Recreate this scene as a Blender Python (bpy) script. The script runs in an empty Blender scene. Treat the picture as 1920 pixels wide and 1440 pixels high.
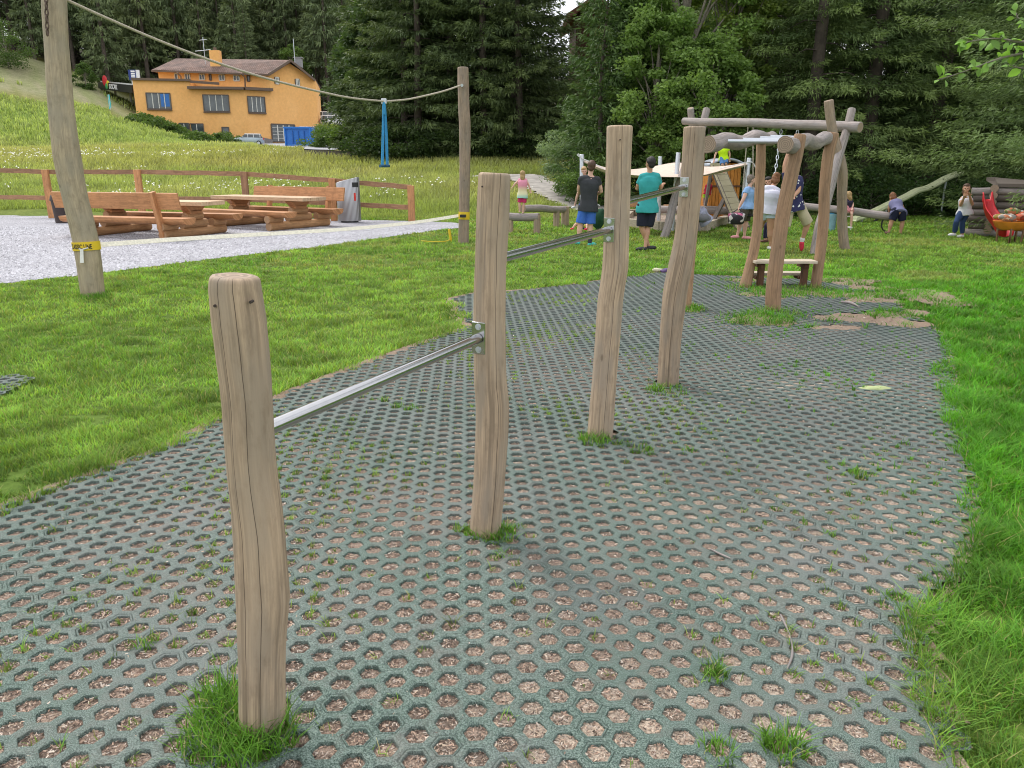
EXPO = 0.45
import bpy, math, random
import numpy as np
from mathutils import Vector, Matrix, noise
random.seed(7); np.random.seed(7)
R = math.radians
scene = bpy.context.scene
COL = scene.collection
PITCH = R(15.9); FPX = 1440.0; CAMZ = 1.6
cp, sp_ = math.cos(PITCH), math.sin(PITCH)

# ------------------------------------------------------------------ camera maths
def ray(px, py):
    u = (px - 960) / FPX; v = (720 - py) / FPX
    return Vector((u, cp + v * sp_, -sp_ + v * cp))
def P(px, py, Y):
    r = ray(px, py); k = Y / r.y
    return Vector((r.x * k, Y, CAMZ + r.z * k))
def G(px, py, z=0.0):
    r = ray(px, py); k = (z - CAMZ) / r.z
    return Vector((r.x * k, r.y * k, z))
def lerp(a, b, t): return a + (b - a) * t
def sstep(a, b, x):
    t = np.clip((np.asarray(x, float) - a) / (b - a), 0, 1)
    return t * t * (3 - 2 * t)
BY = [-50, 0, 26, 30, 35, 42, 50, 65, 80, 100, 115, 130, 160, 220, 400, 900]
BZ = [0, 0, 0, .25, .75, 1.35, 2.05, 2.75, 3.3, 3.95, 4.5, 6.0, 13, 24, 40, 50]
RY = [0, 74, 80, 92, 108, 125, 150, 200, 900]
RZ = [0, 0, 1.2, 4.6, 9.0, 14.0, 14.0, 12.0, 0]
def H(x, y):
    x = np.asarray(x, float); y = np.asarray(y, float)
    b = np.interp(y, BY, BZ)
    a = x / np.maximum(y, 1.0)
    A = np.interp(-a, [.36, .40, .44, .475, .507, .64, .8], [0, .10, .28, .44, .60, 1.0, 1.1])
    b = b + A * np.interp(y, RY, RZ)
    # a few gentle undulations
    b = b + sstep(24, 45, y) * (.12 * np.sin(x * .21 + 1.3) * np.cos(y * .17) + .05 * np.sin(x * .7) * np.sin(y * .53))
    # the bank that the path runs below
    return b
def Hf(x, y): return float(H(x, y))
def GT(px, py):
    r = ray(px, py); k = 1.0
    while k < 600:
        p = Vector((r.x * k, r.y * k, CAMZ + r.z * k))
        if p.z <= Hf(p.x, p.y):
            lo = k / 1.01 - .05; hi = k
            for _ in range(30):
                m = (lo + hi) / 2; p = Vector((r.x * m, r.y * m, CAMZ + r.z * m))
                if p.z <= Hf(p.x, p.y): hi = m
                else: lo = m
            return p
        k = k * 1.01 + .05
    return p
def PW(px, py, A, B):
    """ray against the vertical plane through plan points A and B"""
    n = Vector((B[1] - A[1], A[0] - B[0]))
    r = ray(px, py)
    k = (n.x * A[0] + n.y * A[1]) / (n.x * r.x + n.y * r.y)
    return Vector((r.x * k, r.y * k, CAMZ + r.z * k))

# ------------------------------------------------------------------ objects
TS_ = bpy.data.scenes.new('bake')
def evaluated_mesh(ob):
    TS_.collection.objects.link(ob); vl = TS_.view_layers[0]; vl.update()
    dg = vl.depsgraph; me = bpy.data.meshes.new_from_object(ob.evaluated_get(dg)); bpy.data.objects.remove(ob); return me
def woff(o):
    v = Vector((0, 0, 0))
    while o is not None:
        v += o.location; o = o.parent
    return v
def thing(name, label, cat, loc=(0, 0, 0), rz=0, group=None):
    o = bpy.data.objects.new(name, None); COL.objects.link(o)
    o.empty_display_size = .2
    o.location = loc; o.rotation_euler = (0, 0, rz)
    o['label'] = label; o['category'] = cat
    if group: o['group'] = group
    return o
def tag(o, label=None, cat=None, group=None, kind=None):
    if label: o['label'] = label
    if cat: o['category'] = cat
    if group: o['group'] = group
    if kind: o['kind'] = kind
    return o
def link(name, me, parent=None, world=True, mats=None):
    o = bpy.data.objects.new(name, me); COL.objects.link(o)
    if mats:
        for m in (mats if isinstance(mats, (list, tuple)) else [mats]): me.materials.append(m)
    if parent is not None:
        if world:
            off = woff(parent)
            if off.length > 0: me.transform(Matrix.Translation(-off))
        o.parent = parent
    return o
def copy_tree(o, parent=None):
    c = o.copy(); COL.objects.link(c); c.parent = parent
    for ch in list(o.children): copy_tree(ch, c)
    return c

def ortho(d):
    d = d.normalized()
    a = Vector((0, 0, 1)) if abs(d.z) < .95 else Vector((0, 1, 0))
    s = d.cross(a).normalized(); u = s.cross(d).normalized()
    return s, u

class MB:
    def __init__(s): s.v = []; s.f = []; s.uv = []; s.mi = []; s.sm = []
    def add(s, vs, fs, uvs=None, mi=0, smooth=False):
        n = len(s.v); s.v += [tuple(v) for v in vs]
        for i, f in enumerate(fs):
            s.f.append([n + k for k in f])
            s.uv.append(uvs[i] if uvs else [(0, 0)] * len(f))
            s.mi.append(mi); s.sm.append(smooth)
    def box(s, c, size, M=None, mi=0):
        c = Vector(c); hx, hy, hz = [k / 2 for k in size]
        loc = [Vector((x, y, z)) for x in (-hx, hx) for y in (-hy, hy) for z in (-hz, hz)]
        fs = [(0, 1, 3, 2), (4, 6, 7, 5), (0, 4, 5, 1), (2, 3, 7, 6), (0, 2, 6, 4), (1, 5, 7, 3)]
        L = max(range(3), key=lambda k: size[k]); others = [k for k in range(3) if k != L]
        uo, vo = random.random() * 7, random.random() * 7
        uvs = []
        for f in fs:
            pts = [loc[k] for k in f]
            span = [max(p[k] for p in pts) - min(p[k] for p in pts) for k in range(3)]
            flat = min(range(3), key=lambda k: span[k])
            ax = [k for k in range(3) if k != flat]
            va = L if L in ax else ax[1]; ua = [k for k in ax if k != va][0]
            uvs.append([(p[ua] + uo + flat * .37, p[va] + vo) for p in pts])
        if M is not None: loc = [M @ p for p in loc]
        s.add([p + c for p in loc], fs, uvs, mi)
        return s
    def beam(s, a, b, w, h, up=(0, 0, 1), mi=0):
        """rectangular bar from a to b, w across, h along 'up'"""
        a, b = Vector(a), Vector(b); d = b - a; L = d.length; d.normalize()
        up = Vector(up); x = d.cross(up).normalized(); z = x.cross(d).normalized()
        M = Matrix((x, d, z)).transposed()
        return s.box((a + b) / 2, (w, L, h), M, mi)
    def tube(s, pts, rad, n=12, cap=True, dome=0.0, wob=0.0, seed=0, mi=0, capmi=None, flat=None, smooth=True, u0=0.0):
        pts = [Vector(p) for p in pts]
        if not isinstance(rad, (list, tuple)): rad = [rad] * len(pts)
        rad = list(rad)
        if dome > 0:   # rounded far end
            d = (pts[-1] - pts[-2]).normalized(); r = rad[-1]; q = pts[-1]
            for k in range(1, 4):
                t = k / 3 * math.pi / 2
                pts.append(q + d * dome * math.sin(t)); rad.append(max(r - dome * (1 - math.cos(t)), .001))
        V, UV = [], []
        side = None; vl = random.random() * 3; prev = None
        for i, p in enumerate(pts):
            t = pts[min(i + 1, len(pts) - 1)] - pts[max(i - 1, 0)]
            if t.length < 1e-9: t = Vector((0, 0, 1))
            t.normalize()
            if side is None: side, up = ortho(t)
            else:
                side = (side - t * side.dot(t)).normalized(); up = side.cross(t).normalized()
            if prev is not None: vl += (p - prev).length
            prev = p
            for j in range(n):
                an = 2 * math.pi * j / n
                r = rad[i]
                if wob:
                    r *= 1 + wob * noise.noise(Vector((math.cos(an) * 1.3 + seed * 3.1, math.sin(an) * 1.3, vl * 2.2))) + wob * .5 * noise.noise(Vector((math.cos(an) * 3 + seed, math.sin(an) * 3, vl * 5)))
                if flat:    # drawknife facets
                    k = flat; a2 = (an * k / (2 * math.pi)) % 1.0 - .5
                    r *= 1 - .035 * (math.cos(a2 * math.pi) - .64)
                V.append(p + (side * math.cos(an) + up * math.sin(an)) * r)
            UV.append(vl)
        F, FU = [], []
        for i in range(len(pts) - 1):
            for j in range(n):
                a, b = i * n + j, i * n + (j + 1) % n
                F.append((a, b, b + n, a + n))
                c = 1.0 / n
                FU.append([(u0 + j * c, UV[i]), (u0 + (j + 1) * c, UV[i]), (u0 + (j + 1) * c, UV[i + 1]), (u0 + j * c, UV[i + 1])])
        s.add(V, F, FU, mi, smooth)
        if cap:
            cm = mi if capmi is None else capmi
            for i in (0, len(pts) - 1):
                ring = V[i * n:(i + 1) * n]; c = sum(ring, Vector()) / n
                fs = [(j, (j + 1) % n, n) if i else ((j + 1) % n, j, n) for j in range(n)]
                # radial uv: u = radius, v = angle
                uvs = [[(rad[i], 0), (rad[i], 1), (0, .5)] for _ in fs]
                s.add(ring + [c], fs, uvs, cm, False)
        return s
    def ell(s, c, r, M=None, nu=12, nv=8, mi=0):
        c = Vector(c); V = []; F = []
        if not isinstance(r, (tuple, list)): r = (r, r, r)
        for i in range(nv + 1):
            th = math.pi * i / nv
            for j in range(nu):
                ph = 2 * math.pi * j / nu
                p = Vector((r[0] * math.sin(th) * math.cos(ph), r[1] * math.sin(th) * math.sin(ph), r[2] * math.cos(th)))
                if M is not None: p = M @ p
                V.append(c + p)
        for i in range(nv):
            for j in range(nu):
                a, b = i * nu + j, i * nu + (j + 1) % nu
                if i == 0: F.append((a, a + nu, b + nu))
                elif i == nv - 1: F.append((a, a + nu, b))
                else: F.append((a, a + nu, b + nu, b))
        s.add(V, F, None, mi, True); return s
    def prism(s, poly, z0, z1, mi=0):
        """poly plan points (x, y), counter-clockwise; z0, z1 numbers or lists"""
        n = len(poly)
        z0 = z0 if isinstance(z0, (list, tuple)) else [z0] * n
        z1 = z1 if isinstance(z1, (list, tuple)) else [z1] * n
        V = [(p[0], p[1], z) for p, z in zip(poly, z0)] + [(p[0], p[1], z) for p, z in zip(poly, z1)]
        F = [tuple(range(n - 1, -1, -1)), tuple(range(n, 2 * n))] + [(i, (i + 1) % n, n + (i + 1) % n, n + i) for i in range(n)]
        s.add(V, F, None, mi); return s
    def slab(s, quad, th, nrm=None, mi=0):
        q = [Vector(p) for p in quad]
        n = (q[1] - q[0]).cross(q[2] - q[0]).normalized() if nrm is None else Vector(nrm).normalized()
        m = len(q)
        V = q + [p - n * th for p in q]
        F = [tuple(range(m)), tuple(range(2 * m - 1, m - 1, -1))] + [(i, i + m, (i + 1) % m + m, (i + 1) % m) for i in range(m)]
        s.add(V, F, None, mi); return s
    def build(s, name, mat, parent=None, bevel=0, world=True, subsurf=0):
        me = bpy.data.meshes.new(name)
        me.from_pydata(s.v, [], s.f)
        uvl = me.uv_layers.new(name='UVMap')
        flat = [c for f in s.uv for uv in f for c in uv]
        uvl.data.foreach_set('uv', flat)
        me.polygons.foreach_set('material_index', s.mi)
        me.polygons.foreach_set('use_smooth', s.sm)
        me.update()
        o = link(name, me, parent, world, mat)
        if bevel:
            b = o.modifiers.new('bevel', 'BEVEL'); b.width = bevel; b.segments = 2; b.limit_method = 'ANGLE'; b.angle_limit = R(40)
        if subsurf:
            b = o.modifiers.new('sub', 'SUBSURF'); b.levels = b.render_levels = subsurf
        return o

def npmesh(name, V, faces, mat, col=None, parent=None, smooth=False, world=True):
    """V (n,3); faces: list of int arrays (m,k)"""
    me = bpy.data.meshes.new(name)
    me.vertices.add(len(V)); me.vertices.foreach_set('co', np.ascontiguousarray(V, dtype=np.float32).ravel())
    loops = np.concatenate([f.ravel() for f in faces]).astype(np.int32)
    sizes = np.concatenate([np.full(len(f), f.shape[1]) for f in faces])
    starts = np.concatenate([[0], np.cumsum(sizes)[:-1]]).astype(np.int32)
    me.loops.add(len(loops)); me.loops.foreach_set('vertex_index', loops)
    me.polygons.add(len(sizes)); me.polygons.foreach_set('loop_start', starts)
    if smooth: me.polygons.foreach_set('use_smooth', np.ones(len(sizes), bool))
    me.update(calc_edges=True)
    if col is not None:
        at = me.color_attributes.new('Col', 'FLOAT_COLOR', 'POINT')
        c4 = np.ones((len(V), 4), np.float32); c4[:, :3] = col
        at.data.foreach_set('color', c4.ravel())
    return link(name, me, parent, world, mat)

# ------------------------------------------------------------------ materials
def nm(name):
    m = bpy.data.materials.new(name); m.use_nodes = True
    nt = m.node_tree; b = nt.nodes['Principled BSDF']
    return m, nt, b
def N(nt, t, **kw):
    n = nt.nodes.new(t)
    for k, v in kw.items():
        if k.startswith('i_'): n.inputs[k[2:].replace('_', ' ')].default_value = v
        else: setattr(n, k, v)
    return n
def ramp(nt, fac, stops):
    r = nt.nodes.new('ShaderNodeValToRGB'); e = r.color_ramp.elements
    e[0].position = stops[0][0]; e[0].color = (*stops[0][1], 1)
    e[1].position = stops[-1][0]; e[1].color = (*stops[-1][1], 1)
    for p, c in stops[1:-1]:
        x = e.new(p); x.color = (*c, 1)
    nt.links.new(fac, r.inputs[0]); return r.outputs[0]
def mixc(nt, fac, a, b, mode='MIX'):
    m = nt.nodes.new('ShaderNodeMix'); m.data_type = 'RGBA'; m.blend_type = mode
    for s, v in ((m.inputs[0], fac), (m.inputs[6], a), (m.inputs[7], b)):
        if hasattr(v, 'links'): nt.links.new(v, s)
        elif isinstance(v, (int, float)): s.default_value = v
        else: s.default_value = (*v, 1)
    return m.outputs[2]
def mth(nt, op, a, b=None, c=None):
    m = nt.nodes.new('ShaderNodeMath'); m.operation = op
    for s, v in zip(m.inputs, (a, b, c)):
        if v is None: continue
        if hasattr(v, 'links'): nt.links.new(v, s)
        else: s.default_value = v
    return m.outputs[0]
def bump(nt, b, h, strength=.3, dist=.01):
    n = nt.nodes.new('ShaderNodeBump'); n.inputs['Strength'].default_value = strength; n.inputs['Distance'].default_value = dist
    nt.links.new(h, n.inputs['Height']); nt.links.new(n.outputs[0], b.inputs['Normal'])
def noisen(nt, scale, detail=4, vec=None, rough=.55):
    n = N(nt, 'ShaderNodeTexNoise'); n.inputs['Scale'].default_value = scale; n.inputs['Detail'].default_value = detail
    n.inputs['Roughness'].default_value = rough
    if vec is None:
        vec = N(nt, 'ShaderNodeTexCoord').outputs['Object']
    nt.links.new(vec, n.inputs['Vector']); return n.outputs[0]
def plain(name, c, rough=.6, metal=0, var=.18, scale=8, bmp=0, c2=None, bscale=None, spec=None):
    m, nt, b = nm(name)
    f = noisen(nt, scale, 5)
    c2 = c2 or tuple(k * (1 - var) for k in c)
    out = ramp(nt, f, [(.35, c2), (.65, tuple(min(1, k * (1 + var * .4)) for k in c))])
    nt.links.new(out, b.inputs['Base Color'])
    b.inputs['Roughness'].default_value = rough; b.inputs['Metallic'].default_value = metal
    if spec is not None: b.inputs['Specular IOR Level'].default_value = spec
    if bmp: bump(nt, b, noisen(nt, bscale or scale * 3, 4), bmp, .01)
    return m
def wood(name, c, grain=.35, cracks=0, crackpos=(.2,), rough=.7, knot=True, var=.25, ms=1.0, crackw=.0035, uscale=1.0):
    """grain runs along v; u is around (0..1) for tubes or metres for boards"""
    m, nt, b = nm(name)
    uv = N(nt, 'ShaderNodeUVMap').outputs[0]
    def mapped(su, sv):
        mp = N(nt, 'ShaderNodeMapping'); mp.inputs['Scale'].default_value = (su, sv, 1); nt.links.new(uv, mp.inputs[0]); return mp.outputs[0]
    oi = N(nt, 'ShaderNodeObjectInfo').outputs['Random']
    g1 = noisen(nt, 1, 5, mapped(26 * uscale, 1.3)); g2 = noisen(nt, 1, 3, mapped(90 * uscale, 5)); g3 = noisen(nt, 1, 4, mapped(5 * uscale, 2.2))
    dark = tuple(k * (1 - grain) for k in c); lite = tuple(min(1, k * (1 + grain * .45)) for k in c)
    col = ramp(nt, g1, [(.38, dark), (.50, c), (.63, lite)])
    col = mixc(nt, ramp(nt, g2, [(.42, (0, 0, 0)), (.66, (.5, .5, .5))]), col, tuple(k * .45 for k in c))
    grey = (c[0] * .72, c[1] * .78, c[2] * .86)
    col = mixc(nt, ramp(nt, g3, [(.44, (0, 0, 0)), (.60, (var * 2,) * 3)]), col, grey)
    if knot:
        vo = N(nt, 'ShaderNodeTexVoronoi'); vo.inputs['Scale'].default_value = 1
        nt.links.new(mapped(3.1 * uscale, 2.4), vo.inputs['Vector'])
        kf = ramp(nt, vo.outputs['Distance'], [(.035, (.75,) * 3), (.07, (0,) * 3)])
        col = mixc(nt, kf, col, tuple(k * .35 for k in c))
    st1 = noisen(nt, 1, 6, mapped(9 * uscale, 6), .7)
    col = mixc(nt, ramp(nt, st1, [(.50, (0, 0, 0)), (.66, (.6, .6, .6))]), col, tuple(k * .50 for k in c))
    col = mixc(nt, ramp(nt, noisen(nt, 1, 3, mapped(3 * uscale, .9)), [(.5, (0, 0, 0)), (.75, (.45, .45, .45))]), col, tuple(min(1, k * 1.35) for k in c))
    h = mth(nt, 'ADD', g1, mth(nt, 'MULTIPLY', g2, .5))
    h = mth(nt, 'ADD', h, mth(nt, 'MULTIPLY', noisen(nt, 1, 2, mapped(7 * uscale, 70)), .35))
    if cracks:
        sx = N(nt, 'ShaderNodeSeparateXYZ'); nt.links.new(uv, sx.inputs[0])
        wn = noisen(nt, 1, 3, mapped(0.0, 1.1)); wn2 = noisen(nt, 1, 2, mapped(0.0, 9))
        w = mth(nt, 'ADD', mth(nt, 'MULTIPLY', mth(nt, 'SUBTRACT', wn, .5), .06), mth(nt, 'MULTIPLY', mth(nt, 'SUBTRACT', wn2, .5), .008))
        tot = None
        for k, cpn in enumerate(crackpos):
            d = mth(nt, 'ABSOLUTE', mth(nt, 'SUBTRACT', mth(nt, 'ADD', sx.outputs[0], w), cpn))
            ml = mth(nt, 'LESS_THAN', d, crackw)
            gate = mth(nt, 'GREATER_THAN', mth(nt, 'ADD', noisen(nt, 1, 1, mapped(0.0, .8 + .37 * k)), mth(nt, 'MULTIPLY', oi, .14 if k else 0)), .36 + .14 * k)
            ml = mth(nt, 'MULTIPLY', ml, gate)
            tot = ml if tot is None else mth(nt, 'MAXIMUM', tot, ml)
        col = mixc(nt, mth(nt, 'MULTIPLY', tot, .75), col, (.05, .033, .024))
        h = mth(nt, 'SUBTRACT', h, mth(nt, 'MULTIPLY', tot, 3))
    hv = mixc(nt, 1.0, col, ramp(nt, oi, [(0, (.86,) * 3), (1, (1.08,) * 3)]), 'MULTIPLY')
    nt.links.new(hv, b.inputs['Base Color']); b.inputs['Roughness'].default_value = rough
    b.inputs['Specular IOR Level'].default_value = .3
    bump(nt, b, h, .35, .004)
    return m
def endgrain(name, c):
    m, nt, b = nm(name)
    sx = N(nt, 'ShaderNodeSeparateXYZ'); nt.links.new(N(nt, 'ShaderNodeUVMap').outputs[0], sx.inputs[0])
    rr = mth(nt, 'ADD', mth(nt, 'MULTIPLY', sx.outputs[0], 330), mth(nt, 'MULTIPLY', noisen(nt, 14, 3), 5))
    s = mth(nt, 'SINE', rr)
    col = ramp(nt, s, [(0.0, tuple(k * .6 for k in c)), (.8, c)])
    col = mixc(nt, ramp(nt, noisen(nt, 9, 4), [(.4, (0,) * 3), (.7, (.5,) * 3)]), col, tuple(k * .6 for k in c))
    nt.links.new(col, b.inputs['Base Color']); b.inputs['Roughness'].default_value = .8
    return m
def leafmat(name, transl=.35, rough=.55, tint=None, spec=.3):
    m, nt, b = nm(name)
    a = N(nt, 'ShaderNodeAttribute'); a.attribute_name = 'Col'
    col = a.outputs['Color']
    oi = N(nt, 'ShaderNodeObjectInfo').outputs['Random']
    col = mixc(nt, 1.0, col, ramp(nt, oi, [(0, (.85, .9, .85)), (1, (1.12, 1.08, 1.0))]), 'MULTIPLY')
    if tint: col = mixc(nt, 1.0, col, tint, 'MULTIPLY')
    nt.links.new(col, b.inputs['Base Color']); b.inputs['Roughness'].default_value = rough
    b.inputs['Specular IOR Level'].default_value = spec
    tr = N(nt, 'ShaderNodeBsdfTranslucent'); nt.links.new(mixc(nt, 1.0, col, (1.25, 1.3, .7), 'MULTIPLY'), tr.inputs[0])
    ms = N(nt, 'ShaderNodeMixShader'); ms.inputs[0].default_value = transl
    nt.links.new(b.outputs[0], ms.inputs[1]); nt.links.new(tr.outputs[0], ms.inputs[2])
    nt.links.new(ms.outputs[0], nt.nodes['Material Output'].inputs[0])
    return m

M = {}
M['post'] = wood('post wood', (.45, .335, .235), .38, 1, (.71, .81), crackw=.0026, var=.42)
M['postb'] = wood('post wood single crack', (.45, .335, .235), .38, 1, (.76,), crackw=.0030, var=.42)
M['post2'] = wood('grey brown log wood', (.36, .27, .20), .28, 1, (.15, .62), crackw=.004, var=.4)
M['greylog'] = wood('weathered log wood', (.36, .31, .29), .25, 1, (.12, .6), crackw=.004, var=.3)
M['redlog'] = wood('warm log wood', (.40, .25, .15), .28, 1, (.35,), var=.25)
M['darklog'] = wood('dark old log wood', (.17, .14, .12), .3, 0)
M['end'] = endgrain('log end grain', (.40, .30, .22))
M['larch'] = wood('larch boards', (.56, .27, .12), .22, 0, var=.08, rough=.55)
M['larchtop'] = wood('pale table boards', (.66, .46, .29), .18, 0, var=.08, rough=.55)
M['larchlog'] = wood('larch logs', (.52, .29, .14), .25, 1, (.4,), var=.1)
M['larchend'] = endgrain('larch end grain', (.55, .33, .18))
M['fence'] = wood('fence wood', (.37, .205, .115), .28, 0, var=.2)
M['plank'] = wood('pale planks', (.55, .47, .37), .18, 0, var=.15)
M['ramp'] = wood('ramp planks', (.48, .42, .28), .18, 0, var=.2)
M['brown'] = wood('dark brown beams', (.12, .055, .03), .25, 0, knot=False)
M['hut'] = wood('orange hut boards', (.55, .22, .04), .2, 0, knot=False)
M['steel'] = None
def steelmat(name, c, rough, brushed=True):
    m, nt, b = nm(name)
    f = noisen(nt, 30, 4)
    nt.links.new(ramp(nt, f, [(.3, tuple(k * .93 for k in c)), (.7, c)]), b.inputs['Base Color'])
    b.inputs['Metallic'].default_value = 1
    b.inputs['Roughness'].default_value = rough
    return m
M['steel'] = steelmat('stainless steel', (.50, .50, .51), .17)
M['galv'] = steelmat('galvanised steel', (.60, .63, .68), .5)
M['rope'] = plain('beige rope', (.50, .44, .36), .85, scale=60, var=.35)
M['white'] = plain('off white', (.75, .74, .72), .5, var=.06)
M['black'] = plain('black', (.02, .02, .022), .6, var=.2)
# ================================================================== camera, light, sky
cam = bpy.data.cameras.new('camera'); co = bpy.data.objects.new('camera', cam); COL.objects.link(co)
cam.sensor_width = 36; cam.lens = 27; cam.clip_end = 2000; cam.clip_start = .05
co.location = (0, 0, CAMZ); co.rotation_euler = (math.pi / 2 - PITCH, 0, 0)
scene.camera = co
SUN_AZ, SUN_EL = R(-38), R(52)      # azimuth from +Y towards +X
sun = bpy.data.lights.new('sun', 'SUN'); so = bpy.data.objects.new('sun', sun); COL.objects.link(so)
sun.energy = 1.9; sun.angle = R(22); sun.color = (1, .96, .9)
sd = Vector((math.sin(SUN_AZ) * math.cos(SUN_EL), math.cos(SUN_AZ) * math.cos(SUN_EL), math.sin(SUN_EL)))
so.rotation_euler = sd.to_track_quat('Z', 'Y').to_euler()
w = bpy.data.worlds.new('World'); scene.world = w; w.use_nodes = True
nt = w.node_tree; bg = nt.nodes['Background']
sky = N(nt, 'ShaderNodeTexSky'); sky.sky_type = 'NISHITA'; sky.sun_disc = False
sky.sun_elevation = SUN_EL; sky.sun_rotation = SUN_AZ; sky.air_density = 1; sky.dust_density = 3; sky.ozone_density = 1
tc = N(nt, 'ShaderNodeTexCoord')
cl = noisen(nt, 2.2, 6, tc.outputs['Generated'])
cloud = ramp(nt, cl, [(.3, (7.5, 7.7, 8.2)), (.7, (11.5, 11.4, 11.2))])
nt.links.new(mixc(nt, .78, sky.outputs[0], cloud), bg.inputs[0]); bg.inputs[1].default_value = .125
vs = scene.view_settings; vs.view_transform = 'Standard'; vs.look = 'None'; vs.exposure = EXPO; vs.gamma = 1
scene.render.engine = 'CYCLES'
scene.cycles.use_denoising = True; scene.cycles.filter_width = 1.05
scene.cycles.max_bounces = 6; scene.cycles.diffuse_bounces = 3; scene.cycles.transparent_max_bounces = 8

# ================================================================== plan areas
def gp(pts, z=0): return [tuple(G(x, y, z).xy) for x, y in pts]
MATP = gp([(-900, 1250), (-300, 1062), (0, 962), (150, 905), (300, 852), (400, 800), (560, 735), (700, 680), (885, 615), (850, 562), (890, 552), (1000, 545),
           (1130, 528), (1235, 514), (1330, 518), (1420, 523), (1540, 528), (1650, 545), (1700, 590), (1765, 628), (1785, 700), (1795, 800), (1822, 930),
           (1822, 1020), (1765, 1120), (1725, 1200), (1765, 1290), (1790, 1440)]) + [(1.75, .4), (-3.2, .4)]
MATP2 = gp([(-420, 735), (-200, 706), (40, 708), (70, 714), (0, 748), (-150, 790), (-420, 860)])
GRAV = gp([(-420, 420), (-200, 404), (0, 399), (80, 398), (150, 400), (300, 404), (450, 408), (620, 411), (700, 413), (800, 415), (862, 418), (865, 428), (820, 432), (700, 449), (600, 463),
           (400, 486), (200, 512), (0, 533), (-200, 560), (-500, 600)])
def inpoly(x, y, poly):
    x = np.asarray(x, float); y = np.asarray(y, float); c = np.zeros(x.shape, bool)
    for i in range(len(poly)):
        x1, y1 = poly[i]; x2, y2 = poly[i - 1]
        k = ((y1 > y) != (y2 > y)) & (x < (x2 - x1) * (y - y1) / (y2 - y1 + 1e-12) + x1)
        c ^= k
    return c
def polyd(x, y, poly):
    """distance to the outline, positive outside"""
    x = np.asarray(x, float); y = np.asarray(y, float); best = np.full(x.shape, 9e9)
    for i in range(len(poly)):
        x1, y1 = poly[i]; x2, y2 = poly[i - 1]; dx, dy = x2 - x1, y2 - y1
        t = np.clip(((x - x1) * dx + (y - y1) * dy) / (dx * dx + dy * dy + 1e-12), 0, 1)
        best = np.minimum(best, (x - x1 - t * dx) ** 2 + (y - y1 - t * dy) ** 2)
    d = np.sqrt(best); return np.where(inpoly(x, y, poly), -d, d)
def vnoise(x, y, s, seed=0):
    """cheap value noise"""
    x = np.asarray(x, float) * s + seed * 17.3; y = np.asarray(y, float) * s + seed * 9.7
    xi = np.floor(x).astype(np.int64); yi = np.floor(y).astype(np.int64)
    fx = x - xi; fy = y - yi; fx = fx * fx * (3 - 2 * fx); fy = fy * fy * (3 - 2 * fy)
    def h(a, b):
        n = (a * 374761393 + b * 668265263 + seed * 1442695041) & 0x7fffffff
        n = ((n ^ (n >> 13)) * 1274126177) & 0x7fffffff
        return (n & 0xffff) / 65535.0
    return (h(xi, yi) * (1 - fx) + h(xi + 1, yi) * fx) * (1 - fy) + (h(xi, yi + 1) * (1 - fx) + h(xi + 1, yi + 1) * fx) * fy
def fbm(x, y, s, seed=0):
    return vnoise(x, y, s, seed) * .55 + vnoise(x, y, s * 2.1, seed + 1) * .3 + vnoise(x, y, s * 4.3, seed + 2) * .15
# patches on the mat: (px, py, rx, ry) in the plane, kind
def ell_px(cx, cy, wx, wy):
    a = G(cx - wx, cy); b = G(cx + wx, cy); c = G(cx, cy - wy); d = G(cx, cy + wy); m = G(cx, cy)
    return (m.x, m.y, (b.x - a.x) / 2, (c.y - d.y) / 2)
DIRT = [ell_px(*k) for k in ((1600, 600, 105, 9), (1690, 610, 60, 8), (1570, 618, 60, 5), (1640, 566, 60, 5), (1720, 588, 30, 6), (1620, 543, 26, 4))]
GPATCH = [ell_px(*k) for k in ((1440, 604, 70, 12), (1450, 553, 75, 9), (1620, 556, 90, 8), (1660, 592, 40, 7), (1290, 582, 22, 8), (1590, 530, 60, 7), (1740, 560, 60, 18), (1400, 528, 30, 4))]
def inell(x, y, L, grow=1.0, amp=.7, seed=3):
    r = np.zeros(np.shape(x), bool)
    n = (fbm(x, y, 3.0, seed) - .5) * 2 * amp
    for cx, cy, rx, ry in L:
        r |= ((x - cx) / rx) ** 2 + ((y - cy) / ry) ** 2 < (grow + n) ** 2
    return r
def wob(x, y, a=.12, s=2.2, seed=5):
    return x + (fbm(x, y, s, seed) - .5) * 2 * a, y + (fbm(x, y, s, seed + 7) - .5) * 2 * a
def inmat(x, y, a=.10):
    u, v = wob(x, y, a)
    return inpoly(u, v, MATP) | inpoly(u, v, MATP2)
def ingrav(x, y, a=.07):
    u, v = wob(x, y, a, 3.5, 11); return inpoly(u, v, GRAV)

# path centre line on the terrain
PATHL = [GT(*k) for k in ((1125, 392), (1095, 384), (1063, 372), (1032, 358), (1008, 346), (992, 338), (988, 333), (975, 331), (940, 331.5), (900, 332))]
PATHW = [1.05, 1.0, .95, .9, .9, .9, .9, .8, .7, .6]

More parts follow.
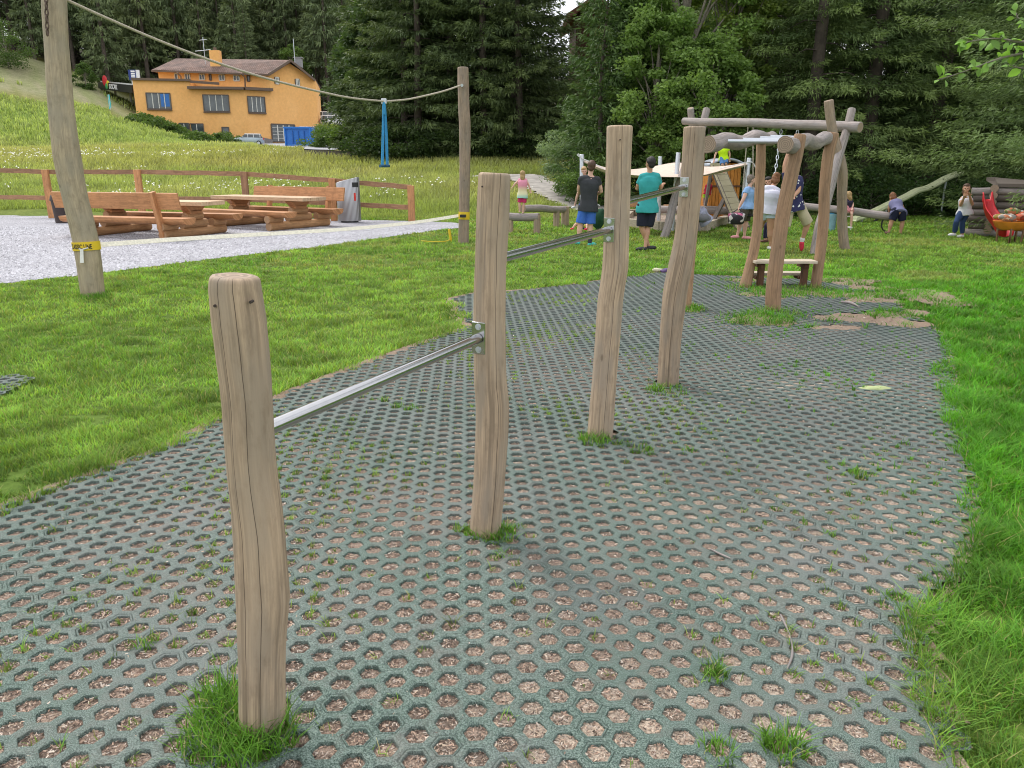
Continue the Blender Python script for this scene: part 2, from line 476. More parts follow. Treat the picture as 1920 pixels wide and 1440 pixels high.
# ================================================================== ground
def gcolor(x, y):
    x = np.asarray(x, float); y = np.asarray(y, float)
    c = np.zeros(x.shape + (3,))
    n1 = fbm(x, y, .35, 21)[..., None]; n2 = fbm(x, y, 1.7, 31)[..., None]
    lawn = np.array([.085, .15, .026]) * (1 - n1) + np.array([.13, .20, .04]) * n1
    mead = np.array([.15, .17, .04]) * (1 - n2) + np.array([.25, .23, .075]) * n2
    green = np.array([.10, .19, .03])
    t = sstep(24.2, 26.5, y)[..., None]
    front = (1 - sstep(29, 33, y))[..., None]
    mead = mead * (1 - front * .55) + green * front * .55
    c = lawn * (1 - t) + mead * t
    bank = (sstep(74, 80, y) * (1 - sstep(94, 99, y)) * sstep(.36, .42, -x / np.maximum(y, 1)))[..., None]
    c = c * (1 - bank) + np.array([.13, .21, .03]) * bank
    a = (sstep(.4, .44, -x / np.maximum(y, 1)) * sstep(98, 104, y + (n2[..., 0] - .5) * 14) * (1 - sstep(128, 134, y)))[..., None]
    c = c * (1 - a) + (np.array([.31, .28, .20]) * n2 + np.array([.20, .25, .09]) * (1 - n2)) * a
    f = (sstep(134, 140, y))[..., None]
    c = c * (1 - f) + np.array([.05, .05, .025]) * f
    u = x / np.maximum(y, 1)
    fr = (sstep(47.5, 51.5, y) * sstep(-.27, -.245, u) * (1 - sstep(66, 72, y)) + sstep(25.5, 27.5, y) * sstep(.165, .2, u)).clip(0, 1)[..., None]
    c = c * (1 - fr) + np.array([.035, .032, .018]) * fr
    return c
az = np.concatenate([np.arange(-180, -52, 6.), np.arange(-52, 52, .4), np.arange(52, 180.1, 6.)])
rr = np.concatenate([[0], np.geomspace(.6, 620, 170)])
A_, R_ = np.meshgrid(np.radians(az), rr)
X = R_ * np.sin(A_); Y = R_ * np.cos(A_)
Z = H(X, Y)
V = np.stack([X, Y, Z], -1).reshape(-1, 3)
na = len(az); nr = len(rr)
ii, jj = np.meshgrid(np.arange(nr - 1), np.arange(na - 1), indexing='ij')
q = np.stack([ii * na + jj, (ii + 1) * na + jj, (ii + 1) * na + jj + 1, ii * na + jj + 1], -1).reshape(-1, 4)[:, ::-1]
m, nt, b = nm('ground soil and turf')
a = N(nt, 'ShaderNodeAttribute'); a.attribute_name = 'Col'
g = ramp(nt, noisen(nt, 9, 8, rough=.7), [(.3, (.45, .5, .4)), (.7, (1.35, 1.25, 1.3))])
g2 = ramp(nt, noisen(nt, 1.3, 6, rough=.6), [(.3, (.75, .8, .7)), (.7, (1.2, 1.15, 1.2))])
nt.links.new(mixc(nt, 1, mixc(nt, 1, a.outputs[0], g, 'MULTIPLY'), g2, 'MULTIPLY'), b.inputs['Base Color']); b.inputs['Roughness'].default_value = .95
b.inputs['Specular IOR Level'].default_value = .1
bump(nt, b, noisen(nt, 25, 6), .6, .03)
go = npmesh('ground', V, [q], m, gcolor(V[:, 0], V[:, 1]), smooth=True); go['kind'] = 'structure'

# gravel area: draped sheet with a ragged edge
def draped(name, mask, x0, x1, y0, y1, st, dz, mat):
    xs = np.arange(x0, x1, st); ys = np.arange(y0, y1, st)
    X, Y = np.meshgrid(xs, ys); k = mask(X, Y)
    Vv = np.stack([X, Y, H(X, Y) + dz], -1).reshape(-1, 3); nx = len(xs)
    I, J = np.meshgrid(np.arange(len(ys) - 1), np.arange(nx - 1), indexing='ij')
    ok = k[:-1, :-1] & k[1:, :-1] & k[:-1, 1:] & k[1:, 1:]
    I = I[ok]; J = J[ok]
    Q = np.stack([I * nx + J, I * nx + J + 1, (I + 1) * nx + J + 1, (I + 1) * nx + J], -1)
    u, inv = np.unique(Q, return_inverse=True)
    o = npmesh(name, Vv[u], [inv.reshape(-1, 4)], mat); o['kind'] = 'structure'; return o
m, nt, b = nm('grey gravel')
vo = N(nt, 'ShaderNodeTexVoronoi'); vo.inputs['Scale'].default_value = 55
nt.links.new(N(nt, 'ShaderNodeTexCoord').outputs['Object'], vo.inputs['Vector'])
sx = N(nt, 'ShaderNodeSeparateColor'); nt.links.new(vo.outputs['Color'], sx.inputs[0])
c = ramp(nt, sx.outputs[0], [(0, (.17, .17, .195)), (.5, (.34, .34, .38)), (1, (.62, .61, .65))])
c = mixc(nt, 1, c, ramp(nt, noisen(nt, .8, 5), [(.3, (.82,) * 3), (.7, (1.1,) * 3)]), 'MULTIPLY')
c = mixc(nt, ramp(nt, noisen(nt, 7, 7, rough=.75), [(.63, (0, 0, 0)), (.7, (.5, .5, .5))]), c, (.16, .14, .09))
nt.links.new(c, b.inputs['Base Color']); b.inputs['Roughness'].default_value = .9
bump(nt, b, vo.outputs['Distance'], .9, .012)
draped('gravel_area', lambda x, y: ingrav(x, y), -26, 0, 10, 26, .07, .006, m)
# scattered loose stones over the near gravel
n = 26000
gx = np.random.uniform(-14, 0, n); gy = np.random.uniform(9.5, 21, n); k = ingrav(gx, gy, .12) & (np.abs(gx) < gy * .72 + 1.5); gx, gy = gx[k], gy[k]
n = len(gx); s = np.random.uniform(.008, .024, n); ang = np.random.uniform(0, 6.28, n)
tet = np.array([[-1, -.7, 0], [1, -.6, 0], [.1, 1, 0], [0, 0, .9]])
ca, sa = np.cos(ang)[:, None], np.sin(ang)[:, None]
tx = tet[None, :, 0] * ca - tet[None, :, 1] * sa; ty = tet[None, :, 0] * sa + tet[None, :, 1] * ca
V = np.stack([gx[:, None] + tx * s[:, None], gy[:, None] + ty * s[:, None], .005 + np.repeat(tet[None, :, 2], n, 0) * s[:, None]], -1).reshape(-1, 3)
F = (np.arange(n)[:, None, None] * 4 + np.array([[0, 1, 3], [1, 2, 3], [2, 0, 3]])[None]).reshape(-1, 3)
cc = np.repeat(np.random.uniform(.18, .6, n)[:, None] * np.array([1, 1, 1.09]), 4, 0)
m, nt, b = nm('loose stones'); a = N(nt, 'ShaderNodeAttribute'); a.attribute_name = 'Col'; nt.links.new(a.outputs[0], b.inputs['Base Color']); b.inputs['Roughness'].default_value = .9
o = npmesh('gravel_stones', V, [F], m, cc); tag(o, 'loose grey chippings lying over the gravel around the tables', 'gravel', kind='stuff')

# footpath
def pathdist(x, y):
    x = np.asarray(x, float); y = np.asarray(y, float); best = np.full(x.shape, 9e9)
    for i in range(len(PATHL) - 1):
        p, q = PATHL[i], PATHL[i + 1]; dx, dy = q.x - p.x, q.y - p.y; L2 = dx * dx + dy * dy
        t = np.clip(((x - p.x) * dx + (y - p.y) * dy) / L2, 0, 1)
        d = np.hypot(x - p.x - t * dx, y - p.y - t * dy) - (PATHW[i] * (1 - t) + PATHW[i + 1] * t)
        best = np.minimum(best, d)
    return best
pm_ = plain('footpath gravel', (.40, .37, .34), .95, var=.3, scale=2.5, bmp=.4)
draped('footpath', lambda x, y: pathdist(x, y) + (fbm(x, y, 3, 41) - .5) * .5 < 0, -3.5, 4.5, 18, 46, .1, .05, pm_)
# paved yard before the orange house
yd = [tuple(GT(x, y).xy) for x, y in ((480, 276), (600, 282), (665, 276), (660, 262), (600, 258), (480, 262))]
draped('yard', lambda x, y: inpoly(x, y, yd), -60, -15, 70, 140, .6, .08, plain('yard asphalt', (.34, .34, .36), .9, scale=1))

# ================================================================== rubber grass mats (hexagonal cells)
S_ = .098; TH = R(3.2); CT, ST = math.cos(TH), math.sin(TH)
ny = int(16 / S_); nx = int(12 / (S_ * .866))
ci, cj = np.meshgrid(np.arange(-60, nx - 20), np.arange(-6, ny + 10), indexing='ij'); ci = ci.ravel(); cj = cj.ravel()
lx = ci * S_ * .8660254; ly = (cj + .5 * (ci % 2)) * S_
cx = lx * CT - ly * ST; cy = lx * ST + ly * CT
cover = inell(cx, cy, DIRT, .9) | inell(cx, cy, GPATCH, .9)
k = (inpoly(cx, cy, MATP) | inpoly(cx, cy, MATP2)) & ~cover & (cy > .9)
# posts stand in cut-outs
POSTB = [G(490, 1374), G(910, 1004), G(1124, 822), G(1252, 724), G(1452, 588), G(1292, 582), G(1528, 542), G(1398, 540)]
for p in POSTB: k &= np.hypot(cx - p.x, cy - p.y) > .088
cx, cy, ci, cj = cx[k], cy[k], ci[k], cj[k]
seam = ((ci % 13) == 4) | (((cj + (ci // 2)) % 12) == 5)
MT = .024
def ringpts(cx, cy, r, z):
    an = np.radians(np.arange(6) * 60) + TH
    return np.stack([cx[:, None] + r * np.cos(an), cy[:, None] + r * np.sin(an), np.broadcast_to(z, (len(cx), 6)) if np.ndim(z) else np.full((len(cx), 6), z)], -1)
def rings(cx, cy, spec):
    n = len(cx); zj = (fbm(cx, cy, .9, 77) - .5)[:, None] * .010
    V = np.concatenate([ringpts(cx, cy, r, z) + np.concatenate([np.zeros((n, 6, 2)), (np.repeat(zj, 6, 1) * (z > .006))[..., None]], -1) for r, z in spec], 1)
    nn = len(spec) * 6
    a = np.arange(6); b_ = (a + 1) % 6
    T = np.concatenate([np.stack([l * 6 + a, l * 6 + b_, (l + 1) * 6 + b_, (l + 1) * 6 + a], -1) for l in range(len(spec) - 1)])
    return V.reshape(-1, 3), (np.arange(n)[:, None, None] * nn + T[None]).reshape(-1, 4)
OR = S_ / math.sqrt(3) + .0001
Va, Fa = rings(cx[~seam], cy[~seam], [(OR, MT), (.0394, MT), (.0384, MT - .0015), (.0376, .001)])
Vb, Fb = rings(cx[seam], cy[seam], [(OR, MT), (.0490, MT), (.0488, .006), (.0466, .006), (.0464, MT - .001), (.0394, MT - .001), (.0384, MT - .0025), (.0376, .001)])
m, nt, b = nm('recycled rubber granulate')
n1 = noisen(nt, 260, 2); n2 = noisen(nt, 1.1, 5); n3 = noisen(nt, 420, 2); n4 = noisen(nt, .45, 4)
c = ramp(nt, n1, [(.38, (.022, .042, .034)), (.5, (.076, .120, .098)), (.60, (.17, .225, .195))])
c = mixc(nt, ramp(nt, n3, [(.60, (0, 0, 0)), (.66, (.5, .5, .5))]), c, (.34, .38, .38))
c = mixc(nt, ramp(nt, n2, [(.45, (0, 0, 0)), (.72, (.5, .5, .5))]), c, (.20, .19, .195))
c = mixc(nt, ramp(nt, noisen(nt, 5.5, 6, rough=.7), [(.5, (0, 0, 0)), (.75, (.6, .6, .6))]), c, (.17, .15, .135))
sxy = N(nt, 'ShaderNodeSeparateXYZ'); nt.links.new(N(nt, 'ShaderNodeTexCoord').outputs['Object'], sxy.inputs[0])
far_grey = mth(nt, 'MULTIPLY', ramp(nt, mth(nt, 'MULTIPLY', sxy.outputs[1], .1), [(.25, (0, 0, 0)), (.75, (1, 1, 1))]), .55)  # rubber blends towards one dull grey further away
c = mixc(nt, far_grey, c, (.100, .112, .108))
nt.links.new(c, b.inputs['Base Color']); b.inputs['Roughness'].default_value = .8; b.inputs['Specular IOR Level'].default_value = .35
bump(nt, b, n1, .5, .003)
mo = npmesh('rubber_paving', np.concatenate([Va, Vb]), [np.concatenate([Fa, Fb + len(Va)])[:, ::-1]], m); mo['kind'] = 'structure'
tag(mo, 'green rubber paving mats with hexagonal holes under the turning bars')
# earth in the holes
n = len(cx); zz = .007 + .009 * vnoise(cx, cy, 1.4, 9) + np.random.uniform(-.002, .002, n)
pale = np.clip(sstep(.55, .75, fbm(cx, cy, .8, 55)) * .6 + sstep(.9, 2.2, cx) * (1 - sstep(2.6, 4.2, cy)) * .8, 0, 1)
base = np.array([.235, .18, .145])[None] * (1 - pale[:, None]) + np.array([.50, .43, .35])[None] * pale[:, None]
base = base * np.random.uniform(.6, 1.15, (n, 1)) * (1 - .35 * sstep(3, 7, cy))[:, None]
V = ringpts(cx, cy, .0392, 0.0); V[..., 2] = zz[:, None] + np.random.uniform(-.002, .002, (n, 6))
cen = np.stack([cx, cy, zz + np.random.uniform(-.001, .005, n)], -1)[:, None]
V = np.concatenate([V, cen], 1).reshape(-1, 3)
F = (np.arange(n)[:, None, None] * 7 + np.stack([np.arange(6), (np.arange(6) + 1) % 6, np.full(6, 6)], -1)[None]).reshape(-1, 3)
msoil, nt, b = nm('earth and bark fines'); a = N(nt, 'ShaderNodeAttribute'); a.attribute_name = 'Col'
c = mixc(nt, 1, a.outputs[0], ramp(nt, noisen(nt, 150, 4, rough=.7), [(.34, (.3, .3, .3)), (.66, (1.6, 1.55, 1.5))]), 'MULTIPLY')
nt.links.new(c, b.inputs['Base Color']); b.inputs['Roughness'].default_value = 1; bump(nt, b, noisen(nt, 200, 4), .8, .006)
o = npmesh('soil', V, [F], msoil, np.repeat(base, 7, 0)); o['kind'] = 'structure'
# bare earth where the mats are buried, and the strip along their edges
def dirtmask(x, y):
    e = inell(x, y, DIRT, 1.15) | inell(x, y, GPATCH, 1.05)
    big = inpoly(*wob(x, y, .06, 4, 61), MATP)
    near = polyd(x, y, MATP) < np.where((x > 1) & (y < 9), .06, .13)
    return e | near
xs = np.arange(-4.2, 8.5, .05); ys = np.arange(.6, 13.5, .05)
X, Y = np.meshgrid(xs, ys); k = dirtmask(X, Y)
dcov = inell(X, Y, DIRT, .95) | inell(X, Y, GPATCH, .95)
Zz = np.where(dcov, .022 + .006 * fbm(X, Y, 4, 3), np.where(inpoly(X, Y, MATP), .0035, .021 - .24 * np.maximum(0, polyd(X, Y, MATP) - .055)))
Vv = np.stack([X, Y, Zz], -1).reshape(-1, 3); nxx = len(xs)
I, J = np.meshgrid(np.arange(len(ys) - 1), np.arange(nxx - 1), indexing='ij'); ok = k[:-1, :-1] & k[1:, :-1] & k[:-1, 1:] & k[1:, 1:]
I = I[ok]; J = J[ok]; Q = np.stack([I * nxx + J, I * nxx + J + 1, (I + 1) * nxx + J + 1, (I + 1) * nxx + J], -1)
u, inv = np.unique(Q, return_inverse=True)
t = fbm(X, Y, 2.5, 8).reshape(-1, 1)[u]
o = npmesh('bare_earth', Vv[u], [inv.reshape(-1, 4)], msoil, np.array([.23, .15, .105]) * (1 - t) + np.array([.30, .24, .19]) * t); o['kind'] = 'structure'

# bark chips and straw in the holes and on the bare earth
kk = cy < 8.5
per = np.where(cy < 2.6, 95, np.where(cy < 3.6, 50, np.where(cy < 5.2, 20, 6)))
rep = np.repeat(np.where(kk)[0], per[kk])
dd = np.random.uniform(-13, 13, 1)
n = len(rep); r = np.sqrt(np.random.uniform(0, 1, n)) * .034; an = np.random.uniform(0, 6.28, n)
px_ = cx[rep] + r * np.cos(an); py_ = cy[rep] + r * np.sin(an); pz = zz[rep] + np.random.uniform(.002, .006, n)
ex = [(px_, py_, pz)]
q_ = np.random.uniform(0, 1, (15000, 2)); ax = -1 + 8 * q_[:, 0]; ay = 7 + 4.5 * q_[:, 1]; kq = inell(ax, ay, DIRT, 1.0); ex.append((ax[kq], ay[kq], np.full(kq.sum(), .031)))
q_ = np.random.uniform(0, 1, (5000, 2)); ax = -3 + 7 * q_[:, 0]; ay = 1.2 + 7 * q_[:, 1] ** 1.4; kq = inpoly(ax, ay, MATP) & (fbm(ax, ay, 1.2, 71) > .5); ex.append((ax[kq], ay[kq], np.full(kq.sum(), MT + .006)))
px_, py_, pz = [np.concatenate([e[i] for e in ex]) for i in range(3)]
n = len(px_); L = np.random.uniform(.0035, .0115, n) * (1 + .11 * py_); W = L * np.random.uniform(.08, .30, n); yaw = np.random.uniform(0, 6.28, n)
L[-kq.sum():] *= .8
ux, uy = np.cos(yaw), np.sin(yaw); tz = np.random.uniform(-.35, .35, n) * L * .6; rz = np.random.uniform(-.5, .5, n) * W
V = np.stack([np.stack([px_ + s1 * ux * L / 2 - s2 * uy * W / 2, py_ + s1 * uy * L / 2 + s2 * ux * W / 2, pz + s1 * tz / 2 + s2 * rz], -1) for s1, s2 in ((-1, -1), (1, -1), (1, 1), (-1, 1))], 1).reshape(-1, 3)
pal = np.array([[.50, .39, .29], [.33, .23, .17], [.10, .065, .05], [.60, .52, .44], [.45, .32, .24], [.20, .13, .10], [.50, .42, .36], [.07, .05, .04], [.52, .36, .27]])
cc = pal[np.random.randint(0, len(pal), n)] * np.random.uniform(.75, 1.15, (n, 1))
m, nt, b = nm('bark chips'); a = N(nt, 'ShaderNodeAttribute'); a.attribute_name = 'Col'; nt.links.new(a.outputs[0], b.inputs['Base Color']); b.inputs['Roughness'].default_value = .9
o = npmesh('bark_chips', V, [np.arange(n * 4).reshape(-1, 4)], m, np.repeat(cc, 4, 0)); tag(o, 'bark chips and straw lying in the holes of the rubber mats', 'bark chips', kind='stuff')

# ================================================================== grass
def blades(name, x, y, z, h, wd, lean, col, mat, tipc=1.25, parent=None, world=True, az_=None):
    n = len(x); az = np.random.uniform(0, 2 * np.pi, n) if az_ is None else az_
    dx, dy = np.cos(az), np.sin(az); px, py = -dy, dx
    tw = np.random.uniform(-.8, .8, n); px, py = px * np.cos(tw) - py * np.sin(tw), px * np.sin(tw) + py * np.cos(tw)
    def at(t, lat, hz):
        return np.stack([x + dx * lean * t + px * wd * lat, y + dy * lean * t + py * wd * lat, z + h * hz], -1)
    V = np.stack([at(0, -.5, 0), at(0, .5, 0), at(.32, .42, .58), at(.32, -.42, .58), at(1, 0, 1)], 1).reshape(-1, 3)
    B = np.arange(n)[:, None] * 5
    Q = B + np.array([[0, 1, 2, 3]]); T = B + np.array([[3, 2, 4]])
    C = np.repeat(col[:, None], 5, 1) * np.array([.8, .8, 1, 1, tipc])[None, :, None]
    return npmesh(name, V, [Q, T], mat, C.reshape(-1, 3), parent, world=world)
mgrass = leafmat('grass blades', .38, .6)
def lawncol(x, y, n):
    t = fbm(x, y, .5, 91)[:, None]; s = sstep(.8, 2.4, x)[:, None] * (1 - sstep(9, 16, y))[:, None]
    a = np.array([.135, .275, .042]); b_ = np.array([.275, .41, .085]); g = np.array([.10, .30, .020])
    pt = fbm(x, y, 4.5, 97)[:, None]; pt = np.clip((pt - .5) * 1.5 + .5, 0, 1); a = a * (.5 + pt); b_ = b_ * (.5 + pt); g = g * (.55 + .9 * pt)
    c = a * (1 - t) + b_ * t; c = c * (1 - s) + g * (1 + .5 * (t - .5)) * s
    dry = (fbm(x, y, .9, 95) > .60)[:, None] * (y > 11)[:, None]
    c = np.where(dry, c * .55 + np.array([.34, .33, .14]) * .45, c)
    c = c * np.random.uniform(.62, 1.35, (n, 1)); c[:, 0] *= np.random.uniform(.8, 1.25, n)
    st = np.random.uniform(0, 1, n) < np.where(x > 1.2, .02, .05); c[st] = np.array([.42, .38, .17]) * np.random.uniform(.7, 1.1, (st.sum(), 1))
    return c
def lawnmask(x, y):
    d = np.minimum(polyd(x, y, MATP), polyd(x, y, MATP2)); nn = (fbm(x, y, 2.6, 181) - .5)
    thr = nn * .34 - .03; thr = np.where((x > 1) & (y < 9), np.minimum(thr, .0), thr)
    ok = (d > thr - (x > 1) * (y < 11) * .22 * np.clip(fbm(x, y, 1.1, 191) - .35, 0, 1)) & ~ingrav(x, y, .05) & ~inell(x, y, DIRT, 1.0)
    ok |= inell(x, y, GPATCH, 1.0, .8) | (inell(x, y, DIRT, 1.25) & (fbm(x, y, 3.2, 201) > .52) & (np.random.uniform(0, 1, np.shape(x)) < .45))
    # thin grass along the right-hand strip
    for p in POSTB[:4]: ok &= np.hypot(x - p.x, y - p.y) > .08
    return ok
def scatter(n, y0, y1, slope=.74, marg=2.2, pw=1.0):
    y = y0 + (y1 - y0) * np.random.uniform(0, 1, n) ** pw
    hw = y * slope + marg; x = np.random.uniform(-1, 1, n) * hw
    return x, y
bx, by, bh, bw, bl = [], [], [], [], []
for y0, y1, dens, hh, ww in ((1.0, 3.2, 14000, .050, .0036), (3.2, 5.2, 8000, .050, .0048), (5.2, 8.0, 3600, .048, .0068), (8, 12, 1900, .048, .0100), (12, 18, 850, .050, .0150), (18, 25.5, 380, .06, .024)):
    area = (y1 - y0) * 2 * ((y0 + y1) / 2 * .74 + 2.2)
    n = int(area * dens); x, y = scatter(n, y0, y1)
    keep = np.random.uniform(0, 1, n) < (np.abs(x) + .0) * 0 + (y * .74 + 2.2) / (y1 * .74 + 2.2)
    x, y = x[keep], y[keep]
    k = lawnmask(x, y); 
    clump = fbm(x, y, 5.0, 101)
    k &= clump > .25
    x, y, clump = x[k], y[k], clump[k]
    rt = sstep(.9, 1.6, x) * (1 - sstep(8, 14, y))
    edge = 1 - inpoly(*wob(x, y, .09), MATP)
    e2 = inpoly(x - .16, y, MATP) | inpoly(x + .16, y - .1, MATP) | inpoly(x, y - .2, MATP)
    h = hh * (.15 + 1.75 * np.clip(clump - .15, 0, 1)) * np.random.uniform(.6, 1.35, len(x)) * (1 + .30 * rt) * (1 + .5 * e2 * (1 - .6 * rt))
    bx.append(x); by.append(y); bh.append(h); bw.append(ww * np.random.uniform(.7, 1.3, len(x))); bl.append(h * np.random.uniform(.3, 1.4, len(x)) * (1 + .3 * rt))
x, y, h, wd, ln = map(np.concatenate, (bx, by, bh, bw, bl))
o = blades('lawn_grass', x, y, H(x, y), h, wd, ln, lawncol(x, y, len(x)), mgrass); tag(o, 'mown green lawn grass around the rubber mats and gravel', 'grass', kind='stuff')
print('lawn blades', len(x))
# sprouts in the holes
pr = sstep(.42, .66, fbm(cx, cy, 1.1, 111)) * .85 + .16; pr = np.where(cx > 1.3, pr * .7, pr)
kk = (np.random.uniform(0, 1, len(cx)) < pr)
cnt = (np.random.uniform(2, 15, len(cx)) * (.5 + pr)).astype(int); rep = np.repeat(np.where(kk)[0], cnt[kk]); n = len(rep)
hoff = np.random.uniform(-.02, .02, (len(cx), 2)); hs = np.random.uniform(.5, 1.35, len(cx))
x = cx[rep] + hoff[rep, 0] + np.random.normal(0, .009, n); y = cy[rep] + hoff[rep, 1] + np.random.normal(0, .009, n)
h = np.random.uniform(.014, .036, n) * hs[rep]; c = lawncol(x, y, n) * np.array([1.0, .95, 1.1])
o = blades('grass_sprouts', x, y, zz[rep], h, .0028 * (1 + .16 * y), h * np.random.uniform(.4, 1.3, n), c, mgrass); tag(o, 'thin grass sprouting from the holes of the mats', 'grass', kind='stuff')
# separate tufts
TUFTS = [(425, 1340, .10, .12, 330), (395, 1405, .10, .10, 260), (500, 1400, .09, .11, 300), (450, 1425, .10, .10, 260), (930, 1012, .09, .07, 230), (895, 1010, .06, .06, 90), (940, 1050, .05, .04, 60), (870, 1002, .05, .05, 60), (960, 1000, .06, .05, 70),
         (1115, 832, .10, .08, 240), (1205, 852, .07, .06, 90), (1165, 838, .06, .04, 60), (1250, 738, .16, .07, 160), (1230, 735, .06, .07, 60), (1340, 1278, .038, .075, 90), (1470, 1418, .06, .09, 140), (1440, 1400, .04, .06, 60),
         (1610, 897, .06, .06, 90), (745, 768, .05, .05, 60), (770, 772, .05, .05, 50), (720, 755, .04, .05, 40), (275, 1218, .04, .05, 60), (1555, 1010, .03, .04, 30), (1345, 1425, .05, .06, 70), (1290, 852, .05, .05, 40), (670, 748, .05, .04, 40),
         (1452, 592, .30, .10, 300), (1410, 602, .4, .08, 300), (1528, 546, .3, .10, 260), (1480, 552, .5, .10, 500), (1398, 543, .3, .09, 200), (1292, 584, .22, .09, 200), (1680, 1130, .05, .05, 60), (1600, 1330, .03, .04, 20), (165, 556, .28, .07, 260), (182, 560, .2, .08, 200)]
tx, ty, th, tc_ = [], [], [], []
for px, py, rad, hh, nn in TUFTS:
    p = G(px, py); a = np.random.uniform(0, 6.28, nn); r = rad * np.sqrt(np.random.uniform(0, 1, nn))
    tx.append(p.x + r * np.cos(a)); ty.append(p.y + r * np.sin(a)); th.append(hh * np.random.uniform(.45, 1.15, nn) * (1 - .35 * (r / rad) ** 2))
x, y, h = map(np.concatenate, (tx, ty, th)); n = len(x)
c = np.array([.13, .28, .035]) * np.random.uniform(.5, 1.5, (n, 1)); st = np.random.uniform(0, 1, n) < .08; c[st] = (.40, .38, .18)
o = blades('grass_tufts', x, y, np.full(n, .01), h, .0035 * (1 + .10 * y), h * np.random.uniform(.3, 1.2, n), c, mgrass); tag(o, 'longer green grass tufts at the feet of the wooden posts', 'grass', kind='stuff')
# meadow
def fmask(x, y): 
    u = x / np.maximum(y, 1)
    return (pathdist(x, y) > .1) & ~((u > -.26) & (y > 50)) & ~((u > .19) & (y > 26.5)) & ~inpoly(x, y, yd)
mx, my, mh, mw = [], [], [], []
for y0, y1, dens, hh, ww in ((24.3, 30, 300, .20, .026), (30, 40, 160, .26, .036), (40, 55, 70, .32, .055), (55, 78, 32, .36, .085), (78, 112, 18, .42, .12), (100, 130, 5, .5, .14)):
    area = (y1 - y0) * 2 * ((y0 + y1) / 2 * .72 + 1); n = int(area * dens); x, y = scatter(n, y0, y1, .72, 1)
    k = fmask(x, y) & (x < y * .3) & ~ingrav(x, y) & ~((y > 98) & (x < -.4 * y) & (fbm(x, y, .12, 171) < .46)); x, y = x[k], y[k]
    mx.append(x); my.append(y); mh.append(hh * np.random.uniform(.4, 1.3, len(x)) * (.5 + fbm(x, y, .25, 121)) * (.45 + .55 * sstep(24.5, 28, y))); mw.append(np.full(len(x), ww))
x, y, h, wd = map(np.concatenate, (mx, my, mh, mw)); n = len(x)
t = fbm(x, y, .16, 131)[:, None]; t2 = fbm(x, y, 1.0, 141)[:, None]
c = np.array([.29, .38, .11]) * (1 - t) + np.array([.48, .46, .22]) * t
fr = (1 - sstep(27, 33, y))[:, None]; c = c * (1 - .5 * fr) + np.array([.19, .30, .035]) * .5 * fr
mid = (sstep(36, 46, y) * (1 - sstep(66, 76, y)))[:, None]; c = c * (1 - .4 * mid) + np.array([.40, .35, .13]) * .4 * mid
bk = (sstep(74, 80, y) * sstep(.36, .41, -x / y))[:, None]; c = c * (1 - .8 * bk) + (np.array([.27, .38, .10]) * (1 - t2) + np.array([.42, .46, .19]) * t2) * .8 * bk
c = c * (.7 + .6 * t2) * np.random.uniform(.7, 1.3, (n, 1))
o = blades('meadow_grass', x, y, H(x, y) - .01, h, wd, h * np.random.uniform(.1, .7, n), c, mgrass); tag(o, 'tall seeding meadow grass beyond the wooden fence', 'meadow grass', kind='stuff')
print('meadow blades', n)
x, y = scatter(60000, 25, 70, .72, 1); k = fmask(x, y) & (x < .06 * y) & (fbm(x, y, .16, 151) + .20 * sstep(34, 42, y) * (1 - sstep(56, 64, y)) - .30 * sstep(-.30, -.2, x / y) * sstep(34, 38, y) - .12 * sstep(-.22, -.02, x / y) > .64) & (fbm(x, y, 1.1, 161) > .50) & (np.random.uniform(0, 1, len(x)) < .24)
x, y = x[k], y[k]; n = len(x); s = .014 + .0010 * y; s = s * np.random.uniform(.5, 1.2, n)
zf = H(x, y) + .22 + .1 * np.random.uniform(0, 1, n)
V = np.stack([np.stack([x + a * s, y + b_ * s, zf + c_ * s], -1) for a, b_, c_ in ((-1, 0, -.3), (0, -.7, 0), (1, 0, -.2), (0, .7, .8))], 1).reshape(-1, 3)
o = npmesh('meadow_flowers', V, [np.arange(n * 4).reshape(-1, 4)], plain('white umbels', (.78, .78, .70), .8), None); tag(o, 'white flower heads scattered through the meadow', 'flowers', kind='stuff')
# ================================================================== round timber helpers
def resamp(pts, rad, step=.04):
    P_, R2 = [], []
    n = len(pts)
    for i in range(n - 1):
        p0 = pts[max(i - 1, 0)]; p1 = pts[i]; p2 = pts[i + 1]; p3 = pts[min(i + 2, n - 1)]
        k = max(1, int((p2 - p1).length / step))
        for j in range(k):
            t = j / k
            q = .5 * ((2 * p1) + (p2 - p0) * t + (2 * p0 - 5 * p1 + 4 * p2 - p3) * t * t + (3 * p1 - p0 - 3 * p2 + p3) * t ** 3)
            P_.append(q); R2.append(lerp(rad[i], rad[i + 1], t))
    P_.append(pts[-1]); R2.append(rad[-1]); return P_, R2
def outline(ol, Yb, Yt, down=.12):
    """silhouette rows (y, xl, xr) from top to bottom -> centre line and radii, base first"""
    ol = sorted(ol, key=lambda r: -r[0]); pts, rad = [], []
    y0, y1 = ol[0][0], ol[-1][0]
    for y, a, b in ol:
        Yc = lerp(Yb, Yt, (y0 - y) / (y0 - y1)); c = P((a + b) / 2, y, Yc)
        r = ray((a + b) / 2, y); k = Yc / r.y
        pts.append(c); rad.append((b - a) / 2 * k / FPX / math.sqrt(1 + ((y - 720) / FPX) ** 2) ** .3)
    d = (pts[0] - pts[1]).normalized()
    if pts[0].z > -down: pts.insert(0, pts[0] + d * ((pts[0].z + down) / max(.2, -d.z))); rad.insert(0, rad[0] * 1.01)
    return pts, rad
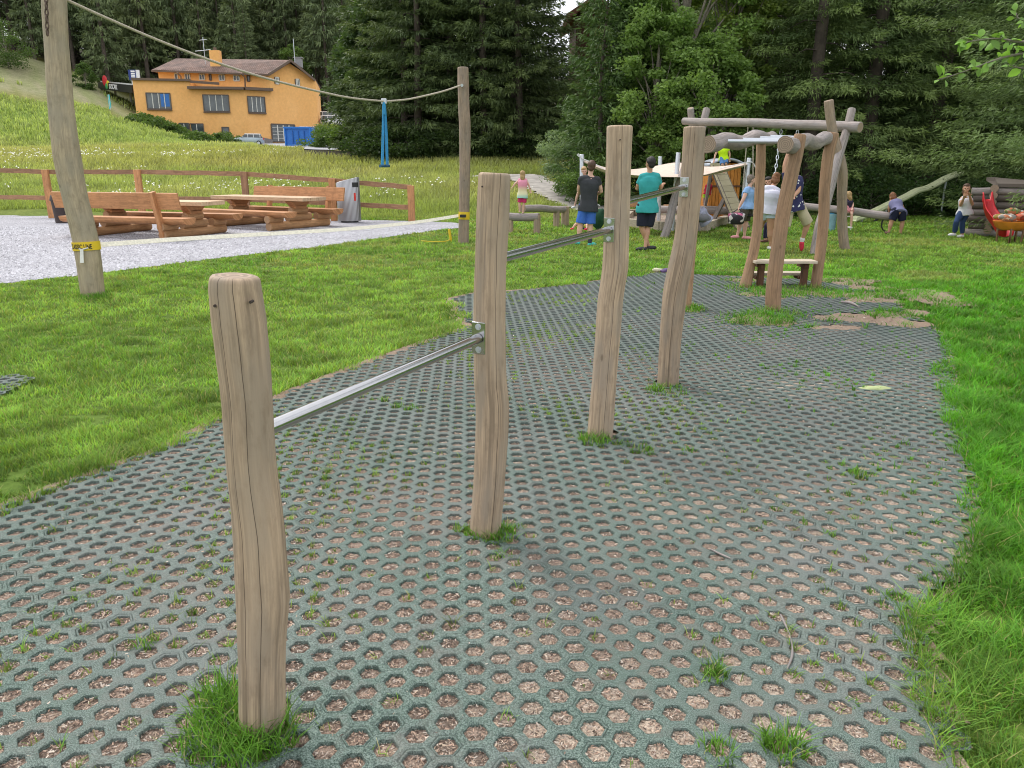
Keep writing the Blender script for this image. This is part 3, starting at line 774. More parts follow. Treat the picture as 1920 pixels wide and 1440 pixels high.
def logpost(name, ol, Yb, Yt, mat, parent, u0=0.0, dome=.02, seed=0, wb=.05, n=32):
    p, r = outline(ol, Yb, Yt); p, r = resamp(p, r)
    m = MB().tube(p, r, n, dome=dome, wob=wb, seed=seed, flat=9, u0=u0, capmi=1)
    return m.build(name, [mat, M['end']], parent)
def log(name, a, b, ra, rb, mat, parent=None, seed=0, bend=.03, n=20, dome=.012, wb=.07, end='end', lat=None, world=True, u0=0):
    a, b = Vector(a), Vector(b); L = (b - a).length; k = max(2, int(L / .08)); s, u = ortho(b - a)
    pts, rr_ = [], []
    for i in range(k + 1):
        t = i / k; e = math.sin(t * math.pi)
        o = noise.noise(Vector((t * L * .9, seed * 7.7, 0))) * bend * e * 2; o2 = noise.noise(Vector((t * L * .9, seed * 7.7 + 40, 5))) * bend * e * 2
        pts.append(a.lerp(b, t) + s * o + u * o2); rr_.append(lerp(ra, rb, t))
    return MB().tube(pts, rr_, n, dome=dome, wob=wb, seed=seed, capmi=1, u0=u0).build(name, [mat, M[end]], parent, world=world)

# ================================================================== turning bars (four posts, three steel bars)
b1, b2, b3, b4 = G(490, 1374), G(910, 1004), G(1124, 822), G(1252, 722)
tb = thing('turning_bars', 'four tan posts of rising height joined by three steel turning bars', 'turning bars', b1)
O1 = [(527, 395, 485.5), (540, 394, 487), (600, 399, 497), (674, 408, 504), (758, 418, 510), (869, 425.5, 516), (958, 435, 527), (1036, 440, 534.5), (1090, 442, 539), (1121, 443, 541.5), (1172, 444, 537), (1230, 446, 533), (1347, 447, 533), (1376, 449, 532)]
O2 = [(330, 897, 957.5), (405, 893, 955), (511, 890, 949.5), (603, 888, 949), (669, 889, 949), (720, 889.5, 951), (759, 892, 954.5), (828, 891, 952), (907, 888, 947), (1004, 881, 939)]
O3 = [(240, 1136.5, 1187), (333, 1135, 1183), (467, 1130.7, 1179), (500, 1129.5, 1178), (530, 1126.5, 1173), (563, 1122, 1168), (608, 1118.5, 1164.7), (712, 1110, 1156), (822, 1101, 1148)]
O4 = [(241, 1282, 1322.5), (320, 1277, 1317.5), (384, 1271, 1312.7), (447, 1264, 1306), (500, 1253, 1298), (539, 1245, 1290), (573, 1241, 1285), (643, 1236.6, 1276.5), (722, 1232, 1272)]
YT = [b1.y - .01, b2.y + .02, b3.y + .02, b4.y + .03]
posts = []
for k, (O_, bb, u0) in enumerate(((O1, b1, 0.0), (O2, b2, .07), (O3, b3, .03), (O4, b4, -.02))):
    posts.append(logpost('post', O_, bb.y, YT[k], M['postb'] if k else M['post'], tb, u0, seed=k + 1, dome=.012 if k else .014))
for (px, py, Yq) in ((402, 574, b1.y - .068), (469, 567, b1.y - .068), (904, 350, b2.y - .064), (1163, 262, b3.y - .068)):  # dark discs coloured as the shade inside small drilled holes
    q = P(px, py, Yq); MB().tube([q + Vector((0, .02, 0)), q + Vector((0, .001, 0))], .0036, 10).build('hole_disc', plain('drilled hole shade', (.045, .03, .025), .6), tb)
ends = [((468, 818), b1.y + .02, (907, 630), b2.y), ((930, 486), b2.y, (1147, 430), b3.y), ((1160, 381), b3.y, (1286, 350), b4.y)]
for (pa, Ya, pb, Yb) in ends:
    A = P(*pa, Ya); B = P(*pb, Yb); B.z = B.z; d = (B - A).normalized()
    B2 = B - d * .052
    bar = MB().tube([A.lerp(B2, t / 8) for t in range(9)], .0205, 32).build('bar', M['steel'], tb)
    # plate on the post face, upright, square to the bar
    up = Vector((0, 0, 1)); s = Vector((d.x, d.y, 0)).cross(up).normalized(); nn = up.cross(s).normalized()
    if nn.dot(d) < 0: nn = -nn
    Mx = Matrix((s, nn, up)).transposed()
    c = B2 + nn * .006
    br = MB().box(c, (.062, .006, .135), Mx).build('bracket', M['steel'], tb, bevel=.003)
    for dz in (-.048, .048):
        q = c + up * dz
        MB().tube([q - nn * .003, q - nn * .0085], .0095, 6, smooth=False).tube([q - nn * .003, q - nn * .0045], .0135, 16).build('bolt', M['galv'], br)

# ================================================================== climbing frame with ladder rungs overhead
cb = G(1450, 588)
cf = thing('monkey_bars', 'climbing frame of four leaning log posts carrying two carved beams, steel rungs and plank steps', 'climbing frame', cb)
YF, YB = 8.75, 10.35
FR = [(254, 1489, 1511.5), (288, 1480, 1506), (384, 1458, 1484.5), (479.5, 1444, 1470), (543, 1436, 1464.5), (589, 1435, 1463)]
BR = [(251, 1554, 1573.5), (288, 1543, 1564), (352, 1536, 1556), (415.6, 1534, 1554), (479.5, 1528, 1547), (542, 1518, 1538)]
BL = [(253, 1419, 1436), (320, 1416.5, 1435), (415.6, 1412, 1429.5), (463.5, 1405, 1424), (500, 1396, 1416), (538, 1386, 1408)]
FL = [(262, 1301, 1323), (340, 1296, 1318), (450, 1284, 1306), (582, 1271, 1295)]
logpost('post', FR, YF - .1, YF, M['redlog'], cf, .1, .012, 11, .06, 24); logpost('post', BR, YB, YB + .1, M['redlog'], cf, .3, .012, 12, .08, 24)
logpost('post', BL, YB, YB + .05, M['redlog'], cf, .5, .012, 13, .08, 24); logpost('post', FL, YF, YF, M['redlog'], cf, .2, .012, 14, .06, 24)
def carved(a, b, r, seed):
    a, b = Vector(a), Vector(b); k = 40; pts, rr_ = [], []
    for i in range(k + 1):
        t = i / k; pts.append(a.lerp(b, t) + Vector((0, 0, .022 * math.sin(t * 13 + seed) * sstep(0, .15, t).item())))
        rr_.append(r * (1 - .12 * (1 - abs(math.sin(t * 9 + seed))) * sstep(.05, .2, t).item()))
    return MB().tube(pts, rr_, 24, dome=.01, wob=.1, seed=seed, capmi=1, u0=.4).build('beam', [M['greylog'], M['end']], cf)
carved(P(1472, 271, YF - .35), P(1556, 262, YB + .35), .088, 3)
carved(P(1327, 271, YF - .3), P(1447, 257, YB + .35), .088, 5)
for k, Yr in enumerate((8.75, 9.25, 9.8, 10.3)):
    t = (Yr - 8.4) / 2.2
    A = P(1327, 271, 8.45).lerp(P(1447, 257, 10.7), t); B = P(1472, 271, 8.4).lerp(P(1556, 262, 10.7), t)
    MB().tube([A + Vector((0, 0, .02)), B + Vector((0, 0, .02))], .021, 14).build('rung', M['galv'], cf)
up1, up2 = P(1411, 490, YB - .05), P(1526, 495, YB - .05); up2.z = up1.z
st = MB(); st.beam(up1, up2, .26, .035); st.build('step_board', M['plank'], cf, bevel=.004)
lo1, lo2 = P(1415, 513, YB + .05), P(1518, 517, YB + .05); lo2.z = lo1.z = .17
st = MB(); st.beam(lo1 + Vector((0, .18, 0)), lo2 + Vector((0, .18, 0)), .2, .035); st.build('step_board', M['plank'], cf, bevel=.004)
for t in (.15, .86):
    q = up1.lerp(up2, t)
    m_ = MB(); m_.box((q.x, q.y, (up1.z - .02) / 2 - .02), (.07, .09, up1.z - .0)); m_.box((q.x, q.y + .08, up1.z - .062), (.06, .3, .05)); m_.box((q.x, q.y + .22, .13), (.05, .2, .04))
    m_.build('step_bracket', M['brown'], cf)

# ================================================================== swing frame behind
sw = thing('swing_set', 'weathered grey log swing frame with crossed legs standing behind the climbing frame', 'swing frame', G(1585, 468))
log('top_beam', P(1282, 227, 18.5), P(1612, 239, 15.0), .078, .1, M['greylog'], sw, 2, .03)
def leg(a, Ya, b, r1, r2, mat, seed, bend=.06):
    B = G(*b); A = P(*a, Ya); d = (B - A).normalized()
    return log('leg', B + d * .15, A, r2, r1, mat, sw, seed, bend, dome=.02)
leg((1554, 190), 15.05, (1585, 468), .085, .095, M['post2'], 5)
leg((1597, 206), 15.3, (1527, 477), .075, .085, M['greylog'], 6)
leg((1295, 204), 18.6, (1307, 434), .075, .085, M['greylog'], 7)
leg((1325, 206), 18.8, (1244, 446), .085, .095, M['greylog'], 8, .1)
# two swings hanging from the beam: chains and rubber seats
def chain(mb, a, b, link_=.05, r=.006):
    a, b = Vector(a), Vector(b); n = max(1, int((b - a).length / link_)); d = (b - a).normalized(); s, u = ortho(d)
    for i in range(n):
        c = a.lerp(b, (i + .5) / n); e = s if i % 2 else u; L = (b - a).length / n * .62
        ring = [c + d * (math.cos(t) * L) + e * (math.sin(t) * L * .42) for t in [k * math.pi / 4 for k in range(8)]]
        ring.append(ring[0]); mb.tube(ring, r, 5, cap=False)
    return mb
s1 = thing('swing', 'chain swing with dark seat pushed by the woman in white', 'swing', P(1440, 425, 15.9))
tA = P(1466, 236, 16.5); tB = P(1497, 237, 16.25)
seatL, seatR = P(1440, 420, 15.7), P(1466, 421, 15.4)
chain(MB(), tA, seatL, .09, .009).build('chain', M['galv'], s1); chain(MB(), tB, seatR, .09, .009).build('chain', M['galv'], s1)
MB().slab([seatL + Vector((0, -.12, 0)), seatR + Vector((0, -.12, 0)), seatR + Vector((0, .12, 0)), seatL + Vector((0, .12, 0))], .04).build('seat', M['black'], s1, bevel=.01)
s2 = thing('swing', 'thin roped nest swing hanging at the left end of the grey beam', 'swing', P(1393, 408, 17.3))
nl, nr_ = P(1389, 402, 17.3), P(1412, 402, 17.2)
MB().tube([P(1403, 231, 17.3), nl], .011, 6).build('rope', M['rope'], s2); MB().tube([P(1412, 231, 17.2), nr_], .011, 6).build('rope', M['rope'], s2)
MB().slab([nl + Vector((0, -.12, 0)), nr_ + Vector((0, -.12, 0)), nr_ + Vector((0, .12, 0)), nl + Vector((0, .12, 0))], .04).build('seat', M['black'], s2, bevel=.01)

# ================================================================== zip line: two poles, rope, pulley straps
pA = G(176, 554); pB = G(870, 456)
OA = [(-100, 72, 117), (0, 78.8, 122.5), (83, 85, 126.7), (208, 93, 137.5), (292, 102, 150), (375, 120, 163.5), (458, 139, 184), (552, 154, 194.5)]
OB = [(128, 858, 878.7), (200, 859, 880.6), (233, 860.5, 882.6), (300, 861.6, 882.2), (367, 861, 880.7), (400, 860.6, 880), (456, 859, 879.3)]
YA, YBp = pA.y, pB.y
zl = thing('tall_post', 'tall leaning pale tree trunk post rising out of the lawn, chain hanging near its top', 'post', pA)
M['pole'] = wood('pale pole wood', (.46, .37, .26), .2, 1, (.3,), crackw=.002, var=.35)
logpost('trunk', OA, YA, YA + .15, M['pole'], zl, 0, seed=21, wb=.04)
chain(MB(), P(84, -70, YA - .02), P(89, 66, YA - .12), .07, .009).build('chain', plain('rusty chain', (.14, .10, .08), .7, .6), zl)
zp = thing('tall_post', 'upright brownish post at the far end of the rope, beside the gravel', 'post', pB)
logpost('trunk', OB, YBp, YBp + .02, M['post2'], zp, .1, seed=22, n=24)
MB().tube([P(866, 160, YBp - .17), P(866, 160, YBp - .1)], .03, 12).build('eye_bolt', M['galv'], zp)
PA_, PB_ = P(100, 0, YA + .15), P(864, 160, YBp - .12)
rp = [PW(x, y, PA_, PB_) for x, y in ((100, -12), (125, 0), (200, 34), (300, 77), (400, 115), (500, 147), (600, 172), (660, 184), (720, 190))]
rp2 = [PW(x, y, PA_, PB_) for x, y in ((720, 190), (760, 187), (800, 179), (835, 170), (864, 160))]
pts, _ = resamp(rp, [0] * len(rp), .15); pts2, _ = resamp(rp2, [0] * len(rp2), .15)
tag(MB().tube(pts + pts2[1:], .017, 10).build('rope', M['rope']), 'thick beige rope sagging between the two tall posts', 'rope')
T = PW(720, 190, PA_, PB_)
ph = thing('pulley_straps', 'blue strap handles dangling from a pulley on the rope', 'handle straps', T)
m_ = MB(); m_.box(T + Vector((0, 0, .0)), (.1, .05, .09)); m_.build('pulley', M['galv'], ph, bevel=.01)
blue = plain('blue webbing', (.03, .27, .55), .7, var=.15)
kd = T.y / ray(720, 250).y / FPX
for k, (dx0, dx1) in enumerate(((-3, -4.5), (3, 5))):
    a = PW(720 + dx0 * .5, 196, PA_, PB_); mm = PW(720 + dx0, 250, PA_, PB_); e = PW(720 + dx1, 309, PA_, PB_)
    hb = MB().tube(resamp([a, mm, e], [0] * 3, .05)[0], .013, 8).build('strap', blue, ph)
    hb2 = MB().tube(resamp([a + Vector((0, .05, 0)), mm + Vector((.015, .06, 0)), e + Vector((.02, .03, 0))], [0] * 3, .05)[0], .012, 8).build('strap', blue, ph)
    c = e; MB().tube([c + Vector((-.02, -.05, -.02)), c + Vector((.03, .08, -.02))], .028, 10).build('handle', plain('dark blue grip', (.03, .10, .18), .5), ph)
MB().tube([PW(720, 192, PA_, PB_), PW(720, 215, PA_, PB_)], .032, 10).build('strap', blue, ph)

# slackline
SA, SB = P(184, 458, YA + .1), P(861, 404, YBp)
sl = [PW(x, y, SA, SB) for x, y in ((184, 459), (300, 450.5), (420, 443), (640, 430), (773, 417.5), (861, 404))]
sl, _ = resamp(sl, [0] * len(sl), .3)
m_ = MB()
for i in range(len(sl) - 1):
    a, b_ = sl[i], sl[i + 1]; d = (b_ - a).normalized(); s = d.cross(Vector((0, 0, 1))).normalized()
    sd_ = (s * -.65 + Vector((0, 0, .75))).normalized() * .036
    m_.add([a - sd_, b_ - sd_, b_ + sd_, a + sd_], [(0, 1, 2, 3)])
o = m_.build('slackline', plain('cream webbing', (.78, .74, .62), .8, scale=30)); tag(o, 'cream slackline webbing stretched low over the gravel between the posts', 'slackline')
so_ = o.modifiers.new('th', 'SOLIDIFY'); so_.thickness = .003
yel = plain('yellow webbing', (.72, .50, .02), .6, var=.1)
def band(ol_, Yb, Yt, ya, yb, text, label, th=.006):
    p, r = outline(ol_, Yb, Yt, 0); p, r = resamp(p, r, .02)
    za, zb = P(0, ya, Yb).z, P(0, yb, Yb).z
    k = [i for i in range(len(p)) if min(za, zb) <= p[i].z <= max(za, zb)]
    c = sum((p[i] for i in k), Vector()) / len(k); rad = sum(r[i] for i in k) / len(k) * 1.035 + th; d = (p[k[-1]] - p[k[0]]).normalized()
    hh = abs(za - zb) / 2
    t = thing('strap_band', label, 'strap', c)
    MB().tube([c - d * hh, c + d * hh], rad, 40).build('webbing', yel, t)
    if text:
        cu = bpy.data.curves.new('t', 'FONT'); cu.body = text; cu.size = hh * 1.5; cu.align_x = 'CENTER'; cu.align_y = 'CENTER'; cu.offset = .002
        me = evaluated_mesh(bpy.data.objects.new('t', cu))
        wx = max(v.co.x for v in me.vertices) - min(v.co.x for v in me.vertices); kx = min(1, 1.75 * rad / wx)
        for v in me.vertices:
            an = v.co.x * kx / rad; y = v.co.y
            v.co = c + d * y + Vector((math.sin(an), -math.cos(an), 0)) * (rad + .0025)
        link('lettering', me, t, True, M['black'])
    return t, c, rad
t, c, rad = band(OA, YA, YA + .15, 453, 469, 'CLASSIC LINE', 'yellow strap lettered in black round the foot of the leaning pale post')
m_ = MB(); q = c + Vector((.03, -rad - .012, -.03)); q2 = q + Vector((-.015, -.02, -.16))
m_.slab([q + Vector((-.02, 0, 0)), q + Vector((.02, 0, 0)), q2 + Vector((.028, 0, 0)), q2 + Vector((-.02, 0, 0))], .004); m_.tube([q + Vector((-.05, .02, .01)), q, q + Vector((.07, .02, .02))], .008, 8)
m_.build('loose_tail', M['white'], t)
band(OB, YBp, YBp, 397, 411, '', 'black and yellow strap round the foot of the brownish far post')
bk = MB(); cc_ = P(868, 405, YBp - .17); bk.box(cc_, (.13, .03, .06)); bk.build('ratchet', M['black'], bpy.data.objects['strap_band.001'])
# yellow strap end lying in the grass
q = [G(790, 456), G(812, 457.5), G(835, 457), G(845, 452)]
tag(MB().tube([v + Vector((0, 0, .05)) for v in resamp(q, [0] * 4, .1)[0]], .009, 6).build('strap_end', yel), 'loose yellow strap lying on the grass left of the far post', 'strap')
tag(MB().tube([G(846, 453), G(846, 453) + Vector((-.04, 0, .26))], .028, 8, dome=.01).build('marker_peg', yel), 'short yellow peg standing in the grass near the far post', 'peg')

# ================================================================== picnic sets
def picnic(label, loc, rz, back_side):
    t = thing('picnic_table', label, 'picnic table', (0, 0, 0), 0, 'log picnic tables on the gravel')
    L = 1.72
    # table top of three thick boards
    m_ = MB()
    for k in range(3): m_.box(((random.random() - .5) * .02, (k - 1) * .282, .755), (2 * L, .276, .09))
    m_.build('tabletop', M['larchtop'], t, bevel=.008)
    for sx in (-1.12, 1.12):
        m_ = MB(); m_.add([(sx - .11, -.36, .70), (sx + .11, -.36, .70), (sx + .11, .36, .70), (sx - .11, .36, .70), (sx - .11, -.2, .56), (sx + .11, -.2, .56), (sx + .11, .2, .56), (sx - .11, .2, .56)],
                          [(0, 1, 2, 3), (7, 6, 5, 4), (0, 4, 5, 1), (1, 5, 6, 2), (2, 6, 7, 3), (3, 7, 4, 0)], [[(0, 0), (.2, 0), (.2, .7), (0, .7)]] * 6)
        m_.build('table_bearer', M['larch'], t, bevel=.01)
        def lg(a, b, r, s): return log('log_leg', a, b, r, r, M['larchlog'], t, s, .0, 18, .01, .04, 'larchend', world=False)
        z = .10
        lg((sx, -1.06, z), (sx, 1.06, z), .108, 1 + sx)
        lg((sx, -.40, .29), (sx, .40, .29), .10, 2 + sx)
        lg((sx, -.28, .46), (sx, .28, .46), .088, 3 + sx)
        MB().box((sx, 0, .56), (.22, .4, .1)).build('table_block', M['larch'], t, bevel=.01)
        for sy in (-1, 1): lg((sx, sy * .86 - .24, .275), (sx, sy * .86 + .24, .275), .095, 4 + sy)
    for sy in (-1, 1):
        # half-log seat: flat top, rounded belly
        V, F = [], []; n = 10; yw = .21
        for x in (-L, L):
            V.append((x, sy * .86 - yw, .47)); V.append((x, sy * .86 + yw, .47))
            for k in range(1, n): 
                a = math.pi * k / n; V.append((x, sy * .86 + yw * math.cos(a), .47 - .15 * math.sin(a) ** .7))
        nn = n + 1
        ring = [0] + [nn - k for k in range(1, n)] + [1]
        ring = [0] + list(range(nn - 1, 1, -1)) + [1]
        F.append(tuple(ring)); F.append(tuple(nn + k for k in reversed(ring)))
        for k in range(len(ring)):
            a, b_ = ring[k], ring[(k + 1) % len(ring)]; F.append((a, a + nn, b_ + nn, b_))
        uv = []
        for f in F: uv.append([(V[i][1] + V[i][2], V[i][0]) for i in f])
        m_ = MB(); m_.add(V, F, uv); m_.build('seat', M['larch'], t, bevel=.006)
    sy = back_side
    for sx in (-1.12, 1.12):
        y0 = sy * 1.02
        m_ = MB(); m_.beam((sx, y0, .05), (sx, y0 + sy * .2, 1.04), .09, .14, (0, 1, 0)); bp = m_.build('back_post', M['larch'], t, bevel=.006)
    m_ = MB(); m_.beam((-L, sy * 1.125, .84), (L, sy * 1.125, .84), .05, .36, (0, .2 * sy, 1)); m_.build('backrest', M['larch'], t, bevel=.008)
    t.location = loc; t.rotation_euler = (0, 0, rz)
    return t
c1 = G(292, 440.5); c2 = G(505, 425)
picnic('log picnic table whose backed bench faces away on the near side, beside the leaning post', c1 + Vector((0, 0, .005)), R(-17), -1)
picnic('log picnic table whose backed bench stands on the far side, next to the steel bin', c2 + Vector((0, 0, .005)), R(-30), 1)

# ================================================================== fence
fp = [(-150, 312, -138, 402), (85, 318, 98, 406), (259, 318, 268, 407), (458, 322, 465, 409), (622, 335, 627, 413), (770, 348, 772.5, 418)]
fy = [25.3, 24.6, 24.3, 24.0, 23.4, 22.4]
fb = [P(a[2], a[3], y) for a, y in zip(fp, fy)]; ft = [P(a[0], a[1], y) for a, y in zip(fp, fy)]
for b_ in fb: b_.z = Hf(b_.x, b_.y)
ft = [Vector((b_.x, b_.y, t_.z)) for b_, t_ in zip(fb, ft)]
fn = thing('wooden_fence', 'reddish brown two rail wooden fence along the meadow behind the picnic tables', 'fence', fb[0])
for i, (b_, t_) in enumerate(zip(fb, ft)):
    m_ = MB(); m_.beam(b_ - Vector((0, 0, .1)), t_, .19, .12, (0, 1, 0)); m_.build('post', M['larch'] if i in (1, 2, 4, 5) else M['fence'], fn, bevel=.01)
for i in range(len(fb) - 1):
    for f_ in ((.955, .945), (.42, .42)):
        off = Vector((0, .085, 0))
        a = fb[i].lerp(ft[i], f_[0]) + off; b_ = fb[i + 1].lerp(ft[i + 1], f_[0]) + off
        m_ = MB(); d = (b_ - a).normalized(); k = 12
        pts = [a.lerp(b_, j / k) + Vector((0, 0, .015 * noise.noise(Vector((j * .7, i, f_[0] * 9))))) for j in range(k + 1)]
        for j in range(k): m_.beam(pts[j], pts[j + 1] + d * .002, .05, .135 + .012 * noise.noise(Vector((j * .9, i * 3, 1))))
        m_.build('rail', M['fence'], fn)

# ================================================================== bins
bb = G(656, 417)
bn = thing('steel_bin', 'tall stainless steel litter bin with slanted top beside the far picnic table', 'bin', bb)
m_ = MB(); n = 40; rx, ry = .335, .24
V = []; rows = [0, .04, .06]
def zt(x): return 1.18 + .075 * (x / rx)
ringz = []
for j in range(n):
    a = 2 * math.pi * j / n; x, y = rx * math.cos(a), ry * math.sin(a)
    ringz.append((x, y, zt(x)))
V = [(x, y, .05) for x, y, z in ringz] + [(x, y, z) for x, y, z in ringz] + [(x * .9, y * .9, z + .02) for x, y, z in ringz]
F = [(j, (j + 1) % n, n + (j + 1) % n, n + j) for j in range(n)] + [(n + j, n + (j + 1) % n, 2 * n + (j + 1) % n, 2 * n + j) for j in range(n)]
m_.add([Vector(v) + bb for v in V], F, smooth=True); m_.add([Vector(v) + bb for v in V[2 * n:]], [tuple(range(n))])
brushed, nt, b = nm('ribbed brushed steel')
wv = N(nt, 'ShaderNodeTexWave'); wv.inputs['Scale'].default_value = 9; wv.bands_direction = 'X'; wv.inputs['Distortion'].default_value = 0; wv.inputs['Detail'].default_value = 0
nt.links.new(N(nt, 'ShaderNodeTexCoord').outputs['Object'], wv.inputs[0])
nt.links.new(ramp(nt, wv.outputs[1], [(0, (.26, .26, .27)), (1, (.46, .46, .48))]), b.inputs['Base Color']); b.inputs['Metallic'].default_value = .85; b.inputs['Roughness'].default_value = .42; bump(nt, b, wv.outputs[1], .5, .01)
m_.build('body', brushed, bn)
MB().tube([bb + Vector((0, 0, 0)), bb + Vector((0, 0, .05))], .25, 30).build('foot', M['black'], bn)
def onbin(a, z, out=.0): return bb + Vector((rx * math.cos(a) * (1 + out), ry * math.sin(a) * (1 + out), z))
for nm_, a0, a1, z0, z1, mt in (('opening', -1.05, -.35, 1.0, 1.13, M['black']), ('sticker', -.95, -.75, .62, .84, plain('red sticker', (.6, .03, .02), .5))):
    m_ = MB(); k = 6
    for j in range(k):
        a, c_ = lerp(a0, a1, j / k), lerp(a0, a1, (j + 1) / k)
        m_.slab([onbin(a, z0, .012), onbin(c_, z0, .012), onbin(c_, z1, .012), onbin(a, z1, .012)], .004)
    m_.build(nm_, mt, bn)
bb2 = G(117, 418); bn2 = thing('dark_bin', 'dark brown litter bin standing behind the leaning post at the fence', 'bin', bb2)
dk = plain('dark brown plastic', (.045, .03, .028), .5)
MB().tube([bb2, bb2 + Vector((0, 0, .62))], [.17, .21], 24).build('body', dk, bn2)
MB().tube([bb2 + Vector((0, 0, .62)), bb2 + Vector((0, 0, .66)), bb2 + Vector((0, 0, .78))], [.235, .235, .20], 24).build('lid', dk, bn2)

# ================================================================== log benches on the grass
def logbench(label, a, b_, Y, r, legs, slab_, grp='low log balance benches'):
    A, B = P(*a, Y[0]), P(*b_, Y[1]); t = thing('log_bench', label, 'log bench', Vector(((A.x + B.x) / 2, (A.y + B.y) / 2, 0)), 0, grp)
    log('top', A, B, r, r * .95, M['greylog'] if not slab_ else M['post'], t, len(label), .02)
    for (tt, rr_, top) in legs:
        q = A.lerp(B, tt); log('leg', (q.x, q.y, -.1), (q.x, q.y, q.z + top), rr_, rr_, M['post'], t, int(tt * 50), 0)
    return t
logbench('short low log bench on the grass that the girl in pink steps on', (950, 406), (1010, 407), (19.3, 19.0), .10, [(.12, .07, -.02), (.95, .085, .03)], False)
logbench('longer log balance beam ending at a thick post near the path', (980, 391), (1060, 392), (19.9, 21.6), .095, [(.78, .085, -.03), (1.0, .11, .06)], False)

# ================================================================== shade sail and steel posts
sp = []
for (a, Ya, b_, lab) in (((1091, 290), 20.0, (1092, 425), 'galvanised sail post behind the man in the grey shirt'), ((1238, 294), 21.5, (1236, 418), 'galvanised sail post behind the man in teal'),
                   ((1272, 287), 19.2, (1261, 437), 'galvanised leaning sail post beside the slanted swing leg'), ((1405, 297), 19.6, (1390, 431), 'galvanised sail post right of the play hut ramp')):
    A = P(*a, Ya); B = G(*b_); B.x = P(b_[0], b_[1], B.y).x
    B = Vector((lerp(A.x, P(b_[0], 400, Ya).x, 1.0), Ya - .0, -.1))
    o = MB().tube([B, A], .055, 16, dome=.01).build('steel_post', M['galv']); tag(o, lab, 'post', 'galvanised posts of the shade sail')
top = [(1093, 299, 20), (1140, 318, 20), (1190, 319, 21), (1240, 309, 21.3), (1272, 302, 20.6), (1300, 311, 20.3), (1345, 314, 20), (1403, 305, 19.6)]
bot = [(1093, 301, 20), (1140, 322, 19.4), (1190, 328.5, 18), (1240, 331, 17.5), (1275, 332, 17.5), (1318, 330, 18), (1350, 319, 19), (1403, 307, 19.6)]
V, F = [], []; nr2 = 8
for i in range(len(top)):
    for j in range(nr2):
        t = j / (nr2 - 1); v = P(*top[i]).lerp(P(*bot[i]), t); v.z -= .12 * math.sin(t * math.pi) * (.3 if i in (0, 7) else 1); V.append(v)
for i in range(len(top) - 1):
    for j in range(nr2 - 1): a = i * nr2 + j; F.append((a, a + 1, a + nr2 + 1, a + nr2))
m_ = MB(); m_.add(V, F, smooth=True); o = m_.build('shade_sail', plain('beige sail cloth', (.62, .50, .42), .8, var=.1)); tag(o, 'beige shade sail stretched over the sandpit', 'shade sail')
s_ = o.modifiers.new('s', 'SUBSURF'); s_.levels = s_.render_levels = 2; s_ = o.modifiers.new('th', 'SOLIDIFY'); s_.thickness = .01
rpm = plain('white cord', (.7, .7, .72), .7)
def loopc(pts, name, lab):
    tag(MB().tube(resamp([P(*p) for p in pts], [0] * len(pts), .04)[0], .014, 6).build(name, rpm), lab, 'cord')
loopc([(1135, 318, 19.9), (1110, 305, 19.9), (1093, 298, 19.9), (1085, 293, 19.9), (1082, 290, 19.9), (1084, 288.5, 19.9), (1088, 293, 19.9), (1092, 299, 19.9)], 'guy_cord', 'white guy cord looping off the leftmost sail post')
loopc([(1350, 316, 19.7), (1380, 309, 19.55), (1404, 304, 19.5), (1410, 304, 19.5), (1414, 308, 19.5), (1416, 314, 19.5)], 'guy_cord', 'white guy cord with a hooked end on the rightmost sail post')

# ================================================================== sandpit, water table, stones, logs
PTS = [G(1165, 424), G(1240, 432), G(1320, 433), G(1370, 416), G(1300, 404), G(1185, 406)]
pit = thing('sandpit', 'sandpit edged with pale timber beams beneath the shade sail', 'sandpit', PTS[1])
for i in range(6):
    a, b_ = PTS[i], PTS[(i + 1) % 6]; d = (b_ - a).normalized() * .1
    m_ = MB(); m_.beam(a - d + Vector((0, 0, .1 + .003 * (i % 2))), b_ + d + Vector((0, 0, .1 + .003 * (i % 2))), .2, .24); m_.build('edge_beam', M['plank'], pit, bevel=.01)
cs = sum(PTS, Vector()) / 6
m_ = MB(); k = 18
for i in range(6):
    a, b_ = PTS[i], PTS[(i + 1) % 6]
    m_.add([cs + Vector((0, 0, .12)), a + Vector((0, 0, .06)), b_ + Vector((0, 0, .06))], [(0, 1, 2)])
m_.build('sand_fill', plain('pebbly sand', (.36, .28, .22), .95, var=.5, scale=14, bmp=.8), pit)
def rock(name, c, r, mat, lab, cat='boulder', grp=None, seed=0, sq=(1, .8, .6)):
    m_ = MB().ell((0, 0, 0), (r * sq[0], r * sq[1], r * sq[2]), None, 18, 12)
    m_.v = [tuple(Vector(v) * (1 + .35 * noise.noise(Vector(v) / r * 1.1 + Vector((seed * 5, 0, 0))) + .12 * noise.noise(Vector(v) / r * 3 + Vector((seed, 0, 0)))) + Vector(c)) for v in m_.v]
    return tag(m_.build(name, mat), lab, cat, grp)
stone = plain('pale stone', (.48, .44, .40), .9, var=.35, scale=5, bmp=.5)
for i, (x, y, r, lb) in enumerate(((1236, 398, .26, 'pale boulder at the back edge of the sandpit right of the man in teal'), (1248, 400, .17, 'smaller pale boulder at the sandpit edge by the leaning steel post'), (1226, 399, .12, 'smallest pale stone behind the shorts of the man in teal'))):
    q = G(x, y + 5); rock('boulder', q + Vector((0, 0, r * .4)), r, stone, lb, seed=i)
wt = thing('water_table', 'wooden water play table between the two standing men', 'water table', G(1178, 408))
q = G(1178, 408); m_ = MB(); m_.box(q + Vector((0, 0, .42)), (1.3, .5, .16)); m_.build('trough', M['larchlog'], wt, bevel=.02)
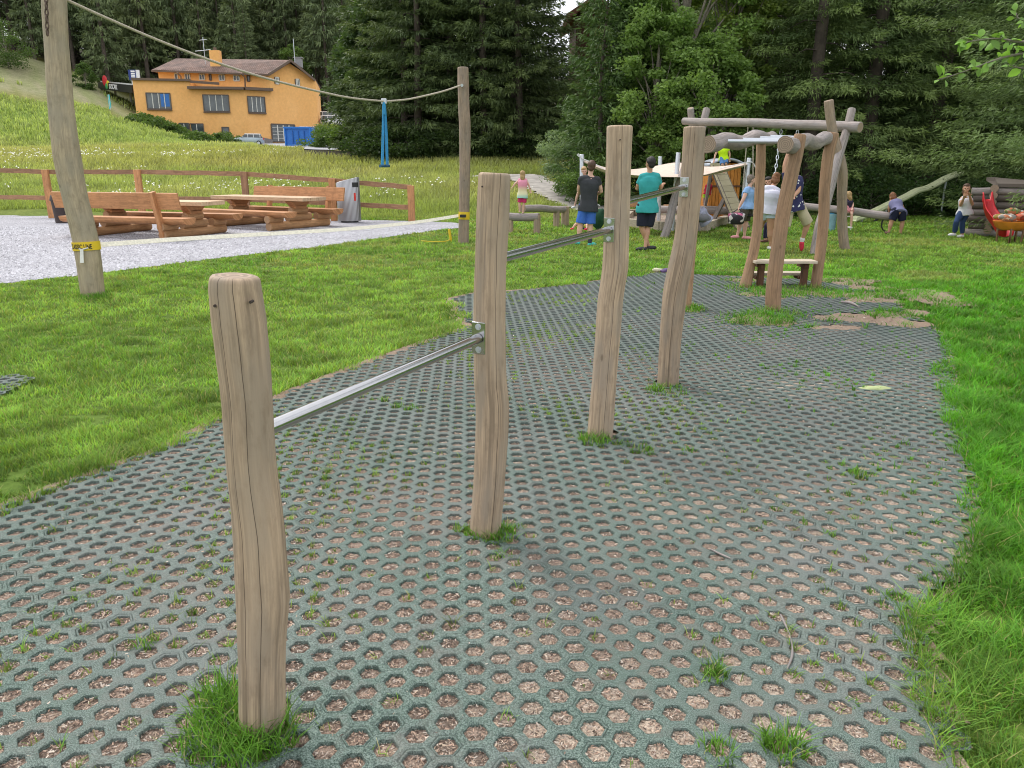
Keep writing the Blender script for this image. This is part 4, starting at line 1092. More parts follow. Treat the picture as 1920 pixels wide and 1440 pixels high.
for sx in (-.5, .5): log('leg', q + Vector((sx, 0, -.1)), q + Vector((sx, 0, .34)), .11, .11, M['larchlog'], wt, 3, 0, end='larchend')
MB().tube([q + Vector((.35, -.26, .18)), q + Vector((.35, -.34, .18))], .12, 18).build('wheel', M['brown'], wt)
wp = G(1252, 404); o = log('stump', wp + Vector((0, 0, -.1)), wp + Vector((0, 0, .34)), .17, .16, M['larchlog'], None, 4, 0, end='larchend'); tag(o, 'upright log stump at the back of the sandpit', 'stump')
o = log('balance_log', P(1200, 391, 22.6), P(1400, 394.5, 21.3), .10, .11, M['greylog'], None, 9, .03); tag(o, 'long grey log lying in front of the play hut ramp', 'log')
for x in (1225, 1385):
    pass

# ================================================================== play hut with ramp
hb = G(1356, 398); Yh = 22.6
hut = thing('play_hut', 'small orange wooden play hut under a curved grey roof', 'play hut', Vector((hb.x, Yh, 0)))
hl, hr = P(1327, 390, Yh).x, P(1384, 390, Yh).x
zT = P(0, 306, Yh).z
m_ = MB(); nb = 9
for k in range(nb):
    x0 = lerp(hl, hr, k / nb); x1 = lerp(hl, hr, (k + 1) / nb)
    m_.box(((x0 + x1) / 2, Yh, zT / 2 + .05), ((x1 - x0) - .012, .04, zT - .1))
m_.build('front_wall', M['hut'], hut)
m_ = MB(); m_.box((hl + .02, Yh + .5, zT / 2 + .05), (.04, .94, zT - .1)); m_.box((hr - .02, Yh + .5, zT / 2 + .05), (.04, .94, zT - .1)); m_.box(((hl + hr) / 2, Yh + 1.0, zT / 2 + .05), (hr - hl, .04, zT - .1)); m_.build('side_wall', M['hut'], hut)
m_ = MB()
for zz_ in (.3, zT * .62): m_.box(((hl + hr) / 2, Yh - .03, zz_), (hr - hl + .06, .03, .05))
m_.build('wall_batten', M['brown'], hut)
V, F = [], []; k = 12
for y in (Yh - .22, Yh + 1.2):
    for j in range(k + 1):
        t = j / k; V.append(Vector((lerp(hl - .1, hr + .1, t), y, zT - .06 + .20 * math.sin(t * math.pi) ** .8)))
for j in range(k): F.append((j, j + 1, k + 2 + j, k + 1 + j))
m_ = MB(); m_.add(V, F, smooth=True); o = m_.build('roof', plain('grey roofing', (.36, .40, .46), .5, .2), hut); s_ = o.modifiers.new('th', 'SOLIDIFY'); s_.thickness = .05
rm = thing('climbing_ramp', 'plank climbing ramp on an A frame leading down right of the hut', 'ramp', G(1395, 402))
t0, t1 = P(1345, 306, 21.6), P(1397, 397, 20.4); t1.z = .05
wv_ = Vector((P(1362, 306, 21.6).x - P(1328, 306, 21.6).x, 0, 0)) * .5 + Vector((0, .28, 0))
n = 11
for k in range(n):
    a, b_ = t0.lerp(t1, k / n), t0.lerp(t1, (k + .95) / n)
    m_ = MB(); m_.slab([a - wv_, b_ - wv_, b_ + wv_, a + wv_], .035); m_.build('plank', M['ramp'], rm)
for s in (-.85, .85):
    m_ = MB(); m_.beam(t0 + wv_ * s + Vector((0, 0, -.09)), t1 + wv_ * s + Vector((0, 0, -.09)), .06, .11); m_.build('stringer', M['darklog'], rm)
mid = t0.lerp(t1, .5); m_ = MB(); m_.beam(mid - wv_ * .9 + Vector((0, 0, -.1)), Vector((P(1333, 400, 21).x, 21.0, .0)), .07, .1); m_.beam(t0 - wv_ * .8 - Vector((0, 0, .06)), Vector((P(1318, 400, 22).x, 22.0, 0)), .07, .1); m_.build('brace', M['greylog'], rm)
m_ = MB(); m_.slab([t0 + Vector((-1.0, 0, .0)) , t0 - wv_, t0 - wv_ + Vector((0, .9, 0)), t0 + Vector((-1.0, .9, 0))][::-1], .04); m_.beam(t0 + Vector((-.95, .1, 0)), Vector((t0.x - .95, t0.y + .1, 0)), .08, .08); m_.beam(t0 + Vector((-.95, .85, 0)), Vector((t0.x - .95, t0.y + .85, 0)), .08, .08); m_.build('platform', M['darklog'], rm)

# ================================================================== seesaw, slide, log cabin
ss = thing('seesaw', 'long grey log seesaw resting on a low support before the dark spruces', 'seesaw', G(1562, 425))
log('log', P(1470, 380, 20.4), P(1668, 406, 19.2), .085, .1, M['greylog'], ss, 12, .02)
blu = plain('blue plastic', (.04, .30, .62), .4); bgy = plain('blue grey drum', (.20, .36, .42), .5)
q = P(1562, 395, 19.75); MB().tube([(q.x, q.y, -.05), (q.x, q.y, q.z - .08)], .10, 18).build('support', bgy, ss)
w_ = P(1658, 404, 19.25)
MB().tube([w_ + Vector((.12, 0, -.05)) + Vector((.16 * math.cos(a), 0, -.15 + .2 * math.sin(a))) for a in [k * .5 for k in range(3, 11)]], .02, 8).build('spring_stop', M['black'], ss)
hm = plain('white steel tube', (.7, .68, .66), .5)
m_ = MB()
for dx in (-11, 11):
    a = P(1588 + dx, 393, 19.5); m_.tube([P(1588 + dx * .8, 388, 19.5), (a.x, a.y, .05)], .018, 8)
for y in (398, 406): m_.tube([P(1577, y, 19.5), P(1599, y, 19.5)], .015, 8)
m_.build('handle_frame', hm, ss)
o = MB().tube([G(1567, 415) + Vector((0, .6, 0)), G(1567, 415) + Vector((0, .6, .42))], [.15, .19], 20).build('bucket', blu); tag(o, 'bright blue tub standing behind the seesaw support', 'tub')
sd_ = thing('slide', 'pale green wavy slide descending out of the spruces', 'slide', G(1606, 416))
spn = [(1800, 327, 25.5), (1774, 337, 25.1), (1754, 348, 24.8), (1738, 355.5, 24.5), (1718, 361, 24.2), (1698, 372, 23.9), (1667, 386, 23.5), (1651, 394, 23.2), (1632, 403, 22.9), (1612, 411, 22.6), (1600, 414, 22.5)]
spn = resamp([P(*p) for p in spn], [0] * len(spn), .12)[0]
V, F = [], []; prof = [(-.26, .10), (-.24, .11), (-.215, .0), (.215, 0), (.24, .11), (.26, .10)]
for p in spn:
    for a, z in prof: V.append(p + Vector((-.1 * a, .6 * a, z)))
m = len(prof)
for i in range(len(spn) - 1):
    for j in range(m - 1): a = i * m + j; F.append((a, a + 1, a + m + 1, a + m))
m_ = MB(); m_.add(V, F, smooth=True); o = m_.build('chute', plain('pale green fibreglass', (.66, .70, .44), .4, var=.1), sd_); s_ = o.modifiers.new('th', 'SOLIDIFY'); s_.thickness = .02
m_ = MB()
for k in (6, -4, -14):
    p = spn[k if k > 0 else len(spn) + k]; m_.tube([p, (p.x, p.y, -.05)], .035, 8)
m_.build('support', M['galv'], sd_)
m_ = MB(); p = spn[-10]; m_.tube([Vector((p.x - .2, p.y - .25, .02)), Vector((p.x + .05, p.y - .25, .2)), Vector((p.x + .5, p.y - .25, .26))], .035, 8); m_.build('foot_arch', M['black'], sd_)

lc = thing('log_cabin', 'dark stacked log cabin under the spruce branches at the right', 'log cabin', G(1850, 436))
x0, x1 = P(1842, 420, 18.0).x, P(1990, 420, 17.0).x
k = 0
for i in range(7):
    z = .09 + i * .155
    log('wall_log', (x0 - .2 + .06 * (i % 2), 18.3, z), (x1, 17.6, z), .085, .085, M['darklog'] if i % 3 else M['greylog'], lc, i, .01)
    log('wall_log', (x0 + .08, 17.9, z + .075), ((x0 + .25) * 1.172, 21, z + .075), .085, .085, M['darklog'], lc, i + 20, .01)
rf = MB(); rf.slab([(x0 + .2, 18.0, 1.2), (x1 + .3, 17.3, 1.2), (x1 + .3, 20.5, 1.3), (x0 * 1.15, 20.5, 1.3)], .08); rf.build('roof', M['darklog'], lc)
def cushmat(name, c):
    m, nt, b = nm(name); vo = N(nt, 'ShaderNodeTexVoronoi'); vo.inputs['Scale'].default_value = 15; nt.links.new(N(nt, 'ShaderNodeTexCoord').outputs['Object'], vo.inputs[0]); s = N(nt, 'ShaderNodeSeparateColor'); nt.links.new(vo.outputs['Color'], s.inputs[0])
    nt.links.new(ramp(nt, s.outputs[0], [(.2, tuple(k * .3 for k in c)), (.45, c), (.6, (.5, .48, .42)), (.8, (.42, .14, .06))]), b.inputs['Base Color']); b.inputs['Roughness'].default_value = .85; return m
red = plain('red plastic', (.60, .02, .03), .35, var=.12)
rs = thing('red_slide', 'short red plastic slide leaning against the log cabin', 'slide', G(1872, 444))
a, b_ = P(1830, 392, 18.0), P(1880, 442, 16.9); a.z = .95; b_.z = .05
m_ = MB()
path_ = [P(1846, 392, 17.7), P(1854, 402, 17.55), P(1866, 420, 17.3), P(1880, 441, 17.05), P(1893, 443, 16.9)]
path_[0].z = .86; path_ = resamp(path_, [0] * 5, .08)[0]; V, F = [], []
for p in path_:
    for c_, z in ((-.30, .16), (-.27, .16), (-.24, 0), (.24, 0), (.27, .16), (.30, .16)): V.append(p + Vector((.75 * c_ + .0, .66 * c_, z)))
for i in range(len(path_) - 1):
    for j in range(5): a_ = i * 6 + j; F.append((a_, a_ + 1, a_ + 7, a_ + 6))
m_.add(V, F, smooth=True); o = m_.build('chute', red, rs); s_ = o.modifiers.new('th', 'SOLIDIFY'); s_.thickness = .02
bs = P(1896, 425, 16.6); bsk = thing('play_basket', 'orange basket on legs heaped with bright cushions beside the red slide', 'basket', Vector((bs.x, bs.y, 0)))
org = plain('orange plastic', (.65, .22, .03), .5)
MB().tube([(bs.x, bs.y, .28), (bs.x, bs.y, .34), (bs.x, bs.y, .46)], [.2, .3, .36], 20).build('tray', org, bsk)
m_ = MB()
for a in (0.5, 2.6, 4.2, 5.6): m_.tube([(bs.x, bs.y, .29), (bs.x + .23 * math.cos(a), bs.y + .23 * math.sin(a), .27), (bs.x + .22 * math.cos(a), bs.y + .22 * math.sin(a), 0), (bs.x + .24 * math.cos(a), bs.y + .24 * math.sin(a), .32)], .022, 8)
m_.build('tray_stand', M['fence'], bsk)
for i, (dx, dy, dz, r, c_) in enumerate(((-.14, -.08, .54, .17, (.7, .66, .6)), (.12, -.1, .56, .16, (.62, .10, .04)), (0, .05, .66, .15, (.25, .36, .10)), (-.2, .1, .55, .12, (.65, .45, .08)), (.22, .08, .6, .13, (.6, .55, .65)))):
    rock('cushion', (bs.x + dx, bs.y + dy, dz), r, cushmat('cloth %d' % i, c_), ('cream', 'red', 'green', 'mustard', 'lilac')[i] + ' cushion heaped in the orange basket', 'cushion', 'cushions heaped in the orange basket', i, (1.1, .8, .5))
m_ = MB(); m_.beam(P(1912, 397, 16.8), P(1945, 414, 16.8), .3, .06, (0, 0, 1)); o = m_.build('orange_board', org); 
m_ = None; tag(o, 'slanted orange board on the cabin front at the right edge', 'board')
# small things
sh = G(1243, 513); rock('shoe', sh + Vector((.06, 0, .04)), .07, plain('purple cloth', (.10, .06, .16), .8), 'dark purple shoe lying at the mat edge beyond the tallest bar post', 'shoe', None, 3, (1.5, .8, .6))
rock('shoe', sh + Vector((-.07, .05, .04)), .06, plain('cream cloth', (.6, .58, .42), .8), 'cream shoe lying beside the purple one at the mat edge', 'shoe', None, 6, (1.5, .8, .6))
q = [G(1576, 572), G(1590, 573), G(1602, 577), G(1610, 582)]
tag(MB().tube([v + Vector((0, 0, .04)) for v in resamp(q, [0] * 4, .05)[0]], [.012 + .006 * math.sin(i) for i in range(len(resamp(q, [0] * 4, .05)[0]))], 8, wob=.2).build('stick', M['greylog']), 'bent pale stick lying on the bare earth patch', 'stick')
for (pts, lb) in (([(1462, 1165), (1480, 1205), (1484, 1240), (1474, 1268)], 'thin curved twig lying across the mat holes near the right edge'), ([(1330, 1040), (1350, 1050), (1368, 1058)], 'thin straight twig lying on the mats below the tall posts')):
    q = resamp([G(*p) + Vector((0, 0, .028)) for p in pts], [0] * len(pts), .02)[0]
    tag(MB().tube(q, [.003 + .0015 * math.sin(i * .7) for i in range(len(q))], 6, wob=.3).build('twig', M['greylog']), lb, 'twig')
o = rock('leaf_clump', G(1640, 733) + Vector((0, 0, .02)), .05, plain('pale leaf', (.40, .46, .22), .8), 'wilted pale leaf lying on the far mats', 'leaf', None, 2, (2.4, 1, .3))
# ================================================================== the orange house
ora, nt, b = nm('orange render')
c = ramp(nt, noisen(nt, .35, 5), [(.3, (.86, .46, .16)), (.7, (.92, .52, .20))])
c = mixc(nt, 1, c, ramp(nt, noisen(nt, 3, 6, rough=.7), [(.3, (.88, .86, .84)), (.7, (1.04, 1.04, 1.04))]), 'MULTIPLY')
nt.links.new(c, b.inputs['Base Color']); b.inputs['Roughness'].default_value = .9; bump(nt, b, noisen(nt, 8, 5), .15, .03)
ora2 = plain('base plinth', (.22, .20, .19), .9); trim = plain('brown metal trim', (.13, .085, .06), .5); tile, nt, b = nm('brown roof tiles')
wv = N(nt, 'ShaderNodeTexBrick'); wv.inputs['Scale'].default_value = 1.4; wv.inputs['Color1'].default_value = (.17, .11, .09, 1); wv.inputs['Color2'].default_value = (.25, .175, .15, 1); wv.inputs['Mortar'].default_value = (.06, .04, .035, 1); wv.inputs['Mortar Size'].default_value = .03; wv.inputs['Row Height'].default_value = .32; wv.inputs['Brick Width'].default_value = .4
nt.links.new(N(nt, 'ShaderNodeTexCoord').outputs['Object'], wv.inputs[0])
c = mixc(nt, 1, wv.outputs[0], ramp(nt, noisen(nt, .9, 5), [(.3, (.7, .72, .75)), (.7, (1.3, 1.2, 1.15))]), 'MULTIPLY'); nt.links.new(c, b.inputs['Base Color']); b.inputs['Roughness'].default_value = .85; bump(nt, b, wv.outputs[1], .4, .05)
glass, nt, b = nm('window glass'); c = ramp(nt, noisen(nt, .7, 4), [(.3, (.02, .03, .035)), (.7, (.10, .12, .13))]); nt.links.new(c, b.inputs['Base Color']); b.inputs['Roughness'].default_value = .08; b.inputs['Specular IOR Level'].default_value = .8
wfr = plain('pale window frame', (.66, .66, .62), .5); dfr = plain('dark window frame', (.10, .08, .07), .5)
def pl(px, Y, row=158): p = P(px, row, Y); return (p.x, p.y)
hA, hB, hF, hC, hD = pl(249, 108), pl(356, 109.5), pl(457, 110.5), pl(506, 112.5), pl(592, 117.5)
hs = thing('house', 'orange rendered house with brown hipped roof above the meadow', 'house', Vector((hC[0], hC[1], 0)))
def zat(px, py, A, B): return PW(px, py, A, B).z
def off(p, q, d):   # shift both points along the outward normal of p->q (towards the camera = +)
    v = Vector((q[0] - p[0], q[1] - p[1])).normalized(); n = Vector((v.y, -v.x)); return (p[0] + n.x * d, p[1] + n.y * d), (q[0] + n.x * d, q[1] + n.y * d)
zb = 1.5
back = lambda p, d: (p[0] - .18 * d, p[1] + d)
z1 = zat(300, 151, hA, hB); z2 = zat(430, 168, hB, hF); zu = zat(400, 137, hB, hF); zg = zat(506, 142, hC, hD); zg2 = zat(588, 150, hC, hD); zp = zat(545, 119, hC, hD)
MB().prism([hA, hB, back(hB, 11), back(hA, 11)], [zb] * 4, [z1] * 4).build('left_wall', ora, hs)
MB().prism([hB, hF, hC, back(hC, 2.4), back(hB, 2.6)], [zb] * 5, [z2] * 5).build('front_wall', ora, hs)
# upper storey, set back, and the tall gable wall
uL = pl(299, 113.5); uB = (lerp(uL[0], hC[0], 1.0), lerp(uL[1], hC[1], 1))
MB().prism([uL, hC, back(hC, 10), back(uL, 10)], [z1 - 3.2] * 4, [zu + .5] * 4).build('upper_wall', ora, hs)
gw = MB(); gm = pl(546, lerp(hC[1], hD[1], .47))
gpts = [Vector((hC[0], hC[1], zb)), Vector((hD[0], hD[1], zb)), Vector((hD[0], hD[1], zg2)), Vector((gm[0], gm[1], zp)), Vector((hC[0], hC[1], zg + .2))]
sh_ = Vector((-.18 * 10, 10, 0)); V = gpts + [p + sh_ for p in gpts]; n = 5
gw.add(V, [(0, 1, 2, 3, 4), (9, 8, 7, 6, 5)] + [(i, i + 5, (i + 1) % 5 + 5, (i + 1) % 5) for i in range(5)]); gw.build('gable_wall', ora, hs)
# roofs
rl = P(284, 131, 112.3); rr_ = P(506, 138.5, 111.6); rdl = P(330, 109.5, 117.5); rdr = P(547, 112.5, 114.4); re = P(593, 150, 117.2)
ob_ = sh_ * 1.1
m_ = MB(); m_.slab([rl, rr_, rdr, rdl], .22, (0, -.5, .85)); m_.build('roof', tile, hs)
m_ = MB(); bl_ = rl + ob_; br_ = re + ob_ * .9
m_.slab([rl + ob_, rl, rdl], .2, (-.5, -.3, .8)); m_.slab([rdl, rdr, rdr + ob_, rl + ob_], .2, (0, .5, .85)); m_.build('roof', tile, hs)
m_ = MB(); m_.slab([rdr + Vector((0, -.6, .03)), re + Vector((0, -.6, .03)), re + ob_, rdr + ob_ * .8], .22, (.5, 0, .85)); m_.build('roof', tile, hs)
m_ = MB()
e0 = Vector((0, -.62, -.12)); m_.beam(rr_ + e0, rdr + e0, .08, .3); m_.beam(rdr + e0, re + e0, .08, .3); m_.beam(rl + Vector((0, -.1, -.15)), rr_ + Vector((0, -.1, -.15)), .14, .18); m_.build('bargeboard', trim, hs)
ch = MB(); q = P(404, 118, 113.2); ch.box((q.x, q.y + .3, q.z - .2), (1.35, .9, 3.6)); o = ch.build('chimney', ora, hs); MB().tube([(q.x, q.y + .3, q.z + 1.5), (q.x, q.y + .3, q.z + 2.0)], .22, 10).build('flue', trim, o)
m_ = MB(); q = P(384, 108, 114); m_.tube([(q.x, q.y, q.z - 3.5), (q.x, q.y, q.z + 2.6)], .05, 6); m_.tube([(q.x - 1.2, q.y, q.z + .8), (q.x + .9, q.y, q.z + 1.0)], .045, 6); m_.tube([(q.x - .5, q.y, q.z + 2.2), (q.x + .5, q.y, q.z + 2.3)], .035, 6); m_.build('aerial', M['galv'], hs)
m_ = MB(); q = P(551, 90, 117); m_.tube([(q.x, q.y, q.z - 3), (q.x, q.y, q.z + 1.2)], .05, 6); m_.build('mast', M['galv'], hs)
m_ = MB(); q = P(560, 114, 118); m_.box((q.x, q.y, q.z - .3), (.9, .9, 1.2)); m_.box((q.x, q.y, q.z + .4), (1.2, 1.1, .12)); m_.build('chimney', plain('grey chimney', (.3, .3, .31), .8), hs)
# ledges over the lower storeys
def ledge(a, ya, b, yb, A, B, h, d, zz=None):
    p, q = PW(a, ya, A, B), PW(b, yb, A, B)
    if zz is not None: p.z = q.z = zz
    v = (q - p).normalized(); n = Vector((v.y, -v.x, 0)) * (d / 2 - .12); m_ = MB(); m_.beam(p + n, q + n, d, h); return m_
ledge(247, 150, 357, 153, hA, hB, .28, .5, z1 + .1).build('ledge', trim, hs); ledge(354, 166, 459, 169.5, hB, hF, .34, 1.0, z2 + .13).build('ledge', trim, hs); ledge(457, 169.5, 509, 174, hF, hC, .36, 1.0, z2 + .14).build('ledge', trim, hs)
o1, o2 = off(uL, hC, -.0); ledge(357, 153, 411, 157, hB, hF, .3, .4).build('ledge', trim, hs)
def win(x0, y0, x1, y1, A, B, nm_, mull, frame, sill=True, fr=.10, cross=0, shut=None, gl=None):
    p00, p10, p01, p11 = PW(x0, y1, A, B), PW(x1, y1, A, B), PW(x0, y0, A, B), PW(x1, y0, A, B)
    v = Vector((B[0] - A[0], B[1] - A[1], 0)).normalized(); n = Vector((v.y, -v.x, 0)); zb_, zt_ = (p00.z + p10.z) / 2, (p01.z + p11.z) / 2
    a = Vector((p00.x, p00.y, 0)); b_ = Vector((p10.x, p10.y, 0)); d = .05
    def q(t, z, o): r = a.lerp(b_, t); return Vector((r.x + n.x * o, r.y + n.y * o, z))
    m_ = MB(); 
    m_.beam(q(0, zb_, d), q(0, zt_, d), fr, .14, n); m_.beam(q(1, zb_, d), q(1, zt_, d), fr, .14, n); m_.beam(q(0, zt_, d + .004), q(1, zt_, d + .004), .14, fr); m_.beam(q(0, zb_, d + .004), q(1, zb_, d + .004), .14, fr)
    w_ = m_.build(nm_, frame, hs)
    if mull or cross:
        m_ = MB()
        for k in range(1, mull + 1): t = k / (mull + 1); m_.beam(q(t, zb_ + fr / 2, .055), q(t, zt_ - fr / 2, .055), fr, .08, n)
        for k in range(1, cross + 1): z = lerp(zb_, zt_, k / (cross + 1)); m_.beam(q(0, z, .06), q(1, z, .06), .06, .05)
        m_.build('mullions', wfr if frame is not M['fence'] else frame, w_)
    m_ = MB(); m_.slab([q(0, zb_, .03), q(1, zb_, .03), q(1, zt_, .03), q(0, zt_, .03)], .02, n); m_.build('pane', gl or glass, w_)
    if sill: m_ = MB(); m_.beam(q(-.02, zb_ - .14, .12), q(1.02, zb_ - .14, .12), .3, .14); m_.build('sill', trim, w_)
    if shut:
        m_ = MB()
        for t0_, t1_ in ((-.42, -.06), (1.06, 1.42)): m_.slab([q(t0_, zb_, .07), q(t1_, zb_, .07), q(t1_, zt_, .07), q(t0_, zt_, .07)], .05, n)
        m_.build('shutter', trim, w_)
    return w_
win(277, 174.5, 322, 204, hA, hB, 'window', 3, dfr); win(383, 178, 431, 208.5, hB, hF, 'window', 3, dfr)
win(466, 181.5, 498, 210.5, hF, hC, 'window', 3, dfr); win(338, 232, 383, 258, hA, hB, 'window', 3, dfr) if False else win(358, 232, 383, 252, hB, hF, 'window', 1, dfr)
win(338, 231, 356, 252, hA, hB, 'window', 1, dfr); win(417, 238.5, 430, 250, hB, hF, 'window', 0, dfr)
poster = plain('blue poster', (.03, .16, .5), .5)
q = PW(308, 189, hA, hB); v = Vector((hB[0] - hA[0], hB[1] - hA[1], 0)).normalized()
for x0, x1 in ((303, 309), (311, 319)):
    a, b_ = PW(x0, 200, hA, hB), PW(x1, 200, hA, hB); m_ = MB(); n_ = Vector((v.y, -v.x, 0)) * .06; m_.slab([a + n_, b_ + n_, b_ + n_ + Vector((0, 0, 1.6)), a + n_ + Vector((0, 0, 1.6))], .01, n_); m_.build('poster', poster, hs)
dark = plain('dark opening', (.05, .045, .05), .6)
for x0, x1, f in ((329, 334, wfr), (348, 357, wfr), (375, 384.5, wfr), (393.5, 397, trim), (412, 422, wfr), (439, 449.5, wfr), (464, 469, trim)):
    y = 137 + (x0 - 330) * .03 + 1
    win(x0, y, x1, y + 10.5, uL, hC, 'window', 1 if x1 - x0 > 6 else 0, f, False, .12)
for x0, x1, y in ((517, 522.5, 145), (555.5, 560.5, 148.5)): win(x0, y, x1, y + 12.5, hC, hD, 'window', 1, wfr, False, .12, 0, True)
gd = win(511, 233.5, 554, 266, hC, hD, 'garage_door', 3, dfr, False, .16, 4)
m_ = MB(); a, b_ = PW(493, 262, hF, hC), PW(511, 266, hC, hD); m_.beam(a + Vector((0, -.1, -.3)), b_ + Vector((0, -.1, -.3)), .2, 1.2); m_.build('plinth', ora2, hs)
for px_, y0, y1 in ((332, 136, 152), (452, 138, 166)):   # downpipes with a swan neck
    a = P(px_, y0, 111.2); b_ = P(px_ + 7, y0 + 7, 111.6); e = P(px_ + 8, y1, 111.6)
    MB().tube([a, b_, e], .10, 8).build('downpipe', trim, hs)
m_ = MB(); q = PW(600, 170, hC, hD); a, b_ = pl(578, 116.6), pl(600, 118)
m_.prism([pl(577, 117.4), pl(594, 119), back(pl(594, 119), 6), back(pl(577, 117.4), 6)], [zb] * 4, [zat(590, 165, hC, hD)] * 4); m_.build('side_wing', ora, hs)

# ================================================================== filling station canopy and price board
blk = plain('black fascia', (.012, .012, .014), .4); whiteE = plain('white sign paint', (.8, .8, .8), .5)
cnp = thing('station_canopy', 'black petrol station canopy with white lettering left of the orange house', 'canopy', GT(225, 190))
a, b_ = P(187, 156, 121), P(250, 162, 112); c0 = P(187, 165, 121); 
m_ = MB(); m_.beam((a + c0) / 2, b_ + Vector((0, 0, -.35)), .5, 1.0); m_.build('fascia', blk, cnp)
m_ = MB(); m_.slab([a + Vector((0, .3, .35)), b_ + Vector((0, .3, .35)), b_ + Vector((5, 12, .35)), a + Vector((5, 12, .35))], .4, (0, 0, 1)); m_.build('roof', wfr, cnp)
m_ = MB()
for px_ in (215, 243): q = P(px_, 165, 121); m_.tube([(q.x, q.y, q.z), (q.x, q.y, Hf(q.x, q.y) - .3)], .16, 8)
m_.build('columns', wfr, cnp)
def letters(text, p0, dirv, size, mat, parent, name='lettering', th=.03, align='LEFT'):
    cu = bpy.data.curves.new('t', 'FONT'); cu.body = text; cu.size = size; cu.extrude = th; cu.offset = size * .008; cu.align_x = align; cu.align_y = 'CENTER'
    me = evaluated_mesh(bpy.data.objects.new('t', cu))
    x = Vector(dirv).normalized(); z = Vector((0, 0, 1)); nrm = x.cross(z).normalized(); z = nrm.cross(x).normalized() * -1 if nrm.cross(x).z < 0 else nrm.cross(x).normalized()
    Mx = Matrix((x, z, nrm)).transposed().to_4x4(); Mx.translation = Vector(p0); me.transform(Mx)
    return link(name, me, parent, True, mat)
A0 = (a + c0) / 2; B0 = b_ + Vector((0, 0, -.35)); dv = (B0 - A0).normalized(); nv = dv.cross(Vector((0, 0, 1))).normalized()
letters('SOCAR', A0.lerp(B0, .36) + nv * .30, dv, .92, whiteE, cnp)
lg = A0.lerp(B0, .29) + nv * .33
m_ = MB(); m_.ell(lg + Vector((-.15, -.02, .75)), (.38, .08, .75)); m_.build('emblem', plain('emblem red', (.62, .03, .04), .5), cnp)
m_ = MB(); m_.ell(lg + Vector((.28, -.08, .25)), (.26, .08, .55)); m_.build('emblem', plain('emblem yellow', (.72, .58, .03), .5), cnp)
m_ = MB(); m_.ell(lg + Vector((.05, -.12, .0)), (.2, .08, .42)); m_.build('emblem', plain('emblem green', (.06, .35, .1), .5), cnp)
q = P(250, 140, 122); pb_ = thing('price_board', 'dark blue price board with white rows left of the orange house roof', 'sign', Vector((q.x, q.y, Hf(q.x, q.y))))
w0, w1, zt_, zb_ = P(240.5, 131, 122), P(254, 131, 122), P(240, 131, 122).z, P(240, 150, 122).z
m_ = MB(); m_.box(((w0.x + w1.x) / 2, 122, (zt_ + zb_) / 2), (w1.x - w0.x, .3, zt_ - zb_)); m_.build('panel', plain('deep blue sign', (.015, .04, .20), .4), pb_)
m_ = MB()
for k in range(4):
    z = lerp(zt_, zb_, (k + .7) / 4.4); m_.box(((w0.x * .35 + w1.x * .65), 121.82, z), ((w1.x - w0.x) * .55, .04, .22))
m_.build('price_rows', whiteE, pb_)
m_ = MB(); q2 = P(257, 131, 122); m_.box((q2.x, 122.1, (zt_ + zb_) / 2), (.45, .3, zt_ - zb_)); m_.build('side_panel', whiteE, pb_)
m_ = MB(); m_.box(((w0.x + w1.x) / 2, 122.1, zb_ - 3), (.5, .2, 6)); m_.build('pole', wfr, pb_)
# cyan feather flags on the slope
cy_ = plain('cyan banner', (.05, .55, .62), .6)
for i, (px_, y0, y1, lb) in enumerate(((133, 170, 199, 'cyan feather flag on the slope just right of the leaning pale post'), (204.5, 177, 205, 'cyan feather flag on the slope below the black canopy'))):
    g = GT(px_ + 3, y1 + 1); f = thing('feather_flag', lb, 'flag', g); Yf = g.y
    MB().tube([g - Vector((0, 0, .3)), P(px_ - 2, y0, Yf)], .04, 6).build('mast', wfr, f)
    m_ = MB(); m_.slab([P(px_ - 3, y0 + 1, Yf), P(px_ + .5, y0, Yf), P(px_ + 4.2, y1 - 3, Yf), P(px_ + .5, y1, Yf)][::-1], .03); m_.build('banner', cy_, f)

